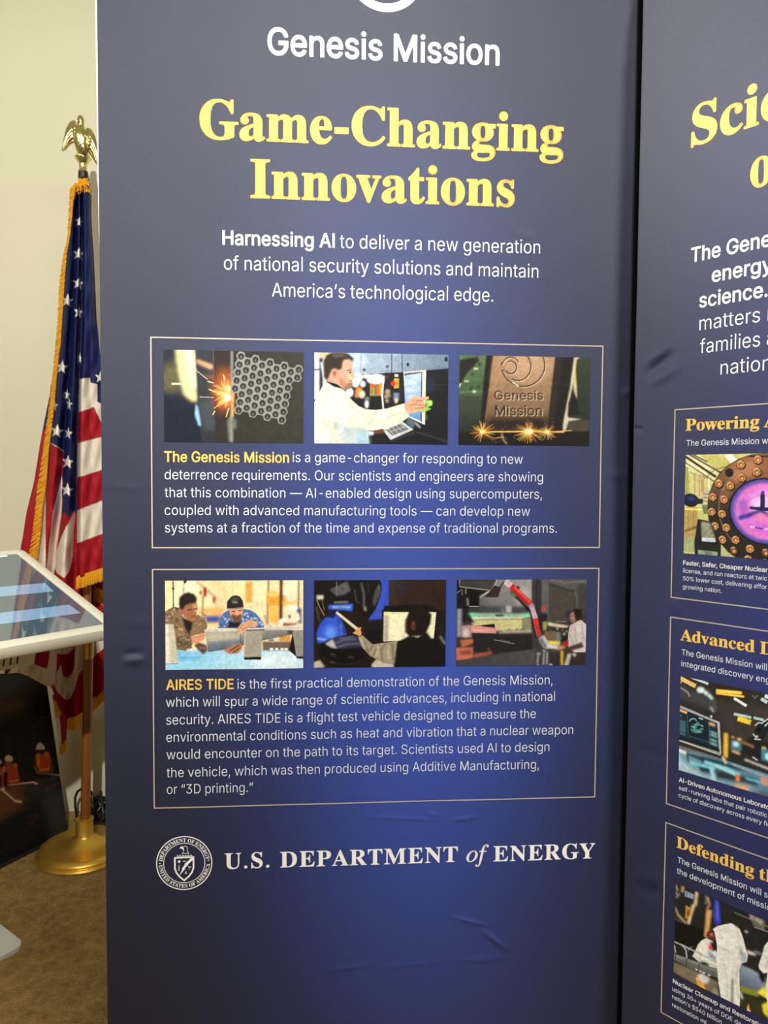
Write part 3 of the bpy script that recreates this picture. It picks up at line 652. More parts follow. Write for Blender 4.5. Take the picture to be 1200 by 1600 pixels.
GLYPHS_SERIF = r"""A,5&9&B&9&T&K&W&Z&a&c&l&l&z&t(3)],R)o,Q+Z(?+e()+n&r+v&e,)&X,;&T,;&B)t&B)t&T*7&W*I&a*O&q*M&~*E(9*1(m(O(m(7(/(5()(4&~(3&x(3&s(8&c(H&W(e&T(i&T(i&B!(Y)/*%)/)?*t
C,T*5&7)o&9)O&?)2&H(r&V(Q&n(6(/&{(P&n(m&e)0&_)P&])s&_*:&e*Z&n*x&{+9(7+Z(R+w(t,3)4,@)Q,J)q,P*7,Q*X,O*},F+I,8+S,4+_,3+m,7+x,A+~,Q,5,Q,5*i,#*i+n+5+W+V+>+r*},+*_,7*=,;)c,.)<+`)$*v(y)q)%(s)?(2)j&g*J&Z*f&]+$&d+@&p+Y($+r(9,,(R,?(A+t&p+G&P*o&=
D,q&V&B&V&S&j&U&x&Y(&&a(-&j(1&y(2(3(2+P(0+h(,+z($,*&u,1&f,5&Q,7&Q,G)m,G*J,D*},9+L,%+p+g,1+F,D*z,P*K,T)s,E(i+s&|+&&P)s&B!)m&Z*:&a*[&r*t(3+&(P+1(t+7)C+9)t+1*s*t+X*K,#)n,1)X,/)L,&)F+t)D+[)D(0)F&s)L&e)X&^
E,:&P&B&P&S&f&T&v&X(%&a(.&l(2&|(3(6(3+K(2+e(-+x(%,)&v,1&g,5&R,7&R,G+j,G+j*u+Y*u+Q+?+C+]+.+q*m,#*H,,)w,.)d,.)V,,)M,()H+|)F+p)E+_)E**)O**)l*,*&*4*7*A*D*T*M*n*T+3*e+3*e(_*S(_*P(x*L)2*E)C*<)Q*2)]*$)d)p)i)^)l)G)m)E)m)E(+)G&r)N&f)]&`)u&_*9&`*U&c*n&j+)&s+<(#+M(3+](F+j(]+v(x,.(x+m&B
F+o&Q&B&Q&S&g&V&w&](%&e(-&p(1(%(3(<(3+Q(1+g(-+w($,&&u,.&f,3&P,7&P,G+e,G+e*u+S*u+N+3+G+I+=+[+1+k*}+w*k,#*T,**9,.)u,/)c,/)V,-)M,+)H,$)E+w)D+i)D*+)L*+)h*.)~*5*4*B*A*U*J*o*P+5*c+5*c(_*Q(_*K)(*A)C*5)V)~)d)h)l)K)o)D)o)D(9)E&~)J&n)R&b)a&Z)m&V)}&T*5&S*5&B
G,}*@&8)x&:)V&?)8&I(v&U(T&m(8(.&|(O&o(l&f)/&`)P&_)t&`*;&f*[&o*y&|+:(8+[(S+x(t,3)4,@)Q,J)p,P*5,Q*Y,O+#,F+K,9+U,5+_,4+i,6+q,;+w,D+~,Q,5,Q,5*i,#*i+t+(+h+?+X+U+H+h+6+x*~,**j,4*T,9*?,;)e,.)>+`)&*w({)s(})@)((p)3(J)B(+)]&h)}&U*G&O*_&P*q&U*}&^+*&j+/&x+1(/+1(i+/({++)/*~)8*r)>*`)B*G)D*G)T,u)T,u)D,b)B,R)?,I)9,C)/,?(|,>(i,>&`+m&N+?&B*n&:
I*9&O&B&O&S&e&W&u&]($&c(-&m(2&{(3(3(3+^(2+p(.+~(&,+&w,1&g,5&O,7&O,G*(,G*(,7)n,5)^,1)R,+)J+~)F+p)E+^)E(5)F&~)I&o)P&e)]&])g&Y)u&V**&S**&B
M.F&P&B&P&S&e&V&u&Z($&c(-&n(2&}(3(7(3+X(2+m(/+{((,*&x,0&h,4&Q,7&Q,G)G,G*r(w,A,G.5,G.5,7-},4-n,.-d,&-]+w-W+h-V+T-V(=-W(,-X&y-[&n-b&b-m&Y-{&U.5&S.5&B+g&B+g&S+|&V,1&[,;&c,B&o,E($,G(;,G+j*T&B*B&B(Q+`(Q(8(S&|(X&l(a&a(l&Y(}&U)7&S)7&B
N,o+n&7(S+8(S(7(T&|(X&m(`&b(j&Z(z&V)5&S)5&B&T&B&T&S&j&U&y&Y()&a(/&l(3&|(4(7(4+_&{+w&n,+&g,1&_,4&T,7&T,G)*,G+b)7+b+S+a+j+]+y+U,)+K,/+;,4+$,7+$,G,a,G,a,7,K,4,;,0,1,),++y,&+i,%+S,%&7
O-3*9&7)s&9)T&?)7&I(w&W(^&i(F&}(3(9&}(R&p(o&f)1&`)Q&_)s&`*8&f*X&p*v&}+7(3+P(G+h(^+|(x,2)8,@)V,J)w,P*=,R*_,P*},J+?,@+Z,3+t+},/+j,C+R,S+9,b*x,k*Y,q*9,s)s,q)Q,k)1,b(o,S(R,B(9,.&}+s&i+Y&W+=&I*z&?*Z&9!*=&N*p&]+9(*+N(n+U)s+S*J+M*v+D+@+6+`*y+~*Z,5*8,;)a,.)<+`)%*w(z)s(|)@)&(p)1(J)?(+)W&h)u&T
P+}&Q&B&Q&S&g&V&w&Z(%&c(-&n(1&~(3(9(3+U(1+i(-+x(%,(&v,/&g,4&R,7&R,G)e,G*1,F*S,D*p,?+*,8+?,-+Q+z+a+i+k+T+r+>+t+%+o*]+a*>+I*#+1)p*o)e*M)_*%)])D)])D(9)E&~)I&n)P&c)[&Z)l&V*%&S*%&B!)D)u)W)u)v)w*3*#*D*1*O*C*V*^*X*~*V+C*Q+^*G+q*9,#*$,,)g,/)U,-)K,()F+y)D+i
R,Y&Q&B&Q&S&g&V&w&Z(%&c(-&n(1&~(3(9(3+U(1+i(-+x(%,(&v,/&g,4&R,7&R,G)h,G*<,E*f,@+-,7+I,*+f+n+w+N+|+(+v*]+c*=+B*$*p)o,0&u,;&g,D&],O&U,_&S,a&S,a&B+,&B)W)c)D)c)D(9)E&~)I&n)P&c)[&Z)l&V*%&S*%&B!)D)y)Y)y)z){*9*)*L*6*Y*J*b*e*e+**`+T*P+r*7,))o,/)X,-)L,%)F+t)D+[
S+a&n&7&n),(%),(3(Y(C(5(W&u(q&a)2&U)S&Q)k&S*$&Z*5&g*A&v*H(-*K(A*E(^*3(u)p).)1)M(h)a(K)v(5*1(%*H&x*c&u+%&w+@&|+W(++n(8,$(H,5([,A(q,K).,P)G,R)U,R)d,P)t,M**,J*<,E*N,@*W,>*],=*a,=*n,B*u,R+-,R+-*t*w*t*p+1*f+G*Y+[*L+m*=+|*,,-)v,6)d,;)P,=);,;)),5(u,*(i+x(c+i(a+V(b+F(h+7(r+*)$*z)6*o)K*d*1*E*K*8*a*+*r)x+$)j+0)Z+8)J+=)9+@)&+A(n+?(R+8(8+-&}*x&i*e&W*M&J*2&@)p&:)N&8)=&9),&:(w&>(g&C(V&H(J&K(B&M(=&N(3&M(-&I()&B($&7
T,&(D&B(D&S(Z&U(k&Y(w&b)#&m)(&~)*(9)*,1(~,1(],.(@,#()+n&r+V&f+:&`*s&M*s&M,G+u,G+u*r+e*r+W+J+?+o*t,**A,1*;,1*;(9*=&}*A&l*H&a*T&Y*f&U*}&S*}&B
U,m*,&5)[&8)6&@(s&L(Z&`(H&w(;(9(4([(1))(1+U(0+i(,+x($,(&u,/&f,4&Q,7&Q,G*#,G*#,7)j,4)X,0)N,))G+z)D+k)C+U)C(u)E(P)M(2)Y&v)l&f*)&[*G&X*{&b+E&{+[(K+c)-+c+T+b+i+^+x+U,&+J,/+9,4*},7*},G,Z,G,Z,7,H,3,:,-,1,$,++v,(+g,%+T,%)C,#(n+w(D+i&}+V&c+>&O*z&@*V&8
Y,*(M&B(M&S(c&V(s&Z(}&c))&n)-&~)/(9)/)A&q+^&f+q&Z,$&P,-&I,1&C,3&<,5&5,6&5,G)^,G)^,6)Q,6)A,4)5,0),,))*+{),+p)2+c*,)q+&+H+0+X+5+g+7+s+1,(*{,3*_,6*[,6*[,G,7,G,7,6,&,2+t,(+k+{+c+p+Y+c*@)Y*@(9*A&~*E&n*L&c*W&Z*h&V*}&S*}&B
B,;&R&B&R&S&g&V&w&[(%&c(-&o(1(#(3(:(3+K(2+](0+l(-+w(%,)&v,1&g,5&Q,7&Q,G)k,G*^,A+:,-+[+g+g+9+`*n+K*O+)*9*S*++2)v+[)]+u);+}(m+x(E+h($+M&f+3&U*o&K*J&D)}&B!)D*0)J*0)k*2*)*9*;*D*G*V*N*o*Q+3*O+O*J+f*A+w*5,()~,/)g,2)T,0)J,))E+w)D+b!)m&Z*,&^*@&f*O&t*Y(-*`(G*b(i*_)0*V)J*I)_*6)l)v)s)S)v)D)v)D())F&q)L&d)X&]
a+2*3&8)q&=)_&L)V&f)6&M(n&>(G&9(2&<&z&B&k&M&`&]&X&n&V(&&[(C&j([(&(q(@)#(`)2)*)?)U)L)U*$)S*6)O*D)I*N)?*V)2*Z(}*](d*Y(U*R(P*F(R*@(Y*5(b*&(d)v(a)f(V)X(G)P(5)M&~)P&p)Y&g)i&d){&f*0&k*>&t*J(%*V(5*a(G*i([*o(r*r)0*s)[*p)~*h*;*X*L*C*V*(*Y)a*Y(%*Y&s*[&k*_&g*e&e*m&g*u&m*~&_*g&I*M&<!)$&e)0&f)<&l)I&u)U(&)U)7)()$(h(d(_(<(c&{(n&j
c*Y)*&8(l&:(T&A(?&M(+&]&v&p&i(,&_(E&W(a&U)#&X)C&`)a&k)|&z*8(2*L(H*^(a*j({*r)=*t)Z*r)u*k*.*_*=*O*F*=*I*)*G)s*>)f*1)^){)Z)e)`)W)p)R*/)R*4)S*9)S*>)S*C)L*V)7*^(y*V(g*A(])z(X)I([(w(d(Q(r(4)*&z)@&m)Z&i)r&m*.&x*C(0*Q(#*6&a)r&J)O&<
d+L(u&8(^&:(I&A(6&L($&]&r&o&f(*&](C&W(_&U(|&W)B&^)a&g)|&s*9(&*M(9*^(M*j(d*q({*s)=*o)W*b)n*L)n+l)k+~)c,.)T,5)>,7)>,G*t,G*t(3*u&y*z&l+)&c+;&_+;&M*z&K*Z&H*8&A)n&8)n&j)W&N);&=!)9&_)I&b)X&l)b&v)i(%)n(4)n*%)h*5)]*B)M*J)<*M))*I(v*?(k*.(d)p(`)O(_)&(`([(d(;(k&}(u&m)&&c
e*b)(&8(j&:(R&A(=&L(*&]&u&p&h(-&^(G&W(f&U)+&W)I&_)f&i*#&v*;(,*N(?*_(U*j(m*q)+*s)O*o)o*b*-*L*@*/*K)g*O);*O)4(^)4(d(X(s(1)2&u)U&m)p&r*,(%*B(>*Q(1*6&g)s&M)O&=!(])N)W)N)W)f)W*$)T*9)O*I)C*X)/*^(q*R(b*3(])Y
f)e&Q&B&Q&R&a&T&k&X&q&^&u&f&w&s&w(1&w*I&R*I&R*k&w*k&w+;&{+](++x(=,4(U,D(t,M)<,Q)V,O)m,H*#,>*1,0*9+|*;+k*8+W*0+I)~+@)o+=)_+@)Q+G)I+R)G+b)I+p)O,#)P,&)R,*)S,.)S,1)O,9)B,;)1,8)&,.)#+~(}+q(}+a(}*k)Y*k)Y*I(}*I(}()(~&r)%&e),&])5&V)C&S)U&R)U&B
g*|({$k(R$m(1$s&s$}&`%0&T%@&P%Q&V%g&i%w(-&(&o&8&`&K&Z&a&]&q&c($&m(2&|(>(5(J(N(V(+(i&m)#&^)A&X)c&Z)w&a*/&k*@&x*N(-*[(@*f(U*m(m*r)+*s)E*r)_*m)x*e*r*e*r*@*@*@*M*,*U)q*W)Y*V)G*Q)5*H)$*<(r*.(f)y(])f(T)P(P):(O)2(O)+(O(~(P(w(P(g(N(X(F(P(<(M(/(Q&~(`&v(v&t)=&t)_&s){&p*7&k*I&d*X&Z*d&O*k&A*o&0*q%x*l%Y*]%@*D%+*,$z)j$r)G$l!)+(e)@(k)L({)Q)1)T)F)U)b)T)})Q*8)L*H)@*X)+*^(r*X(e*H(_*8([)}(Z)b([)F(_)1(e({(r(k!)/%()i%-*0%>*;%Z*8%j*-%t)}%x)n%z)[%{(I%{(<%p(4%c(1%S(7%C(G%5(W%-(n%)
h+W&T&B&T&R&f&U&p&]&v&h&w&{&w+j&v+|&q,-&g,5&U,8&U,G(},G(}*?)=*[)^*n*&*s*M*m*j*X*z*6+#)c+#&{+%&i++&]+5&U+E&R+E&B)X&B)X&R)^&R)n&W)w&e)z&{)z)h)y)y)w*+)t*6)j*@)Y*C)E*?)2*3(})z(}&{(~&i)(&])2&U)B&R)B&B
i)T(M+D(9+H()+R&y+d&u+w&y,0(),A(9,L(M,O(a,L(r,A(|,0)$+w(|+d(q+R(a+H!&T&B&T&R&f&U&p&]&v&h&w&{&w*0&v*D&r*Q&h*W&V*Y&W*k(}*k(}&{)#&i)(&])2&U)B&R)B&B
m-P&T&B&T&R&f&U&p&]&v&h&w&{&w*1&v*C&q*P&g*W&U*Z&U*k({*k({*=);*Z)Z*m)|*s*I*m*f*Y*u*9+6*Y+W*m+}*s,G*m,c*X,s*6,y)c,y&{,z&i-#&]-.&U->&R->&B+S&B+S&R+d&U+n&]+s&i+u&{+u)h+t)y+r*++o*6+e*@+S*C+@*@+/*4*y)|*y&{*{&i+$&]+.&U+>&R+>&B)U&B)U&R)f&U)p&])u&i)w&{)w)h)v)x)t*+)q*6)g*@)U*C)B*?)0*3({)z({&{(}&i)%&^)0&U)?&R)?&B
n+W&T&B&T&R&f&U&p&]&v&h&w&{&w*1&v*C&q*P&g*W&U*Z&U*k(}*k(}*?)=*])^*n*&*s*M*m*j*X*z*6+#)c+#&{+%&i++&]+5&U+E&R+E&B)X&B)X&R)^&R)n&W)w&e)z&{)z)h)y)y)w*+)t*6)j*@)Y*C)E*?)2*3(})z(}&{(~&i)(&])2&U)B&R)B&B
o+*)7&8(u&:(Z&A(B&M(-&^&w&r&i(.&^(H&W(e&U)(&W)F&^)d&i)~&w*:(-*M(B*^(Z*j(u*q)6*s)R*q)m*j*)*_*>*N*O*;*_*#*i)e*p)G*r)(*p(d*i(F*_(-*P&q*>&]*)&M)m&A)S&:!)7&M)H&P)U&Z)`&j)c&u)f(()h(9)j(N)j(g)k)()i)])e*))_*C)T*R)G*])7*`)$*](s*R(i*C(c*)(_)](^)((^(h(_(O(a(:(c(((f&u(i&j(s&Z)%&P
r*S&T&B&T&R&f&U&p&]&v&h&w&{&w*0&v*E&q*Q&h*W&V*Y&W*k({*k({*0),*D):*T)I*b)Y*l)i*q)x*s*.*r*<*m*G*e*O*Y*T*M*U*>*S*,*J)y*=)p*,)m)x)o)m)v)e*#)^*.)U*5)K*8)=*3)0*$)))s)$)b(~)N(~&{)%&h)-&[);&U)S&R)S&B
s*T)$&8(m&:(V&?(?&H(8&J(1&K(#&F&v&9&g&9&g(Q&x(Q($(7(0&|(?&j(O&](b&S(u&Q)*&R)6&V)A&^)K&k)N&})J(4)>(D)*(Q(S(k(=(w(,))&y)7&p)G&j)X&h)k&k*+&t*B()*W(>*g(W*q(v*t)&*s)4*q)C*m)U*i)]*g)a*f)d*f)n*i)u*t*(*t*()m)s)m)k*()`*:)R*I)D*T)4*Z(~*](k*Z(]*R(T*F(Q*7(S*(([)w(i)m({)c)M)K)c)@)t)3*$)$*.(q*3(^*5(G*2()*(&j)s&T)]&D)C&;
t)s(e&9(K&;(8&A(*&L&{&]&u&q&s(/&s*K&V*K&V*a&q*y(,+5(@+K(Q+`(_+r(j,((y,((y*k)_*k)_*K(y*K(y(:({(((~&v)+&n)6&k)E&o)Q&{)](3)m(*)[&d)D&K))&=
v*g(w&8&i*,&a*?&X*M&N*V&?*Y&?*k)2*k)2*Z)**Z(q*V(j*H(j*D(k*@)G(c){*1*#*<*$*D)|*P)o*X)Y*Z)Y*k*f*k*f*[*U*U*J*K*A*<*8*&).&8
w,3(c&8&S*=&N*H&H*P&A*V&7*Y&7*k(s*k(s*Y(h*X(a*U(]*P(Z*H([*C(]*>(^*7(a*1)5(h)b)z)W*>)Q*L)L*T)C*Y)6*[)6*k*x*k*x*Y*c*T*]*H*]*E*]*A*_*:+*(v+X*4+]*>+^*G+[*O+V*U+L*X+>*[+>*k,=*k,=*[,1*X,)*P+}*E+w*6*e&8*U&8)n)S(u&8
l)U&T&B&T&R&f&U&p&]&v&h&w&{&w+i&v+|&r,-&i,4&V,7&V,G(},G(}&{)#&i)(&])2&U)B&R)B&B
p+M&S$l&S${&b$}&k%&&r%.&u%7&w%F&w%]&w*&&w*9&u*G&q*O&h*W&U*[&U*k(x*k(x*;)4*Z)Q*n)u*t*1*r*F*k*Y*_*j*O*x*<+)*$+1)g+6)K+8).+6(i+1(K+((0*x&s*i&_*W&N*D&B*.&:)r&8)R&=)8&K(}&c(}%c(}%R)#%D)%%9),%.)5%%)B$~)S$|)S$l!)Q&_)e&c)t&m)~&~*+(<*/(]*1)(*/)N*+)n*$*,)w*=)i*G)U*J)A*E)0*7(})z(}(-).&q)>&d
y*a&w$k&g$l&X$r&L$z&C%+&=%8&;%H&>%Y&G%h&T%r&g%u&v%s((%l(0%`(3%P(2%K(2%E(5%<(>%9(K%@(Z%R(c%a(j%q(n%}(r&/(u&=&g*/&a*<&[*G&U*O&Q*S&J*X&?*Y&=*Y&=*k)0*k)0*Y({*X(q*U(k*P(i*G(j*C(k*?(l*:(n*5)G(`)u*$)y*/){*8)|*?)}*F){*P)t*U)j*X)Y*Y)Y*k*a*k*a*Y*S*V*I*M*C*C*=*6*7*%)0&*)$%h(u%O(j%<(_%-(S$}(G$t(;$o(,$l
b+C&n&7&n+_&m+r&k,#&h,,&],4&J,7&J,G(s,G(s*K)0*b)L*o)l*s*(*q*=*k*P*`*b*P*p*>*{*)+))l+.)Q+0)4+.(n+&(O*x(3*i&v*W&a*B&O**&B)k&:)N&8)0&<(n&I(Q&_&x&7!)E&P)Z&T)k&a)w&t)~(5*((Z*)).*()S)~)s)v*/)k*?)Z*I)F*L)7*I))*B(y*5(s*%(s(-(x&i),&V
1+9(Q&:(3&=&s&G&]&X&K&o&A(/&>(N&@(i&F)&&P)@&^)Y&n)q($*+(:*?(P*P(i*_)%*i)?*o)W*q)y*n*9*d*O*R*a*<*k)|*o)]*m)F*h)/*`(s*T([*G(F*8(1*&&y)o&h)Y&Y)9&H(t&=!(Y&M(l&P(~&W)4&c)D&r)S())b(=)o(T)y(l*&))*-)B*1)Z*3)q*,*?)t*W)S*`)>*[)(*Q(m*@(X*((F)g(6)E(*(~&}([&{(;&|(%(%&o(/&a(:&V(H&O
2)U%m$^%[$a%M$i%D$u%A%(%G%>%Z%E%k%@%q%0%p%*%o%$%m$|%l$x%n$s%s$q&$$t&/$|&8%0&>%?&D%R&H%a&L%r&O&)(/*O&I*O&N*e(3*e(;+.(D+P(P+n(_,,(p,A).,V)I,d)g,h)w,f*+,b*7,Y*C,J*G,7*D,%*9+w*&+s)o+z)i,3)j,6)j,9)k,=)l,?)n,C)o,G)m,L)j,Q)d,T)],U)D,K)1,/(}+Y(m*e)a*e)^*O(i*O(M)#(D(V(<(1(4&i(+&I&{&$&o%a&d%G&K$|&0$e"""
def unpack(txt):
    ix = {c: i for i, c in enumerate(_AB)}
    n = len(_AB)
    f = lambda s: (ix[s[0]] * n + ix[s[1]]) / 1000 - .3
    d = {}
    for ln in txt.split('\n'):
        cs = []
        for part in (ln[3:].split('!') if len(ln) > 3 else []):
            cs.append([(f(part[i:i + 2]), f(part[i + 2:i + 4])) for i in range(0, len(part), 4)])
        d[ln[0]] = (f(ln[1:3]), cs)
    return d
FONT = {'sans': unpack(GLYPHS_SANS), 'serif': unpack(GLYPHS_SERIF)}
FONT['serif']['-'] = (.225, [[(.03, .128), (.195, .128), (.195, .19), (.03, .19)]])
FONT['serif']['.'] = (.17, [[(.085 + .044 * math.cos(t * math.pi / 8), .038 + .044 * math.sin(t * math.pi / 8)) for t in range(16)]])
FONT['serif'][' '] = (.16, [])
# ---------------------------------------------------------------- the two banner panels
TH1, TH2 = 0.0725528, 0.8176272
O1 = np.array([0, 1.40, 0])
D1 = np.array([math.cos(TH1), math.sin(TH1), 0])
N1 = np.array([-math.sin(TH1), math.cos(TH1), 0])
U_L, U_C = -0.5234, 0.4815
O2 = O1 + U_C * D1
D2 = np.array([math.cos(TH2), -math.sin(TH2), 0])
N2 = np.array([math.sin(TH2), math.cos(TH2), 0])
P_H = 2.38

def uv1(px, py):
    q = np.array(on_plane(px, py, O1, N1))
    return (q - O1) @ D1, q[2]
def uv2(px, py):
    q = np.array(on_plane(px, py, O2, N2))
    return (q - O2) @ D2, q[2]

# creases in the cloth: ends on the photo, half-width in pixels, height in metres
CREASE1 = [(190, 1033, 230, 1030, 5, .0032), (188, 1022, 228, 1020, 4, -.0022),
           (560, 1276, 700, 1282, 2.5, .0008), (700, 1283, 752, 1276, 2.5, .0012), (660, 1268, 690, 1278, 3, .001),
           (700, 1431, 772, 1449, 2.5, .0018), (748, 1449, 797, 1488, 3, .003), (708, 1500, 800, 1498, 4, .0012),
           (505, 1517, 590, 1506, 3, .0009), (585, 1512, 700, 1502, 3, .0007),
           (762, 1180, 800, 1232, 2, .0008), (190, 972, 240, 972, 6, .0008),
           (740, 700, 800, 690, 4, .0005), (160, 760, 230, 762, 4, .0005), (790, 360, 840, 372, 5, .0006),
           (640, 590, 940, 606, 3, .0004), (970, 616, 990, 612, 5, .002), (945, 745, 990, 740, 6, .001)]
CREASE2 = [(1003, 590, 1062, 545, 7, -.0036), (1006, 572, 1050, 540, 6, .002), (1010, 603, 1070, 570, 6, .002),
           (990, 668, 1006, 672, 3, -.002), (985, 1385, 1046, 1400, 10, -.002), (985, 1365, 1046, 1382, 9, .0012),
           (985, 1170, 1042, 1182, 8, -.001), (1050, 935, 1060, 962, 5, .001)]

def crease_fn(lst, uv, per):
    seg = []
    for x1, y1, x2, y2, w, a in lst:
        seg.append((np.array(uv(x1, y1)), np.array(uv(x2, y2)), w * per, a))
    def fn(p):
        d = np.zeros(len(p))
        for A, B, w, a in seg:
            ab = B - A
            t = (p - A) @ ab / (ab @ ab)
            tc = np.clip(t, 0, 1)
            r2 = ((p - A - tc[:, None] * ab) ** 2).sum(1)
            end = np.sin(np.pi * tc) ** 1.2
            d += a * np.exp(-r2 / (2 * w * w)) * end
        # slow swell of the stretched cloth
        d += .0009 * np.sin(p[:, 0] * 9 + 1.3) * np.sin(p[:, 1] * 5.1 + .4) + .0004 * np.sin(p[:, 0] * 23 + p[:, 1] * 14)
        return d
    return fn

W1 = crease_fn(CREASE1, uv1, .00122)
W2 = crease_fn(CREASE2, uv2, .00115)

M_print = mat('fabric_ink', (255, 255, 255), .55, spec=.16, attr='print', bump=(900, .15), vary=(420, .05))
M_cloth = mat('fabric_print', (40, 46, 80), .6, spec=.42, attr='print', bump=(900, .2), vary=(420, .08))
def ink(name, c):
    return mat(name, c, .62, spec=.35, bump=(900, .2))
M_white = ink('ink_white', (246, 246, 242))
M_yellow = ink('ink_gold', (228, 174, 80))
M_gold_ink = ink('ink_light_gold', (244, 200, 92))
M_line = ink('ink_tan', (180, 168, 150))
M_pale = ink('ink_pale', (222, 226, 234))
M_side = mat('fabric_hem', (232, 228, 214), .8)
M_black = mat('black_backing', (14, 14, 16), .8)

class Panel:
    def __init__(s, root, wave, uv):
        s.root, s.wave, s.uv = root, wave, uv
    def flat(s, name, V, Fc, m, lift=.0005, cols=None, parent=None):
        V = np.asarray(V)
        y = -(s.wave(V) + lift)
        P = np.stack([V[:, 0], y, V[:, 1]], 1)
        return build(name, P, Fc.tolist() if hasattr(Fc, 'tolist') else Fc, m, parent or s.root, cols=cols)
    def text(s, name, rows, size, m, font='sans', bold=0., track=0., parent=None):
        """rows: (text, x left, y left, x right, y right[, prefix]) measured on the photo's print"""
        VV, FF, k = [], [], 0
        for r in rows:
            a, b = s.uv(r[1], r[2]), s.uv(r[3], r[4])
            V, Fc = set_line(font, r[0], size, a[0], b[0], (a[1] + b[1]) / 2, bold, track, r[5] if len(r) > 5 else None)
            VV.append(V)
            FF.append(Fc + k)
            k += len(V)
        return s.flat(name, np.concatenate(VV), np.concatenate(FF), m, parent=parent)
    def border(s, name, x, w=.0022):
        u0, u1, z0, z1 = x
        V, Fc = [], []
        def strip(a, b, c, d, n):
            k = len(V)
            for i in range(n + 1):
                t = i / n
                V.append((a[0] + (b[0] - a[0]) * t, a[1] + (b[1] - a[1]) * t))
                V.append((c[0] + (d[0] - c[0]) * t, c[1] + (d[1] - c[1]) * t))
            for i in range(n):
                Fc.append((k + 2 * i, k + 2 * i + 1, k + 2 * i + 3, k + 2 * i + 2))
        strip((u0, z0), (u1, z0), (u0 + w, z0 + w), (u1 - w, z0 + w), 40)
        strip((u1, z1), (u0, z1), (u1 - w, z1 - w), (u0 + w, z1 - w), 40)
        strip((u0, z1), (u0, z0), (u0 + w, z1 - w), (u0 + w, z0 + w), 30)
        strip((u1, z0), (u1, z1), (u1 - w, z0 + w), (u1 - w, z1 - w), 30)
        return s.flat(name, V, Fc, M_line)
    def picture(s, rect, paint, bg, scale, off, parent, label, dens=300 / .27, grain=.05, gain=1.0):
        """rect = (u0, u1, z0, z1); paint draws on a canvas whose coordinates are enlarged photo pixels"""
        u0, u1, z0, z1 = rect
        w, h = int((u1 - u0) * dens), int((z1 - z0) * dens)
        def fn(x, y):
            q = s.uv(off[0] + x / scale, off[1] + y / scale)
            return (q[0] - u0) / (u1 - u0), (z1 - q[1]) / (z1 - z0)
        c = Canvas(w, h, fn, bg)
        paint(c)
        c.grain(grain)
        uu = np.linspace(u0, u1, w)
        zz = np.linspace(z1, z0, h)
        V = np.stack(np.meshgrid(uu, zz), -1).reshape(-1, 2)
        o = s.flat('picture', V, grid_faces(w, h)[:, ::-1], M_print, cols=np.clip(c.img * gain, 0, 1).reshape(-1, 3), parent=parent)
        o['label'] = label
        return o

def cloth(panel, u0, u1, edge, colour_fn, nx=340, nz=800):
    """closed fabric skin: printed front, wrapped sides and back"""
    uu = np.linspace(u0, u1, nx)
    zz = np.linspace(.004, P_H, nz)
    V = np.stack(np.meshgrid(uu, zz), -1).reshape(-1, 2)
    y = -panel.wave(V)
    # the cloth rolls back round the frame at both sides
    r = .006
    for side, e in ((u0, edge[0]), (u1, edge[1])):
        d = np.abs(V[:, 0] - side)
        k = d < r
        y[k] += e * r * (1 - np.sqrt(np.clip(1 - (1 - d[k] / r) ** 2, 0, 1)))
    P = np.stack([V[:, 0], y, V[:, 1]], 1)
    n = len(P)
    B = P.copy()
    B[:, 1] = .028
    left = np.arange(nz) * nx
    right = left + nx - 1
    top = np.arange(nx) + (nz - 1) * nx
    bot = np.arange(nx)
    fr = grid_faces(nx, nz)
    idx = np.concatenate([left, right, top, bot])
    mp = {}
    extra = []
    for i in idx:
        if i not in mp:
            mp[i] = n + len(extra)
            extra.append(B[i])
    f = fr.tolist()
    for lst, fl in ((left, 0), (right, 1), (top, 1), (bot, 0)):
        for a, b in zip(lst[:-1], lst[1:]):
            q = (a, b, mp[b], mp[a])
            f.append(q if fl == 0 else q[::-1])
    f.append((mp[left[0]], mp[left[-1]], mp[right[-1]], mp[right[0]]))
    P = np.concatenate([P, np.array(extra)])
    V2 = P[:, [0, 2]]
    return build('fabric', P, f, M_cloth, panel.root, smooth=False, cols=colour_fn(V2))

def blue_glow(c0, wide, zc, dark, blue):
    """the printed ground: a tall soft blue column on dark navy"""
    def fn(V):
        u, z = V[:, 0], V[:, 1]
        gx = np.exp(-((u - c0 - .02 * (1.2 - z)) / wide) ** 2)
        gz = np.clip(1 - np.abs(z - zc) / 1.25, 0, 1) ** 1.6
        g = (gx * gz)[:, None]
        return lin(dark) * (1 - g) + lin(blue) * g
    return fn

root1 = empty('banner_stand', 'tall dark blue fabric banner panel with two boxes of photos, facing straight ahead', 'banner',
              tuple(O1), TH1, 'folding banner panels')
P1 = Panel(root1, W1, uv1)
root2 = empty('banner_stand', 'dark blue fabric banner panel at the right edge, angled and cut off by the frame', 'banner',
              tuple(O2), -TH2, 'folding banner panels')
P2 = Panel(root2, W2, uv2)
cloth(P1, U_L, U_C - .0022, (0, 1), blue_glow(.06, .26, .90, (29, 33, 51), (56, 82, 176)))
cloth(P2, .0012, .98, (1, 0), blue_glow(.48, .36, 1.0, (27, 30, 46), (36, 48, 126)), nx=300)
MB().prism([(U_L - .004, .029, .01), (U_L + .02, .029, .01), (U_L + .02, .029, P_H), (U_L - .0124, .029, P_H), (U_L - .0105, .029, 1.85), (U_L - .005, .029, 1.45)], (0, .004, 0)).build('hem', M_side, root1)
MB().box(U_L + .03, U_C - .03, .030, .040, .01, P_H - .01).build('backing', M_black, root1)
MB().box(-.05, .035, .031, .035, .01, P_H).build('gap_strip', M_black, root2)  # black strip added behind the gap between the panels
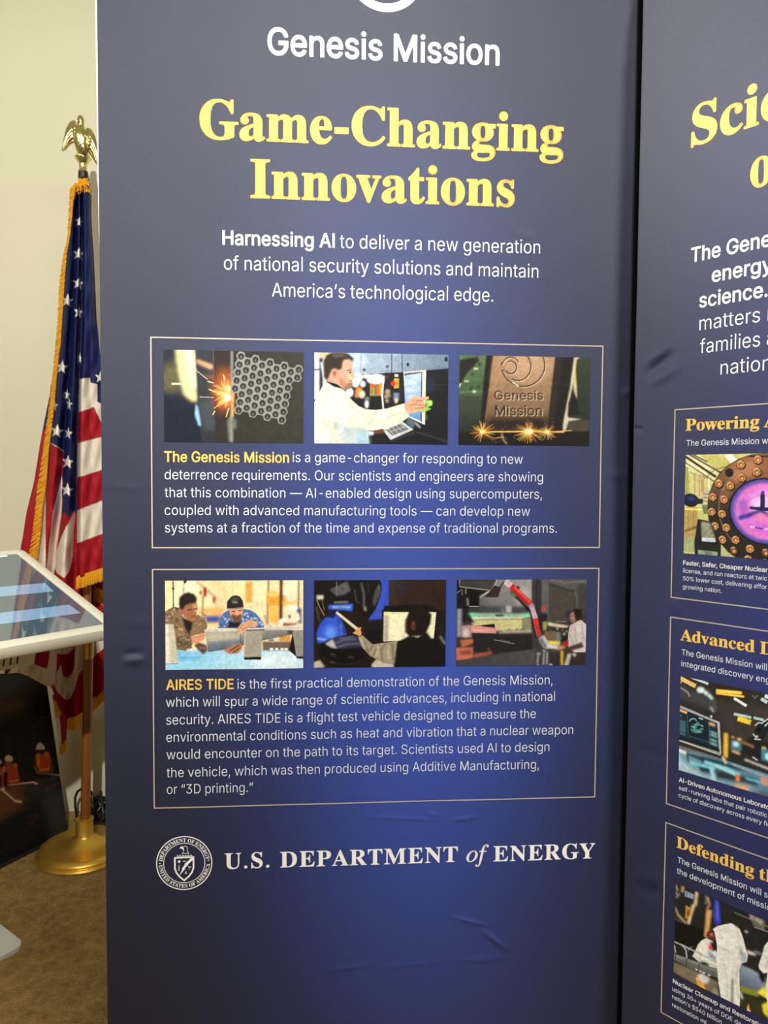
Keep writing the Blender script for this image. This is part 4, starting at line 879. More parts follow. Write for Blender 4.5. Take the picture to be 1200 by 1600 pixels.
MB().box(.04, .95, .030, .040, .01, P_H - .01).build('backing', M_black, root2)

# --- lettering of the frontal panel
P1.text('title', [('Genesis Mission', 418, 82.6, 780, 104)], .0925, M_white, bold=.0138)
P1.text('heading', [('Game-Changing', 312, 215, 880, 239.2), ('Innovations', 391.3, 308.3, 804, 322.6)], .150, M_yellow, 'serif', bold=.009)
P1.text('subheading', [('to deliver a new generation', 531, 387.3, 843.7, 396.8),
                       ('of national security solutions and maintain', 350, 421.3, 841, 434),
                       ('America’s technological edge.', 425, 463.2, 770.4, 471.8)], .050, M_white, bold=-.006)
P1.text('bold_lead', [('Harnessing AI', 347.7, 382, 523, 386.8)], .050, M_white, bold=.0125)
# ring logo, its lower rim showing at the top
def ring_mesh(cx, cz, r0, r1, a0=0, a1=360, n=96, dx=0.):
    V, Fc = [], []
    for i in range(n + 1):
        t = math.radians(a0 + (a1 - a0) * i / n)
        V += [(cx + r0 * math.cos(t) + dx, cz + r0 * math.sin(t)), (cx + r1 * math.cos(t), cz + r1 * math.sin(t))]
    Fc = [(2 * i, 2 * i + 1, 2 * i + 3, 2 * i + 2) for i in range(n)]
    return V, Fc
def merge(lst):
    V, Fc = [], []
    for v, f in lst:
        k = len(V)
        V += list(v)
        Fc += [tuple(i + k for i in q) for q in f]
    return np.array(V), Fc
_c = uv1(603.5, -44)
_r = abs(uv1(603.5, 18.5)[1] - _c[1])
V, Fc = merge([ring_mesh(_c[0], _c[1], _r * .79, _r, -172, 172),
               ring_mesh(_c[0] - _r * .2, _c[1], _r * .46, _r * .6, -160, 160, dx=-_r * .03),
               ring_mesh(_c[0] - _r * .45, _c[1], 0, _r * .26)])
P1.flat('logo', V, Fc, M_white)

def box_rect(P, x0, y0, x1, y1):
    a, b = P.uv(x0, y0), P.uv(x1, y1)
    return a[0], b[0], b[1], a[1]
B1 = P1.border('text_box', (-.4339, .4220, EYE - .1299, EYE + .2612))
B2 = P1.border('text_box', (-.4339, .4220, EYE - .6246, EYE - .1686))
P1.text('paragraph', [('is a game-changer for responding to new', 457.4, 722.6, 816.7, 724.3),
                      ('deterrence requirements. Our scientists and engineers are showing', 257.5, 750, 848.3, 751.7),
                      ('that this combination — AI-enabled design using supercomputers,', 257.5, 777.5, 846.7, 778.7),
                      ('coupled with advanced manufacturing tools — can develop new', 257.5, 805, 828, 805.7),
                      ('systems at a fraction of the time and expense of traditional programs.', 258, 832.2, 870, 832.3)],
        .0365, M_pale, bold=-.006, parent=B1)
P1.text('bold_lead', [('The Genesis Mission', 256.7, 721.9, 451.7, 722.4)], .0375, M_gold_ink, bold=.0135, parent=B1)['label'] = 'bold gold words'
P1.text('paragraph', [('is the first practical demonstration of the Genesis Mission,', 371.2, 1075.9, 862.9, 1069.2),
                      ('which will spur a wide range of scientific advances, including in national', 259.8, 1104.7, 866.5, 1094.6),
                      ('security. AIRES TIDE is a flight test vehicle designed to measure the', 260, 1131.9, 836.9, 1121.9),
                      ('environmental conditions such as heat and vibration that a nuclear weapon', 260.3, 1159, 895, 1146.6),
                      ('would encounter on the path to its target. Scientists used AI to design', 260.6, 1185.2, 858, 1174.5),
                      ('the vehicle, which was then produced using Additive Manufacturing,', 260.6, 1212.7, 841.8, 1202.5),
                      ('or “3D printing.”', 261, 1239.8, 395.4, 1237.6)], .0365, M_pale, bold=-.006, parent=B2)
P1.text('bold_lead', [('AIRES TIDE', 259.8, 1077.9, 365.3, 1075.9)], .0375, M_gold_ink, bold=.0135, parent=B2)['label'] = 'bold gold words'
P1.text('department_name', [('U.S.', 351, 1357.5, 421, 1355), ('DEPARTMENT', 437.7, 1354.4, 715, 1347.3),
                            ('ENERGY', 770.6, 1345, 929.5, 1341.4)], .0665, M_white, 'serif', bold=.004, track=.03)
P1.text('department_word', [('12', 728.4, 1346.5, 763.5, 1345.5)], .069, M_white, 'serif', bold=.007)['label'] = 'italic word of'

# round department emblem
def emblem():
    c = uv1(288, 1348.4)
    k = abs(uv1(331.8, 1348.4)[0] - c[0]) / 478.0           # metres per drawing unit
    parts = []
    X = lambda x, y: (c[0] + (x - 578) * k, c[1] - (y - 637) * k)
    R = lambda r0, r1: parts.append(ring_mesh(c[0], c[1], r0 * k, r1 * k))
    R(460, 478)
    R(345, 356)
    def arc_text(txt, a0, a1, rad, cap, flip):
        widths = [glyph('serif', ch, .006)[0] if ch != ' ' else .16 for ch in txt]
        tot = sum(widths)
        x = 0
        sc = cap / .455
        for ch, w in zip(txt, widths):
            t = (x + w / 2) / tot
            x += w
            if ch == ' ':
                continue
            a = math.radians(a0 + (a1 - a0) * t)
            adv, va, fa = glyph('serif', ch, .006)
            sx = abs(math.radians(a1 - a0)) * (rad + cap * .4) / tot
            out = []
            for px, py in va:
                lx, ly = (px - adv / 2) * sx, py * sc
                if flip:
                    rr, tx = rad + cap - ly, lx
                    out.append((c[0] + k * (rr * math.cos(a) - tx * math.sin(a)), c[1] + k * (rr * math.sin(a) + tx * math.cos(a))))
                else:
                    rr, tx = rad + ly, lx
                    out.append((c[0] + k * (rr * math.cos(a) + tx * math.sin(a)), c[1] + k * (rr * math.sin(a) - tx * math.cos(a))))
            parts.append((out, [tuple(t) for t in fa]))
    arc_text('DEPARTMENT OF ENERGY', 174, 8, 374, 62, False)
    arc_text('UNITED STATES OF AMERICA', 183, 357, 374, 62, True)
    def poly(pts):
        va, fa = tri_fill([[X(*p) for p in pts]])
        parts.append((list(map(tuple, va)), [tuple(t) for t in fa]))
    def stroke(pts, w):
        p = [np.array(q, float) for q in pts]
        for a, b in zip(p[:-1], p[1:]):
            d = b - a
            n = np.array([-d[1], d[0]]) / np.hypot(*d) * w / 2
            e = d / np.hypot(*d) * w * .3
            poly([a + n - e, b + n + e, b - n + e, a - n - e])
    for x, y in ((163, 632), (988, 598)):
        t = np.arange(10) * .628
        poly([(x + 11 * math.cos(q), y + 11 * math.sin(q)) for q in t])
    sh = [(418, 540), (735, 535), (735, 720), (710, 800), (655, 875), (575, 945), (500, 880), (445, 810), (418, 730), (418, 540)]
    stroke(sh, 28)
    poly([(735, 545), (735, 575), (640, 665), (650, 665), (585, 730), (597, 735), (495, 855), (545, 740), (535, 735), (590, 660), (580, 655), (690, 555)])
    t = np.arange(12) * math.pi / 6
    poly([(490 + 24 * math.cos(q), 608 + 24 * math.sin(q)) for q in t])
    poly([(500, 372), (515, 345), (545, 340), (572, 365), (575, 410), (560, 412), (548, 385), (525, 380)])
    stroke([(560, 345), (600, 335), (628, 352), (632, 420), (655, 465)], 9)
    stroke([(540, 470), (560, 462), (600, 465), (660, 465)], 9)
    stroke([(575, 410), (565, 440), (545, 462)], 6)
    for i in range(6):
        stroke([(455 + i * 47, 490), (475 + i * 47, 515)], 10)
    stroke([(455, 515), (700, 510)], 7)
    stroke([(490, 670), (490, 770)], 8)
    stroke([(478, 700), (478, 770)], 5)
    stroke([(645, 705), (695, 710)], 14)
    stroke([(660, 705), (660, 760)], 7)
    stroke([(560, 605), (600, 605)], 14)
    stroke([(605, 790), (605, 825)], 16)
    stroke([(575, 820), (625, 820)], 6)
    V, Fc = merge(parts)
    P1.flat('emblem', V, Fc, M_white)['label'] = 'round white emblem with shield'
emblem()

# --- lettering of the angled panel (only what the frame shows)
P2.text('heading', [('Scie', 1079.6, 228.5, 1186, 194, 'Sci')], .150, M_yellow, 'serif', bold=.009)
P2.text('heading', [('o', 1171.7, 296, 1206, 284)], .150, M_yellow, 'serif', bold=.009)
P2.text('bold_lead', [('The Genesis', 1079.9, 410.5, 1186.6, 387.5, 'The Gen'), ('energy', 1112.3, 440.5, 1188.4, 427.5, 'energ'),
                      ('science.', 1092.7, 481, 1199.4, 463)], .050, M_white, bold=.0125)
P2.text('subheading', [('matters r', 1093, 517, 1187.5, 502.5, 'matters'), ('families a', 1093.9, 553.5, 1187.5, 540, 'families'),
                       ('nation', 1125.9, 586.2, 1187.5, 579, 'natio')], .050, M_white, bold=-.006)
C1 = P2.border('text_box', (.0851, .89, EYE - .2175, EYE + .1344))
C2 = P2.border('text_box', (.0851, .89, EYE - .6115, EYE - .2528))
C3 = P2.border('text_box', (.0851, .89, EYE - 1.0196, EYE - .6462))
for par, title, sub, bold, small in (
        (C1, ('Powering A', 1071.4, 673.2, 1186.5, 667.6, 'Powering'),
         [('The Genesis Mission w', 1072.9, 696.6, 1185.8, 694, 'The Genesis Mission')],
         ('Faster, Safer, Cheaper Nuclear', 1067.5, 882, 1199.5, 894.4),
         [('license, and run reactors at twic', 1067.5, 894.3, 1198.6, 907.5), ('50% lower cost, delivering affor', 1067.3, 906.5, 1198.6, 921),
          ('growing nation.', 1066.8, 919.5, 1127.7, 926.6)]),
        (C2, ('Advanced D', 1062.9, 1000.3, 1179.5, 1019, 'Advanced'),
         [('The Genesis Mission will', 1065, 1023.7, 1198.6, 1047), ('integrated discovery eng', 1064.4, 1041.4, 1195, 1065.5, 'integrated discovery en')],
         ('AI-Driven Autonomous Laborato', 1060.7, 1221.9, 1196.9, 1262.5, 'AI-Driven Autonomous Laborat'),
         [('self-running labs that pair robotic', 1060.7, 1234.4, 1198.6, 1276.5), ('cycle of discovery across every fie', 1060.2, 1246.3, 1198.6, 1289.5, 'cycle of discovery across every fi')]),
        (C3, ('Defending th', 1056.8, 1325.8, 1178.7, 1367, 'Defending'),
         [('The Genesis Mission will s', 1058.7, 1349.5, 1189.5, 1396.5, 'The Genesis Mission will'),
          ('the development of missio', 1057.5, 1366.5, 1197, 1418, 'the development of missi')],
         ('Nuclear Cleanup and Restoratio', 1051.8, 1539.3, 1185, 1599, 'Nuclear Cleanup and Restorati'),
         [('using 30+ years of DOE da', 1051, 1550.5, 1144.5, 1592.5, 'using 30+ years of DOE'), ('nation’s $540 billion', 1050.8, 1561.8, 1127.7, 1597),
          ('restoration mi', 1050.5, 1573.8, 1091.7, 1592, 'restoration')])):
    P2.text('heading', [title], .046, M_gold_ink, 'serif', bold=.008, parent=par)['label'] = 'gold heading'
    P2.text('paragraph', sub, .0212, M_pale, bold=.002, parent=par)
    P2.text('bold_lead', [bold], .0155, M_white, bold=.0145, parent=par)
    P2.text('caption', small, .0155, M_pale, parent=par)
# ---------------------------------------------------------------- printed photographs
def pic_honeycomb(c):
    c.rect(100, 110, 480, 810, (44, 50, 60))
    c.ell(170, 330, 80, 110, (104, 102, 70), 40)
    c.poly([(100, 430), (300, 480), (370, 500), (400, 810), (100, 810)], (26, 34, 50), 25)
    c.poly([(205, 100), (334, 100), (346, 250), (361, 492), (318, 488), (262, 440), (235, 330), (210, 200)], (226, 214, 162), 14)
    c.poly([(270, 100), (332, 100), (344, 260), (352, 400), (310, 380), (280, 240)], (244, 236, 196), 16)
    c.line([(176, 366), (262, 367)], [14, 9], (255, 250, 200), 1)
    c.poly([(345, 100), (478, 100), (492, 810), (392, 810), (362, 490)], (58, 62, 70), 3, to=(50, 52, 56), axis=((0, 122), (0, 795)))
    c.poly([(365, 480), (480, 470), (490, 700), (400, 690)], (82, 88, 96), 18, .7)
    c.poly([(348, 510), (362, 530), (386, 670), (368, 665), (342, 590)], (160, 196, 228), 6)
    c.line([(355, 205), (470, 250)], [20, 34], (226, 172, 132), 9)
    c.line([(420, 312), (475, 318)], 24, (140, 100, 90), 9, .7)
    c.line([(345, 265), (432, 335)], 4, (230, 210, 190))
    c.line([(376, 460), (478, 464)], 4, (205, 205, 205))
    c.poly([(474, 100), (604, 100), (604, 810), (492, 810)], (54, 48, 44), 2)
    c.line([(474, 130), (478, 340)], 5, (110, 100, 92), 2)
    c.ell(555, 410, 74, 150, (196, 104, 40), 40, .85)
    c.ell(570, 440, 50, 80, (250, 160, 60), 22, .9)
    c.line([(608, 110), (606, 790)], 17, (142, 142, 136), 3)
    c.line([(618, 330), (612, 600)], 16, (250, 170, 70), 4, .9)
    c.line([(605, 600), (590, 640), (600, 780)], 26, (150, 150, 142), 8, .7)
    g = np.random.default_rng(5)
    for i in range(46):
        a = math.radians(g.uniform(100, 262))
        L = g.uniform(50, 170)
        x, y = 575 + g.uniform(-8, 20), 462 + g.uniform(-60, 12)
        c.line([(x, y), (x + L * math.cos(a) * .72, y - L * math.sin(a))], [6, 2.5], (255, 205 + g.uniform(-40, 40), 130 + g.uniform(-50, 60)), 0, .85)
    for a, b in (((470, 590), (485, 560)), ((566, 605), (585, 540)), ((545, 300), (560, 340)), ((432, 348), (480, 362)), ((440, 405), (490, 425))):
        c.line([a, b], 6, (255, 225, 150))
    c.ell(576, 465, 22, 24, (255, 250, 215), 6)
    c.ell(590, 400, 14, 18, (255, 235, 180), 6)
    c.rect(628, 110, 1140, 810, (56, 52, 45), 6, to=(64, 60, 52), axis=((640, 0), (1125, 0)))
    c.ell(625, 655, 16, 40, (120, 120, 112), 10)
    b1, b2, o = np.array((-10.6, 57.6)), np.array((47, 40.5)), np.array((672, 168))
    for i in range(-8, 12):
        for j in range(-2, 12):
            q = o + i * b1 + j * b2
            top = 150 + (q[0] - 640) * .2
            bot = 560 + (q[0] - 650) * .235
            lf, rt = 632, 1112 - (q[1] - 230) * .33
            if top - 8 < q[1] < bot and lf - 4 < q[0] < rt:
                hexa = [(q[0] + 35 * math.cos(math.radians(a)), q[1] + 36 * math.sin(math.radians(a))) for a in range(12, 372, 60)]
                c.poly(hexa, (150, 150, 144))
    for i in range(-8, 12):
        for j in range(-2, 12):
            q = o + i * b1 + j * b2
            top = 150 + (q[0] - 640) * .2
            bot = 560 + (q[0] - 650) * .235
            rt = 1112 - (q[1] - 230) * .33
            if top - 8 < q[1] < bot and 628 < q[0] < rt:
                c.ell(q[0] + 1, q[1] + 2, 22, 23, (50, 49, 45), 2)
                c.ell(q[0] + 1, q[1] + 6, 7, 12, (112, 111, 105), 2)

def pic_operator(c):
    c.rect(40, 90, 1120, 840, (30, 32, 36))
    c.poly([(40, 90), (1120, 90), (1120, 226), (760, 258), (380, 275), (40, 320)], (176, 192, 208), 2, to=(120, 138, 158), axis=((300, 0), (1100, 0)))
    c.ell(380, 160, 90, 70, (196, 212, 226), 30)
    c.line([(656, 118), (656, 265)], 8, (70, 80, 96), 2)
    c.line([(738, 118), (738, 258)], 7, (78, 90, 106), 2)
    c.line([(420, 110), (415, 270)], 5, (140, 155, 175), 2)
    for x, y in ((622, 215), (442, 240)):
        c.ell(x, y, 12, 12, (84, 92, 104), 2)
    c.ell(783, 197, 11, 15, (40, 44, 52), 2)
    c.ell(1083, 155, 13, 20, (40, 44, 50), 2)
    c.rect(40, 100, 150, 470, (222, 226, 222))
    c.rect(88, 100, 200, 150, (214, 200, 160), 6)
    c.rect(95, 150, 125, 440, (52, 58, 66), 6)
    c.line([(40, 240), (100, 238)], 10, (80, 84, 90), 2)
    c.line([(112, 180), (140, 330)], 18, (190, 215, 235), 4)
    for x, y, rx, ry, col in ((535, 312, 72, 40, (250, 250, 250)), (376, 320, 34, 54, (250, 250, 248)), (432, 350, 20, 24, (225, 240, 250)),
                              (408, 300, 20, 30, (245, 240, 235)), (328, 416, 30, 34, (245, 245, 245)), (402, 408, 27, 34, (240, 150, 40)),
                              (424, 430, 24, 28, (250, 225, 190)), (385, 440, 18, 16, (225, 130, 110)), (460, 290, 34, 16, (235, 245, 255)),
                              (462, 505, 14, 32, (240, 240, 235)), (465, 465, 20, 14, (130, 130, 130))):
        c.ell(x, y, rx, ry, col, 4)
    c.rect(488, 352, 584, 440, (236, 160, 46), 2)
    c.rect(520, 352, 545, 440, (96, 128, 84), 5)
    c.rect(488, 352, 524, 380, (204, 80, 40), 5)
    c.rect(490, 380, 512, 440, (110, 140, 90), 6)
    c.rect(545, 352, 560, 440, (210, 90, 40), 5)
    c.line([(606, 285), (588, 360), (582, 440), (592, 552)], 13, (232, 234, 232), 1)
    c.rect(600, 262, 748, 545, (38, 36, 40), 3)
    c.rect(618, 280, 634, 310, (90, 50, 46), 4)
    c.rect(678, 274, 706, 294, (200, 205, 205), 2)
    c.rect(674, 306, 712, 382, (238, 178, 48), 2)
    c.ell(668, 346, 19, 20, (214, 58, 40), 2)
    c.ell(694, 345, 14, 14, (236, 120, 60), 3)
    c.rect(672, 418, 712, 476, (128, 146, 180), 3)
    c.ell(692, 402, 16, 14, (30, 30, 34), 2)
    c.ell(692, 478, 12, 22, (222, 205, 170), 3)
    for x, y, r in ((624, 410, 20), (612, 446, 16), (636, 440, 12), (620, 480, 14)):
        c.ell(x, y, r, r, (176, 158, 130), 5)
    c.rect(930, 300, 985, 405, (54, 70, 96), 14)
    c.poly([(925, 240), (1110, 226), (1110, 840), (925, 690)], (32, 34, 34), 6, .5)
    c.line([(840, 720), (1100, 800)], 6, (90, 94, 96), 4, .7)
    c.line([(985, 352), (1110, 354)], 3, (54, 56, 58))
    c.poly([(748, 258), (925, 240), (918, 668), (770, 600)], (240, 238, 216), 1)
    c.poly([(756, 270), (895, 252), (888, 640), (760, 585)], (196, 218, 240), 1, to=(88, 150, 214), axis=((0, 260), (0, 640)))
    c.poly([(750, 285), (890, 262), (890, 252), (756, 266)], (90, 96, 104), 1)
    c.line([(892, 255), (888, 645)], 9, (60, 68, 80), 1)
    for k in range(4):
        c.rect(775, 330 + 55 * k, 850, 352 + 55 * k, (228, 238, 246), 8, .7)
    c.poly([(788, 605), (842, 640), (825, 700), (768, 650)], (98, 112, 126), 4)
    c.poly([(645, 782), (832, 715), (838, 738), (660, 798)], (52, 56, 62), 2)
    c.poly([(582, 700), (738, 640), (826, 705), (648, 785)], (206, 208, 208), 1)
    c.poly([(612, 706), (730, 658), (792, 702), (660, 752)], (116, 118, 120), 2)
    for k in range(4):
        x = 630 + 32 * k
        c.line([(x, 690 - 11 * k + 8), (x + 40, 740 - 13 * k)], 5, (205, 205, 205), 1, .8)
    c.line([(640, 724), (762, 680)], 5, (200, 200, 200), 1, .8)
    c.line([(840, 650), (880, 690)], 10, (200, 205, 205), 3)
    # the man in the white coat
    c.poly([(148, 330), (232, 350), (296, 398), (306, 360), (240, 250), (168, 240)], (206, 152, 124), 2)
    coat = [(40, 520), (62, 480), (92, 420), (118, 372), (150, 336), (210, 372), (262, 384), (286, 398), (310, 432), (350, 478), (400, 522), (452, 545), (530, 552),
            (620, 540), (700, 516), (752, 500), (775, 540), (796, 602), (745, 638), (690, 665), (600, 695), (520, 712), (472, 708), (480, 840), (40, 840)]
    c.poly(coat, (232, 233, 212), 2)
    c.poly([(210, 640), (330, 690), (470, 706), (474, 740), (300, 730), (200, 690)], (176, 186, 178), 12)
    c.poly([(230, 660), (460, 712), (480, 840), (330, 840), (240, 760)], (200, 212, 212), 12)
    c.poly([(380, 710), (468, 715), (476, 840), (400, 840)], (170, 200, 216), 18, .8)
    c.poly([(470, 712), (520, 722), (515, 742), (480, 748)], (224, 228, 224), 3)
    c.poly([(515, 712), (600, 702), (600, 730), (530, 738)], (120, 70, 50), 4)
    for pts in ([(60, 540), (140, 620), (215, 655)], [(240, 500), (215, 570), (210, 640)], [(100, 640), (180, 690), (240, 700)], [(70, 720), (130, 690)],
                [(150, 830), (230, 720)], [(210, 830), (262, 740)], [(290, 450), (380, 560), (470, 600)], [(480, 640), (600, 620), (730, 570)],
                [(420, 690), (450, 660), (560, 650)], [(120, 380), (180, 400)], [(660, 540), (760, 590)], [(80, 440), (130, 500)]):
        c.line(pts, 8, (190, 196, 178), 4, .75)
    for pts in ([(250, 480), (330, 560), (420, 610)], [(520, 600), (640, 590)], [(90, 560), (130, 600)], [(160, 740), (110, 810)], [(700, 540), (770, 560)]):
        c.line(pts, 12, (248, 248, 236), 5, .8)
    c.poly([(130, 290), (128, 172), (168, 128), (255, 140), (352, 172), (352, 236), (374, 298), (352, 314), (350, 334), (354, 352), (336, 380), (300, 392), (250, 362), (205, 332)], (222, 172, 146), 2)
    c.poly([(300, 260), (340, 250), (350, 300), (330, 330)], (240, 192, 164), 8)
    c.poly([(240, 300), (290, 330), (320, 385), (270, 375)], (196, 140, 116), 8)
    c.poly([(132, 300), (126, 176), (150, 128), (190, 108), (260, 100), (320, 116), (360, 150), (360, 178), (322, 160), (280, 168), (268, 232), (240, 246), (224, 232), (196, 235), (184, 262), (166, 308), (148, 318)], (60, 50, 40), 3)
    c.poly([(180, 120), (260, 112), (300, 135), (220, 150)], (98, 84, 66), 6)
    c.poly([(190, 240), (232, 236), (236, 268), (224, 304), (204, 308)], (214, 150, 126), 2)
    c.ell(212, 270, 9, 20, (160, 96, 78), 3)
    c.line([(308, 246), (346, 240)], 7, (70, 50, 40), 2)
    c.ell(334, 260, 12, 6, (58, 46, 42), 2)
    c.poly([(284, 378), (318, 340), (352, 344), (350, 372), (330, 388), (300, 396)], (150, 112, 96), 4)
    c.line([(330, 346), (353, 347)], 6, (150, 80, 72), 1)
    c.line([(322, 326), (352, 328)], 8, (120, 86, 70), 2)
    c.poly([(752, 520), (790, 478), (832, 440), (880, 452), (944, 446), (950, 464), (905, 478), (916, 500), (930, 512), (918, 528), (912, 556), (868, 566), (830, 574), (788, 586), (770, 560)], (226, 178, 142), 2)
    for pts in ([(850, 480), (905, 478)], [(845, 510), (925, 514)], [(842, 540), (915, 534)], [(800, 520), (840, 500)]):
        c.line(pts, 6, (176, 120, 92), 2)
    c.poly([(912, 474), (972, 478), (975, 515), (940, 528), (966, 545), (930, 560), (900, 572), (868, 560), (916, 552), (924, 528), (934, 512)], (158, 214, 84), 2)
    c.poly([(940, 480), (972, 480), (972, 512), (945, 515)], (190, 236, 120), 3)
    c.rect(922, 590, 934, 630, (70, 120, 60), 3)

def pic_plate(c):
    c.rect(60, 100, 1100, 820, (48, 54, 44))
    c.poly([(60, 100), (292, 100), (266, 430), (60, 430)], (96, 126, 86), 4, to=(78, 104, 72), axis=((0, 120), (0, 430)))
    c.poly([(60, 425), (268, 425), (250, 690), (60, 690)], (72, 84, 66), 6, to=(46, 52, 44), axis=((0, 425), (0, 700)))
    c.poly([(70, 162), (190, 140), (226, 148), (232, 162), (150, 250), (70, 370)], (44, 40, 34), 3)
    c.line([(80, 360), (98, 330)], 10, (226, 222, 196), 2)
    for x, y in ((208, 222), (138, 315)):
        c.rect(x - 16, y - 8, x + 18, y + 9, (176, 190, 150), 2)
    for x, y in ((182, 265), (215, 140), (236, 190), (172, 368), (228, 356)):
        c.ell(x, y, 10, 12, (50, 52, 44), 3)
    c.line([(90, 398), (262, 392)], 4, (170, 180, 150), 3, .8)
    c.ell(196, 392, 11, 9, (240, 240, 215), 3)
    c.poly([(290, 100), (344, 100), (268, 690), (235, 690), (268, 280)], (38, 33, 26), 3)
    c.poly([(342, 100), (808, 100), (742, 690), (262, 690)], (196, 160, 124), 3, to=(120, 94, 68), axis=((420, 130), (400, 660)))
    c.ell(600, 190, 170, 120, (208, 172, 136), 50, .7)
    c.poly([(290, 580), (755, 580), (742, 700), (262, 700)], (52, 42, 32), 26)
    c.poly([(322, 250), (345, 130), (390, 130), (330, 400)], (170, 138, 104), 14, .6)
    c.poly([(805, 100), (955, 100), (905, 400), (860, 700), (738, 700)], (36, 32, 26), 3)
    c.poly([(808, 110), (850, 110), (790, 640), (748, 640)], (64, 54, 42), 12, .7)
    # engraved rings
    for dx, dy, col, w in ((5, 6, (232, 206, 168), 8), (0, 0, (66, 52, 38), 9)):
        c.ring(560 + dx, 195 + dy, 162, 158, w, col, 1, 1, -60, 188)
        c.ring(522 + dx, 202 + dy, 96, 108, w, col, 1, 1, -70, 120)
        c.ring(468 + dx, 212 + dy, 42, 47, w, col, 1, 1, -120, 150)
        c.ring(468 + dx, 212 + dy, 68, 76, w - 2, col, 1, 1, 195, 330)
    c.poly([(392, 200), (430, 205), (428, 236), (394, 236)], (176, 142, 110), 2)
    c.line([(394, 234), (426, 232)], 6, (70, 54, 40), 1)
    c.line([(480, 322), (525, 350)], 9, (240, 225, 190), 2)
    c.text('sans', 'Genesis', 350, 717, 456, 66, (230, 204, 166), .012)
    c.text('sans', 'Genesis', 344, 711, 451, 66, (54, 42, 32), .012)
    c.text('sans', 'Mission', 356, 708, 573, 70, (222, 196, 160), .012)
    c.text('sans', 'Mission', 350, 702, 568, 70, (48, 38, 30), .012)
    # right side metal
    c.poly([(955, 100), (1100, 100), (1080, 690), (960, 690), (966, 430)], (60, 74, 52), 4, to=(46, 54, 42), axis=((0, 130), (0, 650)))
    c.poly([(946, 125), (988, 132), (962, 152), (940, 310), (905, 470), (884, 640), (864, 722), (862, 640), (880, 540), (915, 360)], (232, 224, 188), 3)
    c.poly([(950, 180), (964, 370), (966, 450), (940, 375), (938, 300)], (226, 212, 156), 4)
    c.poly([(930, 400), (968, 450), (985, 560), (905, 570), (900, 480)], (36, 32, 28), 6)
    c.poly([(880, 560), (905, 588), (1000, 598), (905, 614), (876, 690), (868, 690)], (228, 222, 196), 3)
    c.poly([(900, 610), (1060, 605), (1060, 690), (885, 690)], (96, 88, 74), 10, .7)
    c.rect(60, 690, 1100, 820, (34, 29, 22), 4)
    c.line([(240, 692), (560, 690), (870, 694)], 9, (255, 214, 110), 2)
    c.line([(780, 692), (930, 682)], 6, (240, 190, 110), 2)
    g = np.random.default_rng(9)
    for x, y, n, L in ((256, 692, 26, 110), (604, 690, 60, 120), (742, 694, 30, 80)):
        c.ell(x, y, L * .55, L * .3, (200, 130, 50), 18, .6)
        for i in range(n):
            a = g.uniform(0, 2 * math.pi)
            r = L * g.uniform(.35, 1.05)
            c.line([(x, y), (x + r * math.cos(a), y + r * math.sin(a) * .8)], [6, 2], (255, 196 + g.uniform(-40, 50), 90 + g.uniform(-40, 60)), 0, .7)
        c.ell(x, y, 34 if n > 40 else 20, 20 if n > 40 else 12, (255, 244, 190), 5)
    c.line([(256, 694), (340, 740), (420, 730)], 5, (250, 200, 110), 2, .7)
    c.line([(400, 700), (408, 745), (440, 785)], 7, (220, 200, 150), 3, .8)
    c.ring(700, 735, 22, 18, 5, (190, 160, 120), 2, .6)
    for i in range(40):
        x, y = g.uniform(300, 800), g.uniform(600, 790)
        c.ell(x, y, 3, 3, (230, 180, 110), 0, .5)

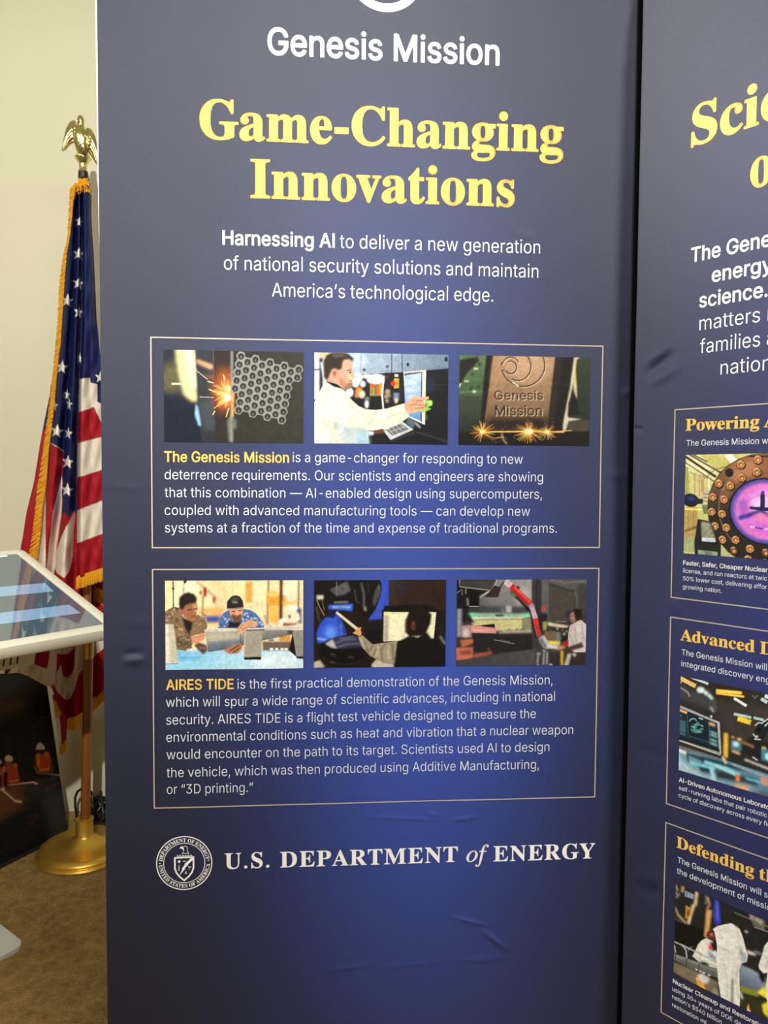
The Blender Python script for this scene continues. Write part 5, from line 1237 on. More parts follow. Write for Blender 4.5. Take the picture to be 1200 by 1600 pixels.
def pic_inspectors(c):
    c.rect(70, 70, 1140, 780, (238, 218, 166))
    for x0, x1, col in ((160, 330, (244, 230, 190)), (430, 560, (228, 208, 160)), (740, 850, (240, 224, 180)), (970, 1080, (246, 232, 196))):
        c.rect(x0, 70, x1, 360, col, 16)
    c.rect(340, 285, 520, 400, (226, 180, 116), 10)
    c.rect(684, 85, 738, 245, (214, 168, 88), 6)
    c.line([(590, 80), (590, 280)], 8, (196, 176, 140), 5)
    c.line([(148, 90), (150, 290)], 9, (66, 62, 58), 2)
    c.ell(148, 146, 10, 8, (40, 40, 40), 2)
    c.poly([(222, 80), (255, 80), (240, 106), (228, 106)], (52, 48, 46), 2)
    c.line([(228, 100), (222, 180)], 8, (120, 108, 92), 3)
    c.line([(320, 92), (470, 215)], 20, (176, 158, 136), 8)
    c.line([(370, 190), (366, 350)], 12, (130, 116, 96), 4)
    c.ell(384, 168, 14, 40, (166, 44, 46), 3)
    c.ell(452, 226, 12, 26, (180, 58, 60), 3)
    c.ell(352, 172, 8, 18, (70, 60, 56), 3)
    c.poly([(372, 345), (500, 345), (488, 395), (400, 395)], (70, 92, 160), 10)
    c.line([(858, 70), (852, 420)], 13, (116, 82, 58), 3)
    c.rect(846, 190, 992, 272, (222, 164, 62), 10)
    c.rect(850, 158, 930, 195, (240, 200, 110), 8)
    c.rect(862, 272, 940, 400, (236, 186, 96), 10)
    c.line([(954, 70), (952, 380)], 26, (98, 58, 42), 4)
    c.rect(968, 235, 1070, 262, (232, 190, 90), 8)
    c.line([(1086, 70), (1084, 330)], 12, (84, 78, 78), 3)
    c.line([(830, 335), (850, 430)], 10, (150, 120, 90), 4)
    c.poly([(1072, 280), (1108, 290), (1110, 410), (1080, 400)], (70, 84, 140), 8)
    c.ell(1040, 285, 40, 20, (250, 244, 226), 5)
    c.poly([(935, 375), (1000, 350), (1085, 320), (1100, 370), (1060, 400), (1000, 430), (940, 425)], (242, 232, 206), 6)
    c.ell(1018, 350, 10, 14, (70, 60, 50), 4)
    c.rect(968, 398, 1072, 426, (160, 88, 52), 4)
    c.poly([(820, 410), (880, 400), (960, 425), (1120, 400), (1120, 450), (820, 450)], (226, 214, 186), 4)
    # the table top
    c.poly([(70, 596), (400, 604), (1140, 592), (1140, 780), (70, 780)], (150, 208, 232), 3, to=(210, 236, 244), axis=((350, 600), (1000, 760)))
    c.ell(250, 650, 90, 30, (110, 180, 216), 20)
    c.ell(900, 690, 160, 40, (228, 244, 248), 25)
    for y in (640, 690, 730):
        c.line([(200, y), (700, y - 4)], 6, (190, 226, 238), 5, .8)
    c.rect(815, 535, 1030, 604, (116, 104, 90), 6)
    c.ell(895, 522, 50, 12, (220, 214, 204), 4)
    c.ell(880, 526, 26, 7, (70, 56, 46), 3)
    for x in (880, 920, 960, 990):
        c.rect(x - 9, 584, x + 14, 602, (236, 232, 224), 2)
    c.rect(942, 486, 1026, 538, (216, 158, 84), 4)
    # first man, camouflage jacket
    g = np.random.default_rng(2)
    jk = [(70, 330), (110, 300), (150, 278), (196, 284), (222, 360), (260, 430), (330, 330), (385, 372), (402, 420), (388, 470), (300, 490), (286, 560), (238, 604), (172, 596), (150, 470), (80, 418)]
    c.poly(jk, (140, 114, 86), 2)
    for i in range(150):
        x, y = g.uniform(90, 395), g.uniform(290, 590)
        inside = (y > 300 and y < 420) or (150 < x < 290)
        if inside and not (225 < x < 300 and 340 < y < 460):
            c.ell(x, y, g.uniform(5, 14), g.uniform(3, 8), [(92, 72, 52), (188, 162, 124), (70, 56, 44)][i % 3], 2, .8, g.uniform(0, 180))
    c.poly([(212, 356), (296, 384), (286, 440), (262, 480), (236, 440)], (40, 36, 36), 3)
    c.poly([(192, 300), (200, 240), (318, 236), (332, 292), (322, 318), (318, 348), (290, 386), (268, 382), (236, 366), (214, 330)], (168, 112, 82), 2)
    c.poly([(290, 262), (326, 256), (330, 300), (310, 330)], (202, 146, 110), 7)
    c.poly([(188, 262), (190, 214), (222, 180), (262, 168), (306, 184), (326, 214), (322, 246), (270, 254), (238, 270), (222, 300), (204, 304)], (46, 38, 34), 3)
    c.line([(252, 302), (285, 298)], 7, (50, 36, 30), 2)
    c.line([(298, 296), (326, 290)], 7, (50, 36, 30), 2)
    c.line([(284, 352), (312, 346)], 9, (76, 48, 40), 3)
    c.poly([(165, 488), (280, 490), (292, 560), (236, 604), (176, 592)], (118, 100, 80), 3)
    for i in range(40):
        c.ell(g.uniform(175, 275), g.uniform(495, 590), g.uniform(5, 12), g.uniform(3, 7), [(80, 70, 58), (160, 138, 108), (60, 54, 48)][i % 3], 2, .8)
    c.poly([(280, 496), (330, 490), (366, 468), (390, 490), (372, 520), (330, 548), (288, 552)], (208, 150, 114), 2)
    c.poly([(300, 560), (340, 542), (392, 560), (408, 598), (372, 632), (335, 604)], (96, 74, 66), 3)
    c.line([(340, 580), (400, 590)], 10, (160, 120, 96), 3)
    # second man, cap and blue jacket
    jk = [(478, 436), (490, 370), (520, 325), (560, 300), (670, 292), (724, 300), (770, 330), (828, 404), (824, 432), (700, 436)]
    c.poly(jk, (88, 118, 164), 2)
    for i in range(120):
        x, y = g.uniform(485, 820), g.uniform(300, 430)
        if y > 300 + abs(x - 640) * .55 - 10 and not (570 < x < 665):
            c.ell(x, y, g.uniform(5, 13), g.uniform(3, 8), [(150, 178, 208), (48, 66, 104), (200, 210, 222)][i % 3], 2, .8, g.uniform(0, 180))
    c.poly([(560, 380), (600, 392), (655, 370), (640, 434), (560, 434)], (38, 36, 44), 4)
    c.poly([(560, 288), (668, 280), (668, 330), (656, 362), (630, 388), (594, 382), (572, 340)], (210, 160, 128), 2)
    c.poly([(574, 340), (600, 332), (640, 334), (662, 330), (654, 368), (630, 392), (598, 388)], (112, 76, 58), 4)
    c.line([(584, 312), (612, 310)], 7, (70, 48, 40), 2)
    c.line([(632, 308), (658, 304)], 7, (70, 48, 40), 2)
    c.ell(622, 328, 11, 14, (224, 168, 136), 3)
    c.poly([(546, 290), (550, 236), (580, 200), (612, 190), (645, 200), (666, 232), (674, 280), (612, 286)], (42, 40, 40), 2)
    c.poly([(560, 230), (600, 205), (650, 215), (600, 225)], (80, 76, 74), 6)
    c.rect(586, 234, 626, 250, (128, 126, 124), 3)
    c.line([(544, 292), (612, 290), (672, 280)], 9, (136, 124, 110), 2)
    # the tube and its stands
    c.poly([(384, 446), (690, 440), (1055, 452), (1040, 482), (820, 528), (560, 592), (408, 614)], (176, 170, 156), 2, to=(86, 92, 98), axis=((600, 440), (620, 585)))
    c.poly([(390, 480), (660, 470), (660, 520), (400, 545)], (196, 190, 168), 14, .8)
    c.poly([(400, 548), (660, 512), (640, 560), (410, 605)], (110, 128, 146), 14, .7)
    c.line([(648, 446), (652, 545)], 5, (78, 78, 78), 1)
    c.poly([(1000, 455), (1050, 452), (1040, 484), (1005, 485)], (86, 74, 66), 4)
    c.poly([(380, 446), (1120, 426), (1120, 444), (380, 464)], (206, 204, 192), 1)
    c.line([(690, 452), (830, 448)], 8, (60, 56, 52), 2)
    c.poly([(622, 470), (630, 430), (662, 396), (714, 376), (770, 386), (778, 414), (760, 428), (724, 428), (700, 446), (680, 462), (655, 478)], (216, 164, 130), 2)
    for a, b in (((640, 440), (668, 410)), ((660, 450), (690, 422)), ((690, 440), (716, 412))):
        c.line([a, b], 5, (160, 108, 84), 2)
    c.poly([(518, 600), (600, 560), (640, 548), (668, 560), (660, 588), (630, 626), (566, 632)], (176, 122, 90), 3)
    for a, b in (((570, 606), (640, 560)), ((590, 620), (652, 578))):
        c.line([a, b], 7, (84, 54, 42), 2)
    c.poly([(70, 408), (150, 406), (186, 702), (70, 706)], (196, 190, 170), 2)
    c.poly([(86, 412), (108, 410), (130, 704), (90, 706)], (226, 220, 198), 4)
    c.line([(90, 704), (186, 700)], 5, (110, 104, 96), 1)
    c.poly([(688, 458), (812, 458), (806, 656), (676, 658)], (168, 162, 146), 2)
    c.line([(685, 462), (674, 656)], 7, (206, 200, 184), 2)
    c.poly([(675, 652), (806, 650), (805, 672), (676, 672)], (34, 32, 32), 1)
    c.poly([(1044, 462), (1072, 652), (1014, 604)], (32, 30, 32), 2)
    c.poly([(1046, 452), (1140, 450), (1140, 660), (1072, 656)], (152, 148, 134), 2)
    c.poly([(1070, 648), (1130, 648), (1130, 668), (1072, 664)], (34, 32, 32), 1)

def pic_pointer(c):
    c.rect(40, 70, 1150, 810, (40, 31, 25))
    c.rect(664, 70, 1150, 330, (56, 40, 32), 4)
    c.rect(664, 70, 724, 330, (66, 48, 38), 6)
    c.rect(724, 90, 780, 210, (54, 48, 60), 18)
    c.poly([(590, 70), (660, 70), (660, 320), (612, 332), (602, 400), (490, 408), (560, 300)], (58, 86, 196), 3, to=(70, 92, 200), axis=((0, 80), (0, 400)))
    c.poly([(60, 70), (570, 76), (600, 100), (608, 160), (590, 230), (555, 320), (492, 412), (430, 340), (210, 356), (60, 300)], (28, 25, 25), 2)
    c.poly([(185, 165), (325, 96), (352, 172), (300, 205), (240, 215)], (92, 92, 96), 6)
    c.line([(240, 100), (238, 210)], 6, (120, 120, 122), 2)
    c.ell(285, 158, 14, 6, (50, 50, 54), 3)
    c.line([(438, 110), (458, 190), (462, 330)], 9, (126, 120, 106), 3)
    c.line([(384, 160), (400, 260), (424, 272)], 5, (100, 92, 80), 2)
    c.line([(468, 300), (474, 335)], 12, (170, 160, 130), 3)
    c.line([(492, 110), (500, 190)], 6, (76, 66, 58), 3)
    c.poly([(528, 262), (548, 180), (580, 112), (600, 150), (590, 210), (545, 300)], (82, 80, 76), 5)
    c.line([(220, 268), (330, 264)], 10, (150, 150, 146), 4)
    c.poly([(172, 292), (370, 278), (366, 336), (176, 322)], (72, 108, 206), 3)
    c.rect(205, 296, 350, 312, (140, 176, 235), 5)
    c.poly([(172, 330), (236, 350), (246, 446), (185, 410)], (28, 36, 86), 4)
    c.poly([(76, 520), (108, 436), (156, 386), (220, 396), (240, 350), (282, 420), (320, 530), (236, 548), (140, 590), (86, 598)], (58, 96, 204), 3)
    c.poly([(245, 380), (270, 430), (312, 525), (270, 530), (255, 450)], (40, 66, 160), 5)
    c.line([(268, 440), (282, 530)], 7, (120, 156, 235), 4)
    c.ell(190, 510, 46, 50, (104, 150, 240), 20)
    c.line([(84, 560), (150, 570)], 16, (150, 180, 240), 6)
    c.rect(80, 212, 132, 242, (206, 200, 188), 4)
    c.line([(80, 245), (100, 300), (140, 375)], 6, (170, 150, 100), 2)
    c.line([(122, 245), (140, 330)], 5, (130, 116, 84), 2)
    c.line([(76, 300), (100, 420)], 6, (110, 96, 70), 3)
    c.ell(300, 670, 210, 125, (24, 19, 17), 4)
    c.ring(300, 670, 190, 100, 8, (60, 48, 40), 3, .8, 20, 160)
    for x, y in ((208, 690), (205, 752), (350, 712)):
        c.line([(x - 20, y - 6), (x + 20, y + 6)], 9, (96, 82, 70), 3)
    c.poly([(148, 600), (236, 548), (400, 536), (478, 572), (420, 630), (240, 644)], (60, 60, 84), 4)
    for pts in ([(215, 600), (300, 570), (400, 565)], [(240, 630), (330, 605), (430, 600)], [(260, 560), (380, 545)]):
        c.line(pts, 8, (118, 118, 140), 4)
    c.poly([(148, 602), (204, 568), (222, 604), (240, 640), (190, 628)], (196, 190, 190), 5)
    c.poly([(50, 752), (104, 736), (142, 790), (50, 800)], (192, 182, 166), 4)
    c.poly([(522, 774), (560, 730), (600, 724), (612, 756), (706, 766), (706, 800), (530, 800)], (206, 196, 180), 4)
    c.poly([(470, 490), (600, 470), (605, 590), (500, 600)], (26, 22, 24), 10)
    # screen
    c.poly([(622, 292), (985, 284), (1050, 320), (1050, 345), (616, 345)], (28, 24, 24), 3)
    c.poly([(606, 330), (1056, 332), (1042, 590), (612, 592)], (24, 21, 22), 2)
    c.poly([(622, 345), (1050, 345), (1030, 566), (620, 582)], (246, 242, 204), 2)
    c.poly([(622, 368), (662, 372), (658, 578), (620, 580)], (186, 182, 164), 3)
    c.rect(624, 346, 672, 366, (232, 226, 90), 4)
    c.line([(680, 358), (800, 356)], 8, (214, 208, 170), 3)
    # pointer, arm, man
    c.line([(236, 346), (412, 488)], [20, 24], (226, 216, 186), 2)
    c.poly([(412, 548), (446, 532), (478, 562), (532, 608), (650, 590), (736, 578), (724, 764), (612, 756), (508, 698), (440, 624)], (168, 158, 132), 2)
    for pts in ([(455, 570), (480, 640), (500, 690)], [(540, 610), (500, 660)], [(640, 600), (600, 650), (610, 740)], [(690, 600), (700, 740)], [(560, 640), (540, 700)]):
        c.line(pts, 12, (104, 92, 72), 5, .85)
    for pts in ([(430, 555), (470, 640)], [(660, 610), (660, 730)], [(580, 620), (560, 700)]):
        c.line(pts, 12, (204, 196, 172), 5, .85)
    c.poly([(368, 515), (400, 492), (418, 470), (438, 468), (432, 490), (442, 520), (424, 540), (404, 528)], (228, 168, 104), 2)
    c.poly([(795, 508), (798, 410), (826, 336), (880, 296), (960, 306), (1014, 366), (1004, 440), (976, 500), (960, 540), (830, 545)], (38, 27, 21), 3)
    c.line([(806, 400), (800, 450), (806, 500)], 13, (112, 72, 46), 5)
    c.ell(862, 456, 15, 34, (132, 84, 56), 4)
    c.ell(858, 460, 7, 20, (60, 36, 26), 3)
    c.poly([(730, 588), (834, 532), (900, 548), (975, 508), (1010, 555), (1072, 566), (1120, 630), (1140, 810), (700, 810)], (29, 25, 21), 3)
    c.line([(1080, 540), (1128, 606)], 20, (112, 120, 128), 7)

def pic_robot_arm(c):
    c.rect(50, 60, 1100, 770, (66, 64, 62))
    c.poly([(235, 60), (655, 60), (655, 345), (300, 345), (235, 285)], (156, 154, 150), 3, to=(112, 110, 108), axis=((600, 90), (300, 330)))
    c.ell(590, 210, 60, 60, (190, 190, 192), 30, .8)
    c.poly([(240, 280), (650, 290), (650, 340), (240, 340)], (78, 78, 80), 10)
    c.poly([(50, 60), (385, 60), (330, 155), (242, 210), (242, 290), (160, 300), (130, 420), (50, 330)], (30, 28, 28), 3)
    c.poly([(96, 80), (374, 80), (322, 160), (96, 136)], (70, 69, 67), 3)
    c.line([(92, 80), (94, 136), (325, 162)], 6, (176, 172, 168), 1)
    c.line([(72, 185), (112, 155), (112, 200)], 6, (150, 146, 142), 1)
    c.line([(140, 145), (140, 190)], 6, (160, 156, 150), 2)
    c.poly([(160, 180), (240, 175), (240, 285), (165, 285)], (24, 22, 22), 2)
    c.line([(152, 225), (156, 280)], 12, (150, 148, 146), 3)
    c.line([(165, 288), (240, 288)], 6, (170, 166, 160), 2)
    c.line([(250, 212), (330, 165)], 7, (200, 190, 180), 2)
    c.line([(378, 80), (366, 128)], 6, (200, 192, 184), 2)
    c.poly([(284, 216), (362, 124), (412, 140), (390, 216)], (60, 46, 42), 2)
    c.line([(400, 140), (450, 78)], 10, (40, 34, 32), 2)
    c.rect(412, 296, 450, 340, (120, 118, 116), 4)
    c.rect(450, 280, 492, 335, (184, 180, 176), 5)
    c.poly([(158, 338), (645, 345), (645, 368), (180, 388)], (150, 192, 160), 4)
    c.ell(190, 356, 40, 14, (120, 226, 180), 8)
    c.ell(610, 356, 36, 12, (130, 226, 176), 8)
    c.rect(368, 348, 430, 366, (60, 64, 60), 4)
    c.line([(190, 378), (600, 374)], 11, (236, 238, 214), 3)
    c.poly([(186, 390), (578, 385), (578, 474), (380, 474), (190, 434)], (206, 200, 142), 3)
    c.poly([(578, 376), (646, 372), (646, 472), (578, 472)], (142, 144, 108), 5)
    c.poly([(390, 476), (650, 466), (650, 496), (395, 508)], (146, 140, 126), 4)
    c.line([(420, 482), (640, 474)], 6, (210, 206, 190), 3)
    for x in (460, 520, 560):
        c.line([(x, 468), (x + 26, 462)], 8, (60, 56, 54), 3)
    c.poly([(70, 308), (112, 306), (110, 522), (70, 522)], (136, 138, 142), 3)
    c.line([(88, 310), (86, 520)], 10, (170, 172, 176), 4)
    c.poly([(118, 310), (160, 330), (205, 415), (150, 400)], (46, 38, 34), 4)
    c.line([(150, 340), (208, 418)], 6, (110, 92, 80), 2)
    c.poly([(108, 436), (182, 430), (182, 526), (108, 526)], (176, 146, 142), 3)
    c.ell(140, 490, 22, 34, (214, 196, 196), 8)
    c.poly([(180, 434), (376, 452), (376, 496), (182, 490)], (220, 152, 142), 2)
    c.line([(200, 468), (360, 476)], 8, (238, 190, 180), 4)
    c.poly([(225, 436), (360, 420), (366, 452), (300, 446)], (36, 29, 28), 2)
    c.poly([(50, 610), (190, 604), (196, 684), (124, 702), (50, 704)], (202, 120, 92), 3)
    c.poly([(90, 630), (180, 626), (180, 660), (95, 664)], (150, 84, 66), 5)
    c.poly([(96, 548), (200, 540), (210, 562), (150, 590), (110, 604)], (196, 116, 86), 5)
    c.poly([(188, 500), (652, 494), (652, 622), (420, 650), (300, 660), (204, 630)], (44, 41, 41), 3)
    c.line([(200, 672), (336, 648)], [26, 30], (164, 92, 72), 4)
    c.line([(310, 610), (345, 655)], 10, (130, 76, 62), 4)
    c.line([(358, 545), (515, 576)], 5, (150, 148, 146), 2)
    c.line([(400, 545), (480, 560)], 4, (120, 118, 116), 2)
    c.poly([(50, 712), (200, 690), (420, 650), (690, 618), (690, 770), (50, 770)], (70, 70, 73), 3, to=(82, 82, 84), axis=((60, 0), (600, 0)))
    # back right
    c.rect(650, 60, 730, 345, (58, 58, 62), 3)
    c.line([(690, 80), (690, 340)], 8, (40, 40, 44), 3)
    c.rect(728, 60, 785, 400, (104, 102, 98), 5)
    c.rect(780, 60, 1100, 180, (92, 90, 84), 8)
    c.line([(790, 80), (900, 100), (1080, 92)], 12, (120, 118, 110), 6)
    c.poly([(786, 112), (985, 168), (980, 402), (786, 402)], (80, 74, 66), 3)
    c.line([(786, 112), (985, 170)], 12, (50, 48, 44), 3)
    c.line([(985, 185), (1010, 190), (1010, 300)], 26, (108, 108, 106), 6)
    c.rect(1010, 110, 1100, 300, (70, 70, 68), 8)
    c.line([(835, 402), (935, 404)], 5, (150, 144, 134), 2)
    c.ell(742, 302, 14, 16, (214, 60, 70), 5)
    c.rect(695, 338, 775, 470, (40, 40, 44), 6)
    c.poly([(735, 405), (772, 404), (764, 468), (738, 472)], (156, 160, 90), 4)
    c.rect(920, 320, 960, 420, (50, 54, 66), 8)
    c.poly([(776, 408), (935, 438), (925, 462), (778, 432)], (220, 208, 178), 3)
    c.rect(820, 450, 945, 560, (34, 32, 30), 6)
    for x, y, col in ((850, 460, (170, 168, 130)), (890, 470, (120, 120, 90)), (905, 500, (190, 190, 160)), (880, 530, (80, 78, 70)), (925, 480, (150, 150, 120))):
        c.ell(x, y, 10, 9, col, 4)
    c.rect(750, 478, 836, 556, (126, 102, 76), 3)
    c.rect(834, 484, 876, 556, (122, 120, 114), 3)
    c.poly([(768, 552), (870, 558), (870, 588), (790, 582)], (228, 214, 84), 3)
    c.poly([(780, 610), (900, 620), (900, 650), (790, 646)], (76, 72, 64), 4)
    c.rect(786, 645, 880, 745, (52, 50, 50), 4)
    c.line([(886, 630), (886, 742)], 20, (216, 170, 52), 3)
    c.rect(786, 735, 810, 752, (220, 220, 215), 3)
    # the arm
    c.poly([(676, 620), (790, 640), (785, 770), (676, 770)], (64, 64, 68), 4)
    for pts in ([(690, 650), (720, 655)], [(735, 625), (760, 640)], [(690, 740), (710, 745)], [(700, 660), (695, 730)], [(745, 650), (740, 740)], [(770, 640), (768, 740)]):
        c.line(pts, 10, (190, 188, 186), 4, .8)
    c.line([(485, 172), (555, 235), (632, 318)], 26, (28, 24, 26), 3)
    c.line([(640, 300), (665, 420), (690, 528)], 26, (30, 26, 28), 3)
    c.poly([(432, 112), (440, 84), (466, 76), (504, 110), (482, 152)], (214, 192, 200), 2)
    c.poly([(474, 148), (504, 110), (654, 246), (628, 290)], (198, 46, 46), 2)
    c.line([(516, 136), (640, 252)], 9, (240, 120, 104), 3)
    c.line([(495, 160), (618, 276)], 9, (140, 28, 34), 4)
    c.line([(486, 178), (520, 208)], 16, (70, 150, 90), 4)
    c.poly([(534, 120), (560, 140), (552, 156), (528, 138)], (120, 30, 40), 2)
    c.ell(650, 286, 20, 24, (176, 150, 162), 4)
    c.poly([(636, 296), (668, 286), (698, 374), (660, 388)], (198, 172, 182), 2)
    c.poly([(656, 384), (698, 374), (722, 512), (690, 524)], (196, 54, 54), 2)
    c.rect(668, 384, 696, 420, (232, 66, 56), 4)
    c.line([(672, 430), (698, 516)], 8, (150, 90, 100), 3)
    c.poly([(702, 532), (742, 506), (792, 596), (776, 618), (742, 606), (716, 566)], (168, 164, 168), 3)
    c.line([(716, 540), (760, 600)], 10, (60, 58, 62), 3)
    c.line([(740, 516), (784, 590)], 8, (230, 226, 226), 3)
    c.line([(775, 592), (862, 606)], [30, 24], (226, 214, 212), 4)
    # the man
    c.poly([(905, 770), (930, 640), (1100, 640), (1100, 770)], (58, 50, 46), 3)
    c.poly([(896, 770), (936, 650), (960, 660), (930, 770)], (192, 182, 170), 4)
    c.poly([(960, 650), (1000, 655), (990, 680)], (206, 200, 194), 4)
    c.poly([(948, 400), (948, 345), (972, 310), (1000, 298), (1042, 310), (1050, 400), (1000, 424)], (40, 31, 27), 3)
    c.poly([(950, 345), (976, 326), (984, 360), (994, 404), (966, 412), (952, 392)], (184, 136, 116), 3)
    c.line([(955, 362), (975, 358)], 6, (60, 40, 36), 2)
    c.line([(960, 392), (985, 396)], 9, (96, 66, 56), 3)
    c.poly([(985, 400), (1020, 392), (1010, 440), (980, 440)], (150, 96, 82), 3)
    c.poly([(936, 500), (950, 432), (990, 412), (1035, 388), (1082, 430), (1082, 640), (985, 644), (935, 606)], (206, 196, 192), 2)
    for pts in ([(985, 440), (1000, 560)], [(1040, 420), (1060, 560)], [(950, 500), (970, 580)], [(1000, 600), (1060, 590)]):
        c.line(pts, 10, (164, 152, 150), 5, .8)
    c.line([(970, 430), (960, 480)], 8, (226, 140, 130), 3)
    c.poly([(880, 584), (936, 540), (940, 590), (905, 600)], (176, 52, 50), 3)
    c.poly([(905, 606), (1000, 580), (1045, 562), (1056, 604), (950, 634)], (88, 62, 54), 3)
    c.poly([(846, 598), (890, 588), (912, 606), (880, 622), (850, 618)], (196, 146, 126), 3)

def pic_reactor(c):
    c.rect(240, 600, 1300, 1850, (204, 200, 128))
    c.poly([(280, 640), (860, 600), (740, 720), (420, 900)], (226, 220, 160), 12)
    c.poly([(480, 640), (740, 640), (800, 740), (690, 860), (600, 760)], (196, 190, 110), 10)
    for i, (a, b, w, col) in enumerate((((300, 655), (650, 880), 26, (46, 46, 40)), ((320, 640), (680, 850), 12, (220, 216, 190)), ((345, 630), (700, 830), 20, (40, 40, 36)),
                                        ((380, 640), (690, 815), 8, (190, 186, 150)), ((290, 690), (640, 910), 16, (226, 222, 190)), ((290, 715), (630, 930), 12, (70, 68, 54)),
                                        ((400, 640), (560, 720), 14, (60, 58, 48)), ((540, 890), (640, 800), 7, (60, 60, 46)), ((640, 800), (790, 755), 7, (56, 56, 44)))):
        c.line([a, b], w, col, 2)
    c.poly([(738, 640), (830, 640), (880, 720), (812, 745)], (240, 238, 222), 4)
    c.poly([(270, 745), (360, 780), (352, 1100), (270, 1100)], (158, 166, 84), 5)
    c.line([(285, 745), (358, 782), (356, 840)], 8, (240, 238, 216), 3)
    c.poly([(362, 840), (532, 890), (530, 1110), (360, 1100)], (206, 196, 136), 4)
    for x in (420, 474, 520):
        c.line([(x, 860), (x, 1100)], 6, (130, 110, 66), 2)
    c.line([(500, 900), (500, 1060)], 14, (176, 130, 84), 4)
    c.line([(360, 835), (560, 900)], 6, (90, 90, 70), 2)
    c.line([(574, 900), (574, 1040)], 12, (240, 238, 220), 4)
    c.poly([(265, 1240), (450, 1220), (445, 1440), (265, 1490)], (186, 160, 92), 4)
    for x in (345, 405):
        c.line([(x, 1240), (x, 1460)], 5, (120, 96, 50), 2)
    c.line([(270, 1252), (490, 1246)], 14, (246, 240, 130), 3)
    c.poly([(265, 1500), (440, 1430), (415, 1560), (265, 1610)], (180, 150, 90), 5)
    c.line([(275, 1510), (440, 1440)], 18, (60, 50, 34), 5)
    c.poly([(260, 1612), (420, 1540), (430, 1730), (260, 1725)], (164, 176, 120), 4)
    c.poly([(700, 1620), (900, 1775), (700, 1775)], (178, 180, 134), 4)
    c.ell(372, 1150, 92, 76, (24, 27, 44), 4)
    c.ell(380, 1130, 46, 26, (48, 60, 120), 12)
    c.poly([(440, 1120), (520, 1130), (520, 1180), (440, 1190)], (40, 40, 44), 4)
    c.poly([(520, 1040), (582, 1030), (578, 1180), (508, 1180)], (200, 190, 160), 4)
    for y in (1070, 1110, 1150):
        c.line([(512, y), (580, y)], 9, (90, 80, 60), 3)
    c.poly([(495, 1190), (555, 1190), (560, 1290), (520, 1290)], (110, 130, 80), 4)
    # flange and bolts
    c.ell(1152, 1215, 596, 600, (40, 34, 28), 3)
    c.poly([(1152 + 585 * math.cos(t), 1215 + 590 * math.sin(t)) for t in np.linspace(0, 6.28, 60)], (150, 106, 70), 3, to=(44, 40, 32), axis=((1000, 760), (900, 1300)))
    c.poly([(860, 800), (980, 700), (1100, 720), (1000, 860), (880, 930), (800, 900)], (196, 140, 100), 26, .7)
    c.poly([(700, 1020), (760, 960), (800, 1060), (720, 1160)], (150, 110, 76), 20, .6)
    c.ring(1152, 1215, 470, 480, 8, (170, 140, 104), 2, .7, 130, 250)
    c.ell(790, 830, 44, 48, (34, 28, 24), 4)
    c.rect(980, 640, 1300, 660, (60, 44, 34), 3)
    for x, y in ((910, 740), (1080, 685), (920, 880), (1070, 815), (680, 950), (800, 970), (615, 1100), (735, 1120), (605, 1262), (715, 1278), (640, 1415), (760, 1422),
                 (720, 1555), (857, 1545), (1005, 1625), (1160, 1650), (985, 1738), (1150, 1757), (840, 1662), (1230, 690), (1230, 820)):
        dk = y > 1640 and x > 1100 or (x, y) == (840, 1662)
        c.ell(x + 4, y + 6, 48, 50, (30, 25, 20), 4)
        c.poly([(x + 43 * math.cos(t), y + 44 * math.sin(t)) for t in np.arange(6) * 1.047 + .3], (204, 150, 92) if not dk else (110, 70, 44), 2)
        c.ell(x, y, 26, 28, (150, 92, 54), 4)
        c.ell(x + 3, y + 5, 13, 14, (226, 180, 110), 4)
        c.line([(x - 30, y - 26), (x + 10, y - 38)], 9, (240, 210, 160), 3, .8)
    # the violet window
    c.ell(1152, 1222, 372, 352, (30, 26, 32), 3)
    c.ell(1152, 1222, 346, 334, (96, 80, 170), 3)
    c.ell(1152, 1222, 318, 306, (150, 110, 190), 5)
    c.ell(1152, 1222, 292, 288, (226, 128, 196), 5)
    c.ell(1152, 1226, 262, 258, (214, 120, 214), 14)
    c.ell(1160, 1130, 150, 110, (246, 196, 236), 40)
    c.ell(930, 1190, 46, 90, (176, 110, 200), 20)
    c.ring(1152, 1222, 200, 170, 14, (190, 100, 190), 6, .7, 180, 360)
    c.line([(890, 1310), (1000, 1270), (1110, 1215), (1240, 1290)], 46, (72, 58, 150), 5)
    c.line([(900, 1316), (990, 1278)], 18, (60, 70, 180), 5)
    c.poly([(1105, 1060), (1118, 1010), (1142, 1010), (1152, 1060), (1152, 1176), (1300, 1176), (1300, 1215), (1110, 1215), (1002, 1206), (1000, 1178), (1105, 1176)], (36, 34, 76), 3)
    c.ell(1130, 1030, 20, 16, (96, 70, 150), 5)
    c.ell(1120, 1290, 80, 40, (232, 140, 190), 14)
    c.line([(1000, 1390), (1050, 1394)], 16, (240, 200, 230), 3)
    c.line([(1050, 1394), (1130, 1405)], 18, (110, 70, 170), 4)
    c.line([(1150, 1402), (1250, 1400)], 14, (240, 200, 230), 3)
    # the box below
    c.poly([(452, 1350), (590, 1366), (660, 1500), (706, 1600), (702, 1760), (418, 1760), (412, 1610)], (34, 35, 32), 3)
    c.poly([(492, 1376), (584, 1384), (640, 1540), (500, 1560)], (158, 156, 134), 5)
    for i in range(40):
        a, b = c.rg.uniform(500, 620), c.rg.uniform(1400, 1550)
        c.ell(a, b, 6, 6, (90, 88, 76), 2, .7)
    c.poly([(498, 1552), (640, 1544), (648, 1588), (500, 1594)], (206, 212, 222), 2)
    c.rect(455, 1694, 668, 1740, (150, 166, 126), 3)
    c.rect(530, 1698, 610, 1738, (120, 124, 128), 4)

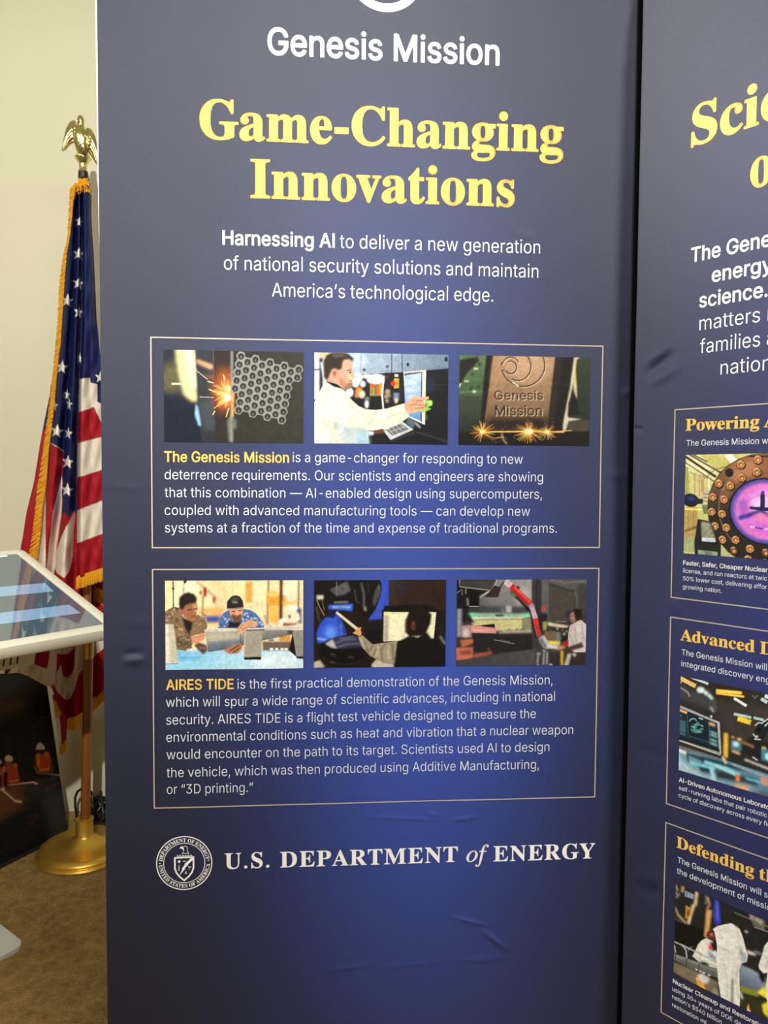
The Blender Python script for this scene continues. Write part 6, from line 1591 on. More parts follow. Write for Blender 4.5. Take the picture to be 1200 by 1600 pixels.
def pic_laboratory(c):
    c.rect(180, 700, 1300, 2120, (52, 49, 45))
    c.poly([(650, 1000), (1300, 1050), (1300, 1400), (820, 1500), (720, 1300)], (68, 62, 56), 40)
    c.poly([(230, 850), (600, 1000), (660, 1150), (480, 1080), (230, 1000)], (72, 74, 76), 24)
    c.poly([(700, 800), (1000, 900), (1000, 1050), (680, 1000)], (58, 46, 32), 24)
    for pts, w, col in (([(250, 782), (425, 868)], 46, (236, 196, 120)), ([(330, 755), (420, 790)], 20, (214, 190, 150)), ([(380, 770), (565, 838)], 26, (206, 224, 222)),
                        ([(232, 815), (265, 835)], 24, (235, 205, 140)), ([(235, 880), (330, 930), (360, 985)], 14, (170, 160, 140)),
                        ([(648, 908), (920, 925)], 34, (255, 216, 96)), ([(650, 935), (945, 962)], 22, (252, 208, 84)), ([(840, 982), (968, 1058)], 28, (222, 238, 236)),
                        ([(838, 1150), (1015, 1178)], 28, (190, 216, 208)), ([(1040, 1176), (1140, 1196)], 26, (180, 210, 206)), ([(878, 1196), (1012, 1230)], 52, (250, 214, 60)),
                        ([(1150, 945), (1230, 965)], 40, (222, 236, 236)), ([(1115, 975), (1175, 1010)], 34, (206, 226, 228))):
        c.line(pts, w, col, 4)
    c.line([(440, 890), (560, 930), (630, 1050), (620, 1140)], 60, (78, 80, 80), 12)
    c.ell(482, 908, 44, 32, (216, 234, 232), 6)
    c.ell(540, 938, 20, 22, (226, 240, 238), 5)
    c.line([(560, 950), (610, 1000)], 30, (206, 226, 226), 6)
    c.line([(590, 1090), (620, 1140)], 20, (170, 180, 180), 6)
    c.ell(598, 1192, 12, 14, (206, 220, 220), 4)
    c.line([(1030, 940), (1050, 975), (1080, 940)], 12, (120, 130, 130), 4)
    # yellow post and far screens
    c.poly([(1000, 1380), (1300, 1450), (1300, 1620), (900, 1560)], (40, 38, 38), 12)
    c.poly([(735, 1360), (778, 1366), (774, 1628), (732, 1612)], (238, 196, 70), 5)
    for x, y, r in ((828, 1400, 14), (895, 1418, 22), (1140, 1490, 24)):
        c.ell(x, y, r, r * .6, (250, 206, 120), 6)
    c.poly([(810, 1430), (915, 1450), (910, 1545), (812, 1530)], (90, 140, 150), 8)
    c.ell(858, 1470, 30, 28, (206, 240, 240), 10)
    c.line([(820, 1545), (900, 1570)], 22, (224, 190, 150), 7)
    c.poly([(1110, 1490), (1300, 1520), (1300, 1640), (1120, 1610)], (80, 140, 156), 8)
    c.ell(1180, 1570, 26, 34, (200, 240, 240), 10)
    c.line([(920, 1440), (1060, 1490)], 20, (176, 130, 90), 8)
    c.line([(950, 1625), (1200, 1700)], 16, (206, 214, 210), 5)
    # monitor
    c.poly([(180, 1062), (230, 1082), (688, 1248), (708, 1590), (225, 1470), (180, 1460)], (176, 178, 178), 2)
    c.poly([(180, 1100), (230, 1112), (664, 1262), (684, 1556), (225, 1450), (180, 1440)], (28, 50, 58), 2)
    c.poly([(180, 1440), (225, 1440), (690, 1540), (690, 1575), (225, 1470)], (30, 34, 38), 2)
    c.line([(235, 1138), (328, 1170)], 26, (250, 184, 96), 4)
    c.poly([(332, 1195), (575, 1270), (578, 1478), (342, 1420)], (22, 42, 50), 3)
    c.line([(332, 1195), (342, 1420), (578, 1478)], 5, (90, 120, 126), 1)
    c.line([(575, 1270), (580, 1478)], 5, (96, 124, 130), 1)
    c.line([(462, 1215), (505, 1230)], 12, (190, 220, 222), 3)
    c.line([(575, 1265), (638, 1290)], 22, (250, 196, 130), 5)
    g = np.random.default_rng(4)
    for i in range(26):
        a = g.uniform(0, 6.28)
        x, y = 445 + 75 * math.cos(a) * g.uniform(.3, 1) + 10, 1320 + 50 * math.sin(a) * g.uniform(.4, 1)
        c.ell(x, y, g.uniform(8, 20), g.uniform(4, 9), (120, 186, 190), 4, .7, 25)
    c.ring(400, 1265, 40, 36, 12, (150, 196, 196), 4, .8, 180, 340)
    c.ring(440, 1350, 62, 30, 10, (120, 170, 176), 4, .8, 20, 200)
    for y in (1200, 1265, 1300, 1330, 1360, 1400):
        c.line([(226, y - 6), (226 + (40 if y < 1250 else 88), y + 14)], 16, (96, 150, 160), 6, .85)
    for y in (1360, 1390, 1440, 1480):
        c.line([(590, y), (662, y + 22)], 18, (150, 206, 210), 5, .85)
    c.line([(225, 1480), (700, 1602)], 14, (206, 206, 204), 2)
    c.poly([(180, 1530), (225, 1535), (660, 1630), (690, 1640), (690, 1660), (225, 1570)], (116, 114, 108), 4)
    # glossy table
    c.poly([(180, 1565), (225, 1575), (740, 1650), (1300, 1780), (1300, 2120), (180, 2120)], (96, 136, 152), 3, to=(160, 196, 206), axis=((560, 1640), (440, 1960)))
    c.poly([(450, 1740), (660, 1760), (620, 1830), (480, 1810)], (36, 54, 64), 14)
    c.poly([(640, 1760), (1100, 1830), (1080, 1880), (660, 1860)], (50, 62, 70), 14)
    c.poly([(240, 1610), (660, 1660), (1000, 1740), (860, 1740), (500, 1690)], (50, 68, 80), 10)
    for pts, w, col in (([(225, 1590), (330, 1625)], 34, (236, 244, 244)), ([(520, 1695), (760, 1740), (900, 1790)], 30, (140, 226, 238)), ([(370, 1720), (640, 1760)], 24, (120, 214, 230)),
                        ([(820, 1690), (1200, 1790)], 8, (230, 236, 236)), ([(640, 1720), (860, 1800)], 20, (196, 240, 244)), ([(960, 1820), (1110, 1850)], 20, (120, 210, 224)),
                        ([(720, 1620), (760, 1690)], 26, (236, 214, 180)), ([(600, 1740), (640, 1960)], 44, (170, 226, 236)), ([(225, 1640), (260, 1760)], 40, (150, 206, 220)),
                        ([(330, 1600), (345, 1720)], 24, (44, 60, 74)), ([(510, 1660), (505, 1720)], 22, (40, 56, 66))):
        c.line(pts, w, col, 8, .9)
    c.ell(880, 1830, 20, 40, (240, 130, 70), 10)
    c.poly([(840, 1900), (1000, 1900), (990, 2010), (850, 1980)], (226, 180, 136), 22)
    c.poly([(1100, 1780), (1190, 1800), (1180, 1880), (1120, 1860)], (206, 156, 140), 12)
    c.poly([(215, 1700), (380, 1790), (560, 1880), (215, 1800)], (176, 200, 208), 16)
    c.poly([(1010, 1960), (1300, 1900), (1300, 2120), (1010, 2040)], (92, 104, 116), 20)
    # robot
    c.poly([(1050, 1320), (1085, 1230), (1160, 1190), (1300, 1100), (1300, 1250), (1190, 1300), (1120, 1430), (1110, 1600), (1060, 1600), (1040, 1440), (1030, 1360)], (36, 38, 42), 4)
    for pts in ([(1055, 1260), (1090, 1225), (1130, 1230)], [(1130, 1220), (1210, 1160)], [(1150, 1260), (1210, 1190)], [(1035, 1345), (1070, 1390)], [(1045, 1400), (1110, 1400)], [(1030, 1590), (1080, 1620)], [(1190, 1080), (1200, 1140)]):
        c.line(pts, 11, (214, 226, 228), 3)
    c.ell(1090, 1300, 26, 22, (20, 22, 26), 4)
    c.ell(1075, 1370, 12, 12, (176, 186, 190), 4)

def pic_cleanup(c):
    c.rect(180, 660, 1320, 2200, (44, 44, 41))
    c.poly([(230, 1110), (620, 1240), (600, 1420), (230, 1370)], (27, 26, 25), 10)
    c.poly([(720, 880), (1320, 1060), (1320, 1400), (960, 1300)], (40, 41, 40), 10)
    for pts, w, col in (([(255, 750), (280, 820)], 18, (180, 170, 150)), ([(246, 830), (232, 960), (290, 1080), (372, 1160)], 22, (176, 158, 124)), ([(345, 750), (330, 835)], 26, (196, 168, 108)),
                        ([(238, 820), (270, 850)], 14, (206, 200, 184)), ([(232, 1110), (330, 1150)], 8, (110, 106, 98)), ([(262, 895), (300, 850)], 12, (186, 180, 170)),
                        ([(488, 815), (468, 970)], 30, (212, 192, 146)), ([(455, 960), (420, 1060), (395, 1165)], 30, (222, 204, 160)),
                        ([(580, 850), (590, 900), (575, 950)], 24, (130, 128, 110)), ([(600, 880), (615, 960), (590, 1000)], 16, (196, 170, 140)),
                        ([(612, 1010), (600, 1120), (582, 1290)], [56, 46, 40], (220, 172, 104))):
        c.line(pts, w, col, 4)
    c.poly([(360, 815), (452, 856), (448, 904), (358, 880)], (150, 160, 186), 3)
    c.line([(380, 830), (380, 880)], 8, (80, 84, 110), 3)
    c.poly([(368, 972), (432, 1002), (402, 1100), (362, 1112)], (196, 146, 62), 3)
    c.poly([(380, 1030), (420, 1010), (404, 1080), (382, 1090)], (110, 70, 40), 5)
    c.poly([(668, 900), (712, 905), (728, 1130), (690, 1176), (655, 1080)], (60, 76, 196), 4)
    c.line([(690, 920), (700, 1110)], 12, (110, 126, 230), 6)
    c.line([(860, 1020), (1020, 1080), (1200, 1150), (1320, 1190)], 10, (120, 118, 112), 3)
    c.poly([(1000, 1022), (1150, 1080), (1150, 1180), (1055, 1150)], (116, 113, 104), 5)
    for x, y in ((1080, 1080), (1110, 1100), (1030, 1060)):
        c.ell(x, y, 16, 20, (186, 180, 150), 6)
    c.line([(1055, 1155), (1320, 1230)], 9, (150, 148, 142), 3)
    # ground, pipe rack
    c.poly([(180, 1560), (480, 1650), (700, 1740), (700, 1900), (180, 1660)], (128, 120, 96), 4)
    c.poly([(640, 1800), (1320, 1900), (1320, 2200), (700, 2000)], (62, 58, 38), 8)
    c.poly([(650, 1800), (700, 1810), (720, 1910), (640, 1880)], (150, 146, 128), 6)
    c.poly([(200, 1475), (450, 1545), (705, 1600), (705, 1700), (450, 1635), (200, 1540)], (112, 112, 108), 3)
    c.line([(220, 1500), (700, 1630)], 18, (150, 150, 146), 8)
    for x, y in ((260, 1500), (380, 1530), (510, 1560)):
        c.line([(x, y), (x - 4, y + 90)], 10, (60, 60, 58), 3)
    for x in (470, 510, 545, 600):
        c.line([(x, 1630 + (x - 470) * .35), (x + 25, 1640 + (x - 470) * .35)], 10, (235, 235, 230), 3)
    # kneeling person
    c.poly([(440, 1500), (470, 1440), (500, 1370), (540, 1325), (590, 1300), (650, 1330), (690, 1440), (690, 1600), (610, 1590), (500, 1545)], (226, 226, 214), 3)
    c.poly([(600, 1430), (680, 1480), (680, 1540), (610, 1500)], (150, 156, 176), 8)
    c.poly([(520, 1540), (600, 1550), (620, 1590), (540, 1580)], (50, 50, 50), 5)
    c.poly([(620, 1340), (690, 1330), (700, 1420), (640, 1430)], (36, 32, 34), 5)
    c.poly([(580, 1275), (598, 1230), (632, 1216), (668, 1250), (668, 1320), (640, 1310)], (126, 42, 30), 3)
    c.ell(636, 1262, 12, 8, (220, 190, 180), 4)
    c.poly([(598, 1380), (630, 1362), (652, 1400), (622, 1428)], (220, 56, 112), 4)
    c.poly([(495, 1690), (540, 1670), (616, 1710), (600, 1760), (556, 1780), (500, 1740)], (216, 208, 202), 4)
    c.poly([(474, 1720), (496, 1716), (506, 1760), (556, 1785), (586, 1838), (540, 1836), (490, 1790)], (240, 170, 48), 3)
    # rail
    for pts, w in (([(218, 1352), (340, 1395), (520, 1470), (700, 1556)], 13), ([(222, 1370), (250, 1410), (260, 1480)], 13), ([(330, 1392), (372, 1440), (382, 1525)], 13),
                   ([(440, 1500), (700, 1590)], 9), ([(395, 1440), (430, 1405)], 9), ([(505, 1560), (525, 1480)], 11), ([(470, 1440), (700, 1530)], 8)):
        c.line(pts, w, (188, 188, 184), 2)
    # tank
    c.poly([(915, 1540), (1010, 1570), (1150, 1635), (1180, 1760), (1090, 1830), (915, 1770)], (150, 164, 182), 4, to=(94, 106, 122), axis=((1000, 1570), (1000, 1780)))
    c.poly([(920, 1750), (1095, 1790), (1090, 1840), (920, 1810)], (146, 146, 48), 5)
    c.poly([(1080, 1800), (1130, 1745), (1200, 1720), (1200, 1860)], (238, 224, 74), 4)
    c.line([(1090, 1840), (1200, 1865)], 8, (60, 56, 40), 3)
    c.poly([(1128, 1912), (1180, 1880), (1180, 2030), (1140, 1990)], (236, 226, 70), 4)
    c.poly([(1000, 1918), (1024, 2045), (970, 2022)], (240, 166, 92), 3)
    c.line([(990, 1985), (1018, 1995)], 14, (240, 225, 200), 3)
    c.line([(920, 1810), (940, 1880)], 16, (226, 226, 222), 5)
    # standing person
    c.poly([(650, 1206), (690, 1172), (760, 1150), (830, 1132), (884, 1150), (918, 1190), (945, 1262), (975, 1380), (992, 1440), (984, 1500), (930, 1530), (912, 1600), (915, 1760),
            (918, 1900), (912, 1990), (850, 1975), (832, 1962), (772, 1945), (736, 1910), (708, 1750), (688, 1550), (694, 1380), (668, 1232)], (233, 233, 222), 2)
    for pts in ([(690, 1216), (780, 1206), (860, 1210)], [(700, 1380), (830, 1420), (900, 1440)], [(760, 1540), (790, 1700), (800, 1900)], [(850, 1560), (845, 1750), (855, 1950)],
                [(900, 1540), (880, 1700), (905, 1880)], [(890, 1260), (920, 1380), (900, 1500)], [(700, 1280), (760, 1296)]):
        c.line(pts, 10, (186, 188, 184), 5, .85)
    c.poly([(835, 1700), (855, 1690), (850, 1960), (830, 1955)], (110, 112, 112), 5)
    c.poly([(915, 1400), (980, 1420), (978, 1500), (925, 1520)], (176, 182, 192), 10)
    c.poly([(930, 1450), (920, 1400), (940, 1350)], (120, 124, 130), 6)
    c.ell(892, 1136, 44, 30, (52, 44, 40), 4, 1, 40)
    c.ell(945, 1180, 22, 38, (42, 38, 38), 5)
    c.ell(978, 1206, 14, 10, (206, 200, 190), 4)
    c.line([(985, 1405), (1065, 1425)], [34, 22], (222, 214, 204), 4)
    c.line([(1050, 1400), (1120, 1415)], 34, (120, 122, 124), 6)
    # person at the right edge
    c.poly([(1320, 1230), (1200, 1265), (1150, 1330), (1125, 1430), (1094, 1528), (1100, 1560), (1140, 1604), (1176, 1590), (1160, 1740), (1175, 1900), (1190, 2150), (1320, 2200)], (230, 230, 224), 3)
    c.line([(1140, 1380), (1200, 1350)], 10, (180, 182, 182), 5)
    c.line([(1190, 1440), (1160, 1560)], 12, (176, 178, 180), 6)
    c.poly([(1098, 1590), (1146, 1612), (1160, 1680), (1130, 1700), (1096, 1640)], (26, 25, 27), 4)

ZT, ZB = (EYE + .2379, EYE + .0681), (EYE - .1909, EYE - .3593)
UA, UB, UD = (-.4100, -.1527), (-.1324, .1208), (.1418, .3974)
G1, G2 = .74, .92
P1.picture((*UA, ZT[1], ZT[0]), pic_honeycomb, (38, 40, 38), 4.6154, (230, 520), B1, 'photo of a metal honeycomb with sparks', gain=G1)
P1.picture((*UB, ZT[1], ZT[0]), pic_operator, (38, 40, 38), 5.0, (480, 530), B1, 'photo of a man in a white coat at a machine screen', gain=G1)
P1.picture((*UD, ZT[1], ZT[0]), pic_plate, (38, 40, 38), 4.8, (700, 530), B1, 'photo of an engraved metal plate with sparks', gain=G1)
P1.picture((*UA, ZB[1], ZB[0]), pic_inspectors, (38, 40, 38), 4.8, (240, 890), B2, 'bright photo of two men bending over a tube', gain=G2)
P1.picture((*UB, ZB[1], ZB[0]), pic_pointer, (38, 40, 38), 5.2174, (480, 890), B2, 'dark photo of a man pointing beside a screen', gain=G2)
P1.picture((*UD, ZB[1], ZB[0]), pic_robot_arm, (38, 40, 38), 5.0, (700, 890), B2, 'photo of a red robot arm and a man', gain=G2)
P2.picture((.1086, .40, EYE - .1318, EYE + .0493), pic_reactor, (38, 40, 38), 7.0588, (1030, 620), C1, 'photo of a bolted chamber with a violet window', dens=1000, gain=1.05)
P2.picture((.1086, .40, EYE - .539, EYE - .3614), pic_laboratory, (38, 40, 38), 7.0588, (1030, 950), C2, 'photo of a laboratory with screens', dens=1000, gain=1.05)
P2.picture((.1086, .40, EYE - .9302, EYE - .7555), pic_cleanup, (38, 40, 38), 6.6667, (1020, 1270), C3, 'photo of workers in white suits', dens=1000, gain=1.05)
# ---------------------------------------------------------------- things behind the panels, at the left
M_gold = mat('polished_gold', (232, 220, 160), .2, metal=1., bump=(240, .35))
M_brass = mat('brushed_brass', (242, 198, 88), .4, metal=.85, bump=(60, .08, (1, 1, 14)))
M_brass2 = mat('brass_sleeve', (190, 160, 84), .3, metal=1.)
M_pole = mat('varnished_wood', (136, 78, 32), .38, vary=(30, .12), coat=.3)
M_ferrule = mat('black_ferrule', (30, 24, 18), .4)
M_wplast = mat('white_plastic', (236, 232, 214), .38, spec=.5)
M_wsteel = mat('white_steel', (226, 226, 222), .4)
M_slot = mat('vent_slot', (26, 26, 26), .8)
M_flag = mat('flag_satin', (255, 255, 255), .55, spec=.1, attr='print', bump=(500, .15))
M_fringe = mat('gold_fringe', (236, 168, 36), .55, spec=.4, vary=(300, .25))
M_cable = mat('black_rubber', (16, 16, 17), .45)
M_chrome = mat('chrome', (200, 200, 200), .2, metal=1.)
M_tag = mat('paper_tag', (226, 226, 220), .8)
M_dark = mat('board_edge', (20, 20, 20), .6)
PIX = lambda px, py, y: at_depth(px, py, y)
D_POLE = 2.57

def rel(root, vs):
    k = Vector(root.location)
    return [Vector(v) - k for v in vs]

def mb_rel(root, mb, name, m, **k):
    mb.v = rel(root, mb.v)
    return mb.build(name, m, root, **k)

# --- flagpole with eagle
_b = on_floor(132.5, 1331)
pole = empty('flagpole', 'wooden flagpole with round brass base and gilt eagle top beside the banner', 'flagpole', tuple(_b))
DP = _b.y
p_bot, p_mid, p_top = PIX(132.5, 1300, DP), PIX(138.2, 1014, DP), PIX(130.5, 276, DP)
r_ = .0158
mb = MB().tube([p_bot - Vector((0, 0, .02)), p_mid], r_, 20)
mb_rel(pole, mb, 'lower_shaft', M_pole, smooth=True)
mb_rel(pole, MB().tube([p_mid, PIX(136, 960, DP + .03), PIX(133.5, 300, DP + .085), PIX(130.5, 276, DP + .012)], .014, 16), 'upper_shaft', M_pole, smooth=True)
a, b = PIX(138.5, 1001, DP), PIX(138, 1029, DP)
mb_rel(pole, MB().tube([b, b + (a - b) * .06, b + (a - b) * .5, b + (a - b) * .55, a], [.0155, .0172, .0172, .0182, .0182], 24), 'joint_sleeve', M_brass2, smooth=True)
prof = [(.158, 0), (.160, .005), (.157, .011), (.150, .0135), (.151, .019), (.146, .026), (.136, .0305), (.122, .031), (.114, .029), (.085, .031), (.062, .037), (.048, .045), (.040, .052), (.032, .057), (.0288, .061), (.0288, .112), (.0305, .114), (.0305, .118), (.0165, .119)]
mb_rel(pole, MB().lathe(prof, _b + Vector((0, 0, .001)), n=72), 'brass_base', M_brass, smooth=True)
mb_rel(pole, MB().tube([PIX(130.3, 279, DP), PIX(130, 268, DP)], [.0165, .0155], 20), 'ferrule', M_ferrule, smooth=True)

U = DP / FPX                                             # metres per photo pixel at the pole
eag = MB()
c0 = PIX(130, 270, DP)
cpx = lambda x, y, d=0.: PIX(x, y, DP - d)
eag.lathe([(.015, 0), (.0165, .004), (.013, .01), (.0125, .028), (.018, .036), (.026, .046), (.026, .05), (.017, .052)], c0, n=24)
eagle = mb_rel(pole, eag, 'eagle_socket', M_gold, smooth=True)
body = MB()
body.tube([cpx(131, 252), cpx(131, 246, .006), cpx(130.5, 238, .01), cpx(129, 226, .016), cpx(127.5, 214, .02), cpx(127, 206, .02), cpx(127, 200, .018), cpx(126.5, 195, .018), cpx(126, 188, .02), cpx(126, 183, .018), cpx(126.5, 181, .016)],
          [.010, .017, .021, .025, .025, .019, .0115, .0105, .012, .009, .003], 20)
body.tube([cpx(124, 187, .026), cpx(120.5, 187.5, .036), cpx(119.5, 190.5, .037)], [.0065, .004, .0008], 10)
body.ball(cpx(131, 250), .017, n=10)
bd = mb_rel(pole, body, 'eagle', M_gold, smooth=True)
def wing(lead, trail, depth, name='wing'):
    n, m_ = 26, 18
    V = []
    lp, tp = np.array(lead, float), np.array(trail, float)
    t = np.linspace(0, 1, n)
    li = np.stack([np.interp(t, np.linspace(0, 1, len(lp)), lp[:, k]) for k in range(2)], 1)
    ti = np.stack([np.interp(t, np.linspace(0, 1, len(tp)), tp[:, k]) for k in range(2)], 1)
    for i in range(n):
        for j in range(m_):
            s = j / (m_ - 1)
            p = li[i] * (1 - s) + ti[i] * s
            d = depth * (1 - .7 * t[i]) + .012 * math.sin(math.pi * s) + .0028 * abs(math.sin(s * 15)) * (t[i] > .3) + .0025 * math.sin(t[i] * 24) * (t[i] <= .45)
            V.append(cpx(p[0], p[1], d))
    o = build(name, rel(pole, V), grid_faces(m_, n).tolist(), M_gold, bd, True)
    md = o.modifiers.new('thick', 'SOLIDIFY')
    md.thickness = .005
    md.offset = 0
    o.parent = bd
    return o
wing([(122, 202), (119.5, 193), (116, 188), (109.5, 191), (103.5, 202), (100, 218), (97.5, 235)], [(123, 209), (121.5, 215), (119, 222), (113, 224), (108, 227), (103, 232), (98, 236)], .012)
wing([(132, 207), (136.5, 200), (142, 202), (147, 210), (151, 223), (153, 240), (154, 258)], [(132, 216), (134, 226), (137, 234), (141, 240), (145, 246), (149, 253), (153.5, 259)], .022)

# --- the flag: stripes and stars drawn on the cloth
def flag_print():
    c = Canvas(600, 2880, lambda x, y: ((x + 10) / 200, (y - 260) / 960), (30, 38, 84))
    RED, WHT, BLU, GLD = (164, 28, 40), (226, 212, 196), (30, 38, 84), (222, 152, 30)
    # left, seen edge on behind the fringe
    c.rect(112, 850, 200, 1010, RED)
    c.poly([(20, 672), (74, 672), (79, 690), (101, 707), (98, 740), (80, 1000), (20, 1000)], RED)
    c.line([(74, 690), (88, 697), (101, 707)], 1.2, WHT)
    c.poly([(66, 770), (72, 760), (72, 800), (71, 905), (54, 905), (60, 850)], WHT)
    c.poly([(97, 742), (99, 760), (97, 800), (91, 860), (84, 905), (71, 905), (76, 850), (82, 800)], (222, 200, 190))
    c.poly([(97, 800), (104, 806), (110, 808), (92, 858), (86, 885), (84, 905), (88, 870), (93, 830)], RED)
    c.poly([(100, 800), (120, 800), (120, 960), (84, 960), (86, 870)], RED)
    c.poly([(116, 796), (113, 804), (109, 812), (98, 835), (91, 854), (86, 868), (82, 882), (90, 896), (100, 903), (108, 892), (113, 870), (114.5, 840), (116, 812)], WHT)
    c.poly([(99, 704), (124, 690), (121, 740), (117, 770), (112, 796), (107, 808), (99, 796), (97, 770), (99, 740)], BLU)
    for x, y, r, h in ((124, 347, 9, .7), (123, 397, 10.5, 1), (122.5, 443, 10.5, 1), (105, 470, 10.5, 1), (122.5, 488, 10, .8), (97, 574, 11, 1), (125, 560, 9, .4), (155, 590, 11, 1),
                       (105, 617, 9, .7), (85, 634, 9.5, .8), (108.5, 632, 10, .5), (89, 674, 11, 1), (107, 677, 10, .7), (106, 722, 11, 1), (105, 766, 11, 1)):
        a = np.arange(10) * math.pi / 5 - math.pi / 2 + .15
        rr = np.where(np.arange(10) % 2 == 0, r, r * .4)
        c.poly(np.stack([x + rr * np.cos(a) * h * .9, y + rr * np.sin(a) * 1.05], 1), (238, 236, 230))
    return c
def stripe_print():
    c = Canvas(600, 2880, lambda x, y: ((x + 10) / 200, (y - 260) / 960), (30, 38, 84))
    RED, WHT = (164, 28, 40), (226, 212, 196)
    E_ = [([(115, 594), (125, 592), (141, 590), (142, 598), (152, 600), (152, 628), (170, 634)], WHT), ([(115, 646), (124, 644), (147, 636), (150, 644), (170, 684)], RED),
          ([(115, 694), (122, 692), (154, 684), (170, 680)], WHT), ([(115, 748), (122, 746), (160, 734), (170, 731)], RED), ([(115, 799), (121, 797), (160, 782), (170, 778)], WHT),
          ([(115, 851), (120, 849), (160, 834), (170, 830)], RED)]
    for top, col in E_:
        c.poly(top + [(170, 1000), (115, 1000)], col)
        c.line(top, .8, (120, 90, 90), 0, .6)
    c.poly([(152, 575), (170, 575), (170, 636), (158, 631), (153, 628)], (30, 38, 84))
    a = np.arange(10) * math.pi / 5 - math.pi / 2 + .1
    rr = np.where(np.arange(10) % 2 == 0, 10.5, 4.2)
    c.poly(np.stack([156 + rr * np.cos(a) * .8, 590 + rr * np.sin(a)], 1), (238, 236, 230))
    return c
def lower_print():
    c = Canvas(600, 2880, lambda x, y: ((x + 10) / 200, (y - 260) / 960), (152, 24, 40))
    W = (214, 196, 184)
    c.rect(-12, 1000, 8, 1070, W)
    c.rect(8, 1000, 14, 1070, (120, 18, 30))
    c.poly([(77, 985), (89, 985), (88, 1015), (88.5, 1040), (86, 1060), (79, 1075), (73, 1076), (58, 1070), (43, 1062), (29, 1056), (10, 1056), (20, 1042), (30, 1037), (40, 1035.5), (52, 1036.5), (63, 1041.5), (74.5, 1044.5), (76, 1034), (77, 1010)], W)
    c.poly([(88, 985), (118, 985), (116, 1012), (108, 1020), (98, 1023), (88, 1021)], W)
    c.poly([(95, 1038), (90, 1048), (85.5, 1058), (83, 1067), (88, 1079), (97, 1090), (104, 1094), (110, 1092), (116, 1080), (120, 1062), (124, 1052), (130, 1045), (131, 985), (118.5, 985), (117, 1022), (116, 1045), (112, 1053), (105, 1058), (98.5, 1057), (96, 1048)], W)
    c.poly([(140, 985), (165, 985), (163, 1012), (143, 1030)], W)
    return c
def sample(c, x, y):
    i = np.clip(((x + 10) / 200 * c.w).astype(int), 0, c.w - 1)
    j = np.clip(((y - 260) / 960 * c.h).astype(int), 0, c.h - 1)
    return c.img[j, i]

_fb = Vector((p_top.x, p_top.y - .05, EYE))
flag = empty('flag', 'gold fringed star and stripe flag hanging in folds from the wooden flagpole', 'flag', (PIX(110, 1100, 2.5).x, 2.5, PIX(110, 1135, 2.5).z))
def sheet(name, ys, xs, ds, canvas, ny=260, nx=70, ripple=.0, thick=.0022, bot=None, top=None):
    """folded cloth: rows of (x in photo pixels, distance) control points, swept down through ys"""
    ys, xs, ds = np.array(ys, float), np.array(xs, float), np.array(ds, float)
    if ds.ndim == 1:
        ds = np.repeat(ds[None], len(ys), 0)
    k = xs.shape[1]
    yy = np.linspace(ys[0], ys[-1], ny)
    s = np.linspace(0, k - 1, nx)
    i = np.minimum(s.astype(int), k - 2)
    f = s - i
    f2 = .5 - .5 * np.cos(np.pi * f)
    X, Dp, Y = np.zeros((ny, nx)), np.zeros((ny, nx)), np.zeros((ny, nx))
    for r, y in enumerate(yy):
        xr = np.array([np.interp(y, ys, xs[:, c]) for c in range(k)])
        dr = np.array([np.interp(y, ys, ds[:, c]) for c in range(k)])
        X[r] = xr[i] * (1 - f) + xr[i + 1] * f
        Dp[r] = dr[i] * (1 - f2) + dr[i + 1] * f2
        Y[r] = y
    if bot is not None:                     # pull the rows to a shaped lower hem
        b = np.interp(X[-1], *zip(*bot))
        y0 = ys[0] if top is None else np.interp(X[-1], *zip(*top))
        Y = y0 + (Y - ys[0]) / (ys[-1] - ys[0]) * (b - y0)
    Dp = Dp + ripple * (np.sin(Y * .11 + X * .35) + .6 * np.sin(Y * .23 - X * .22 + 1))
    P = [PIX(x, y, d) for x, y, d in zip(X.ravel(), Y.ravel(), Dp.ravel())]
    col = sample(canvas, X.ravel(), Y.ravel())
    o = build(name, rel(flag, P), grid_faces(nx, ny).tolist(), M_flag, flag, True, cols=col)
    md = o.modifiers.new('thick', 'SOLIDIFY')
    md.thickness = thick
    md.offset = 0
    return o
CF_, CS_, CL_ = flag_print(), stripe_print(), lower_print()
sheet('canton_cloth', [286, 300, 340, 400, 500, 580, 640, 700, 760, 800, 860, 945],
      [(117, 119, 121, 124, 127, 131), (112, 116, 121, 124, 129, 133), (109, 114, 119, 124, 129, 134), (104, 110, 117, 123, 129, 134), (97, 104, 112, 119, 126, 133), (90, 98, 108, 116, 124, 130),
       (84, 93, 103, 112, 121, 127), (77, 88, 100, 110, 120, 126), (71, 82, 97, 107, 119, 125), (66, 79, 95, 106, 118, 125), (59, 71, 86, 101, 117, 124), (52, 62, 78, 98, 118, 124)],
      [(2.54, 2.515, 2.53, 2.515, 2.535, 2.54)] + [(2.515, 2.485, 2.53, 2.475, 2.54, 2.545)] * 5 + [(2.50, 2.465, 2.53, 2.46, 2.54, 2.545)] * 6, CF_, ny=460, nx=100, ripple=.0022)
sheet('stripe_cloth', [286, 300, 340, 400, 500, 560, 590, 640, 700, 800, 890],
      [(127, 131, 136, 140), (128, 132, 138, 143), (129, 133, 137, 142.5), (130, 133, 140, 146.5), (129, 133, 142, 151), (127, 132, 143, 157), (124.5, 129, 142, 160), (123, 128, 144, 165), (121.5, 128, 145, 168), (120.8, 127, 145, 168), (120.3, 127, 145, 168)],
      [(2.53, 2.51, 2.505, 2.535)] + [(2.525, 2.475, 2.485, 2.53)] * 4 + [(2.52, 2.455, 2.48, 2.50)] * 6, CS_, ny=420, nx=64, ripple=.002, bot=[(119, 904), (124, 901), (140, 896), (168, 887)])
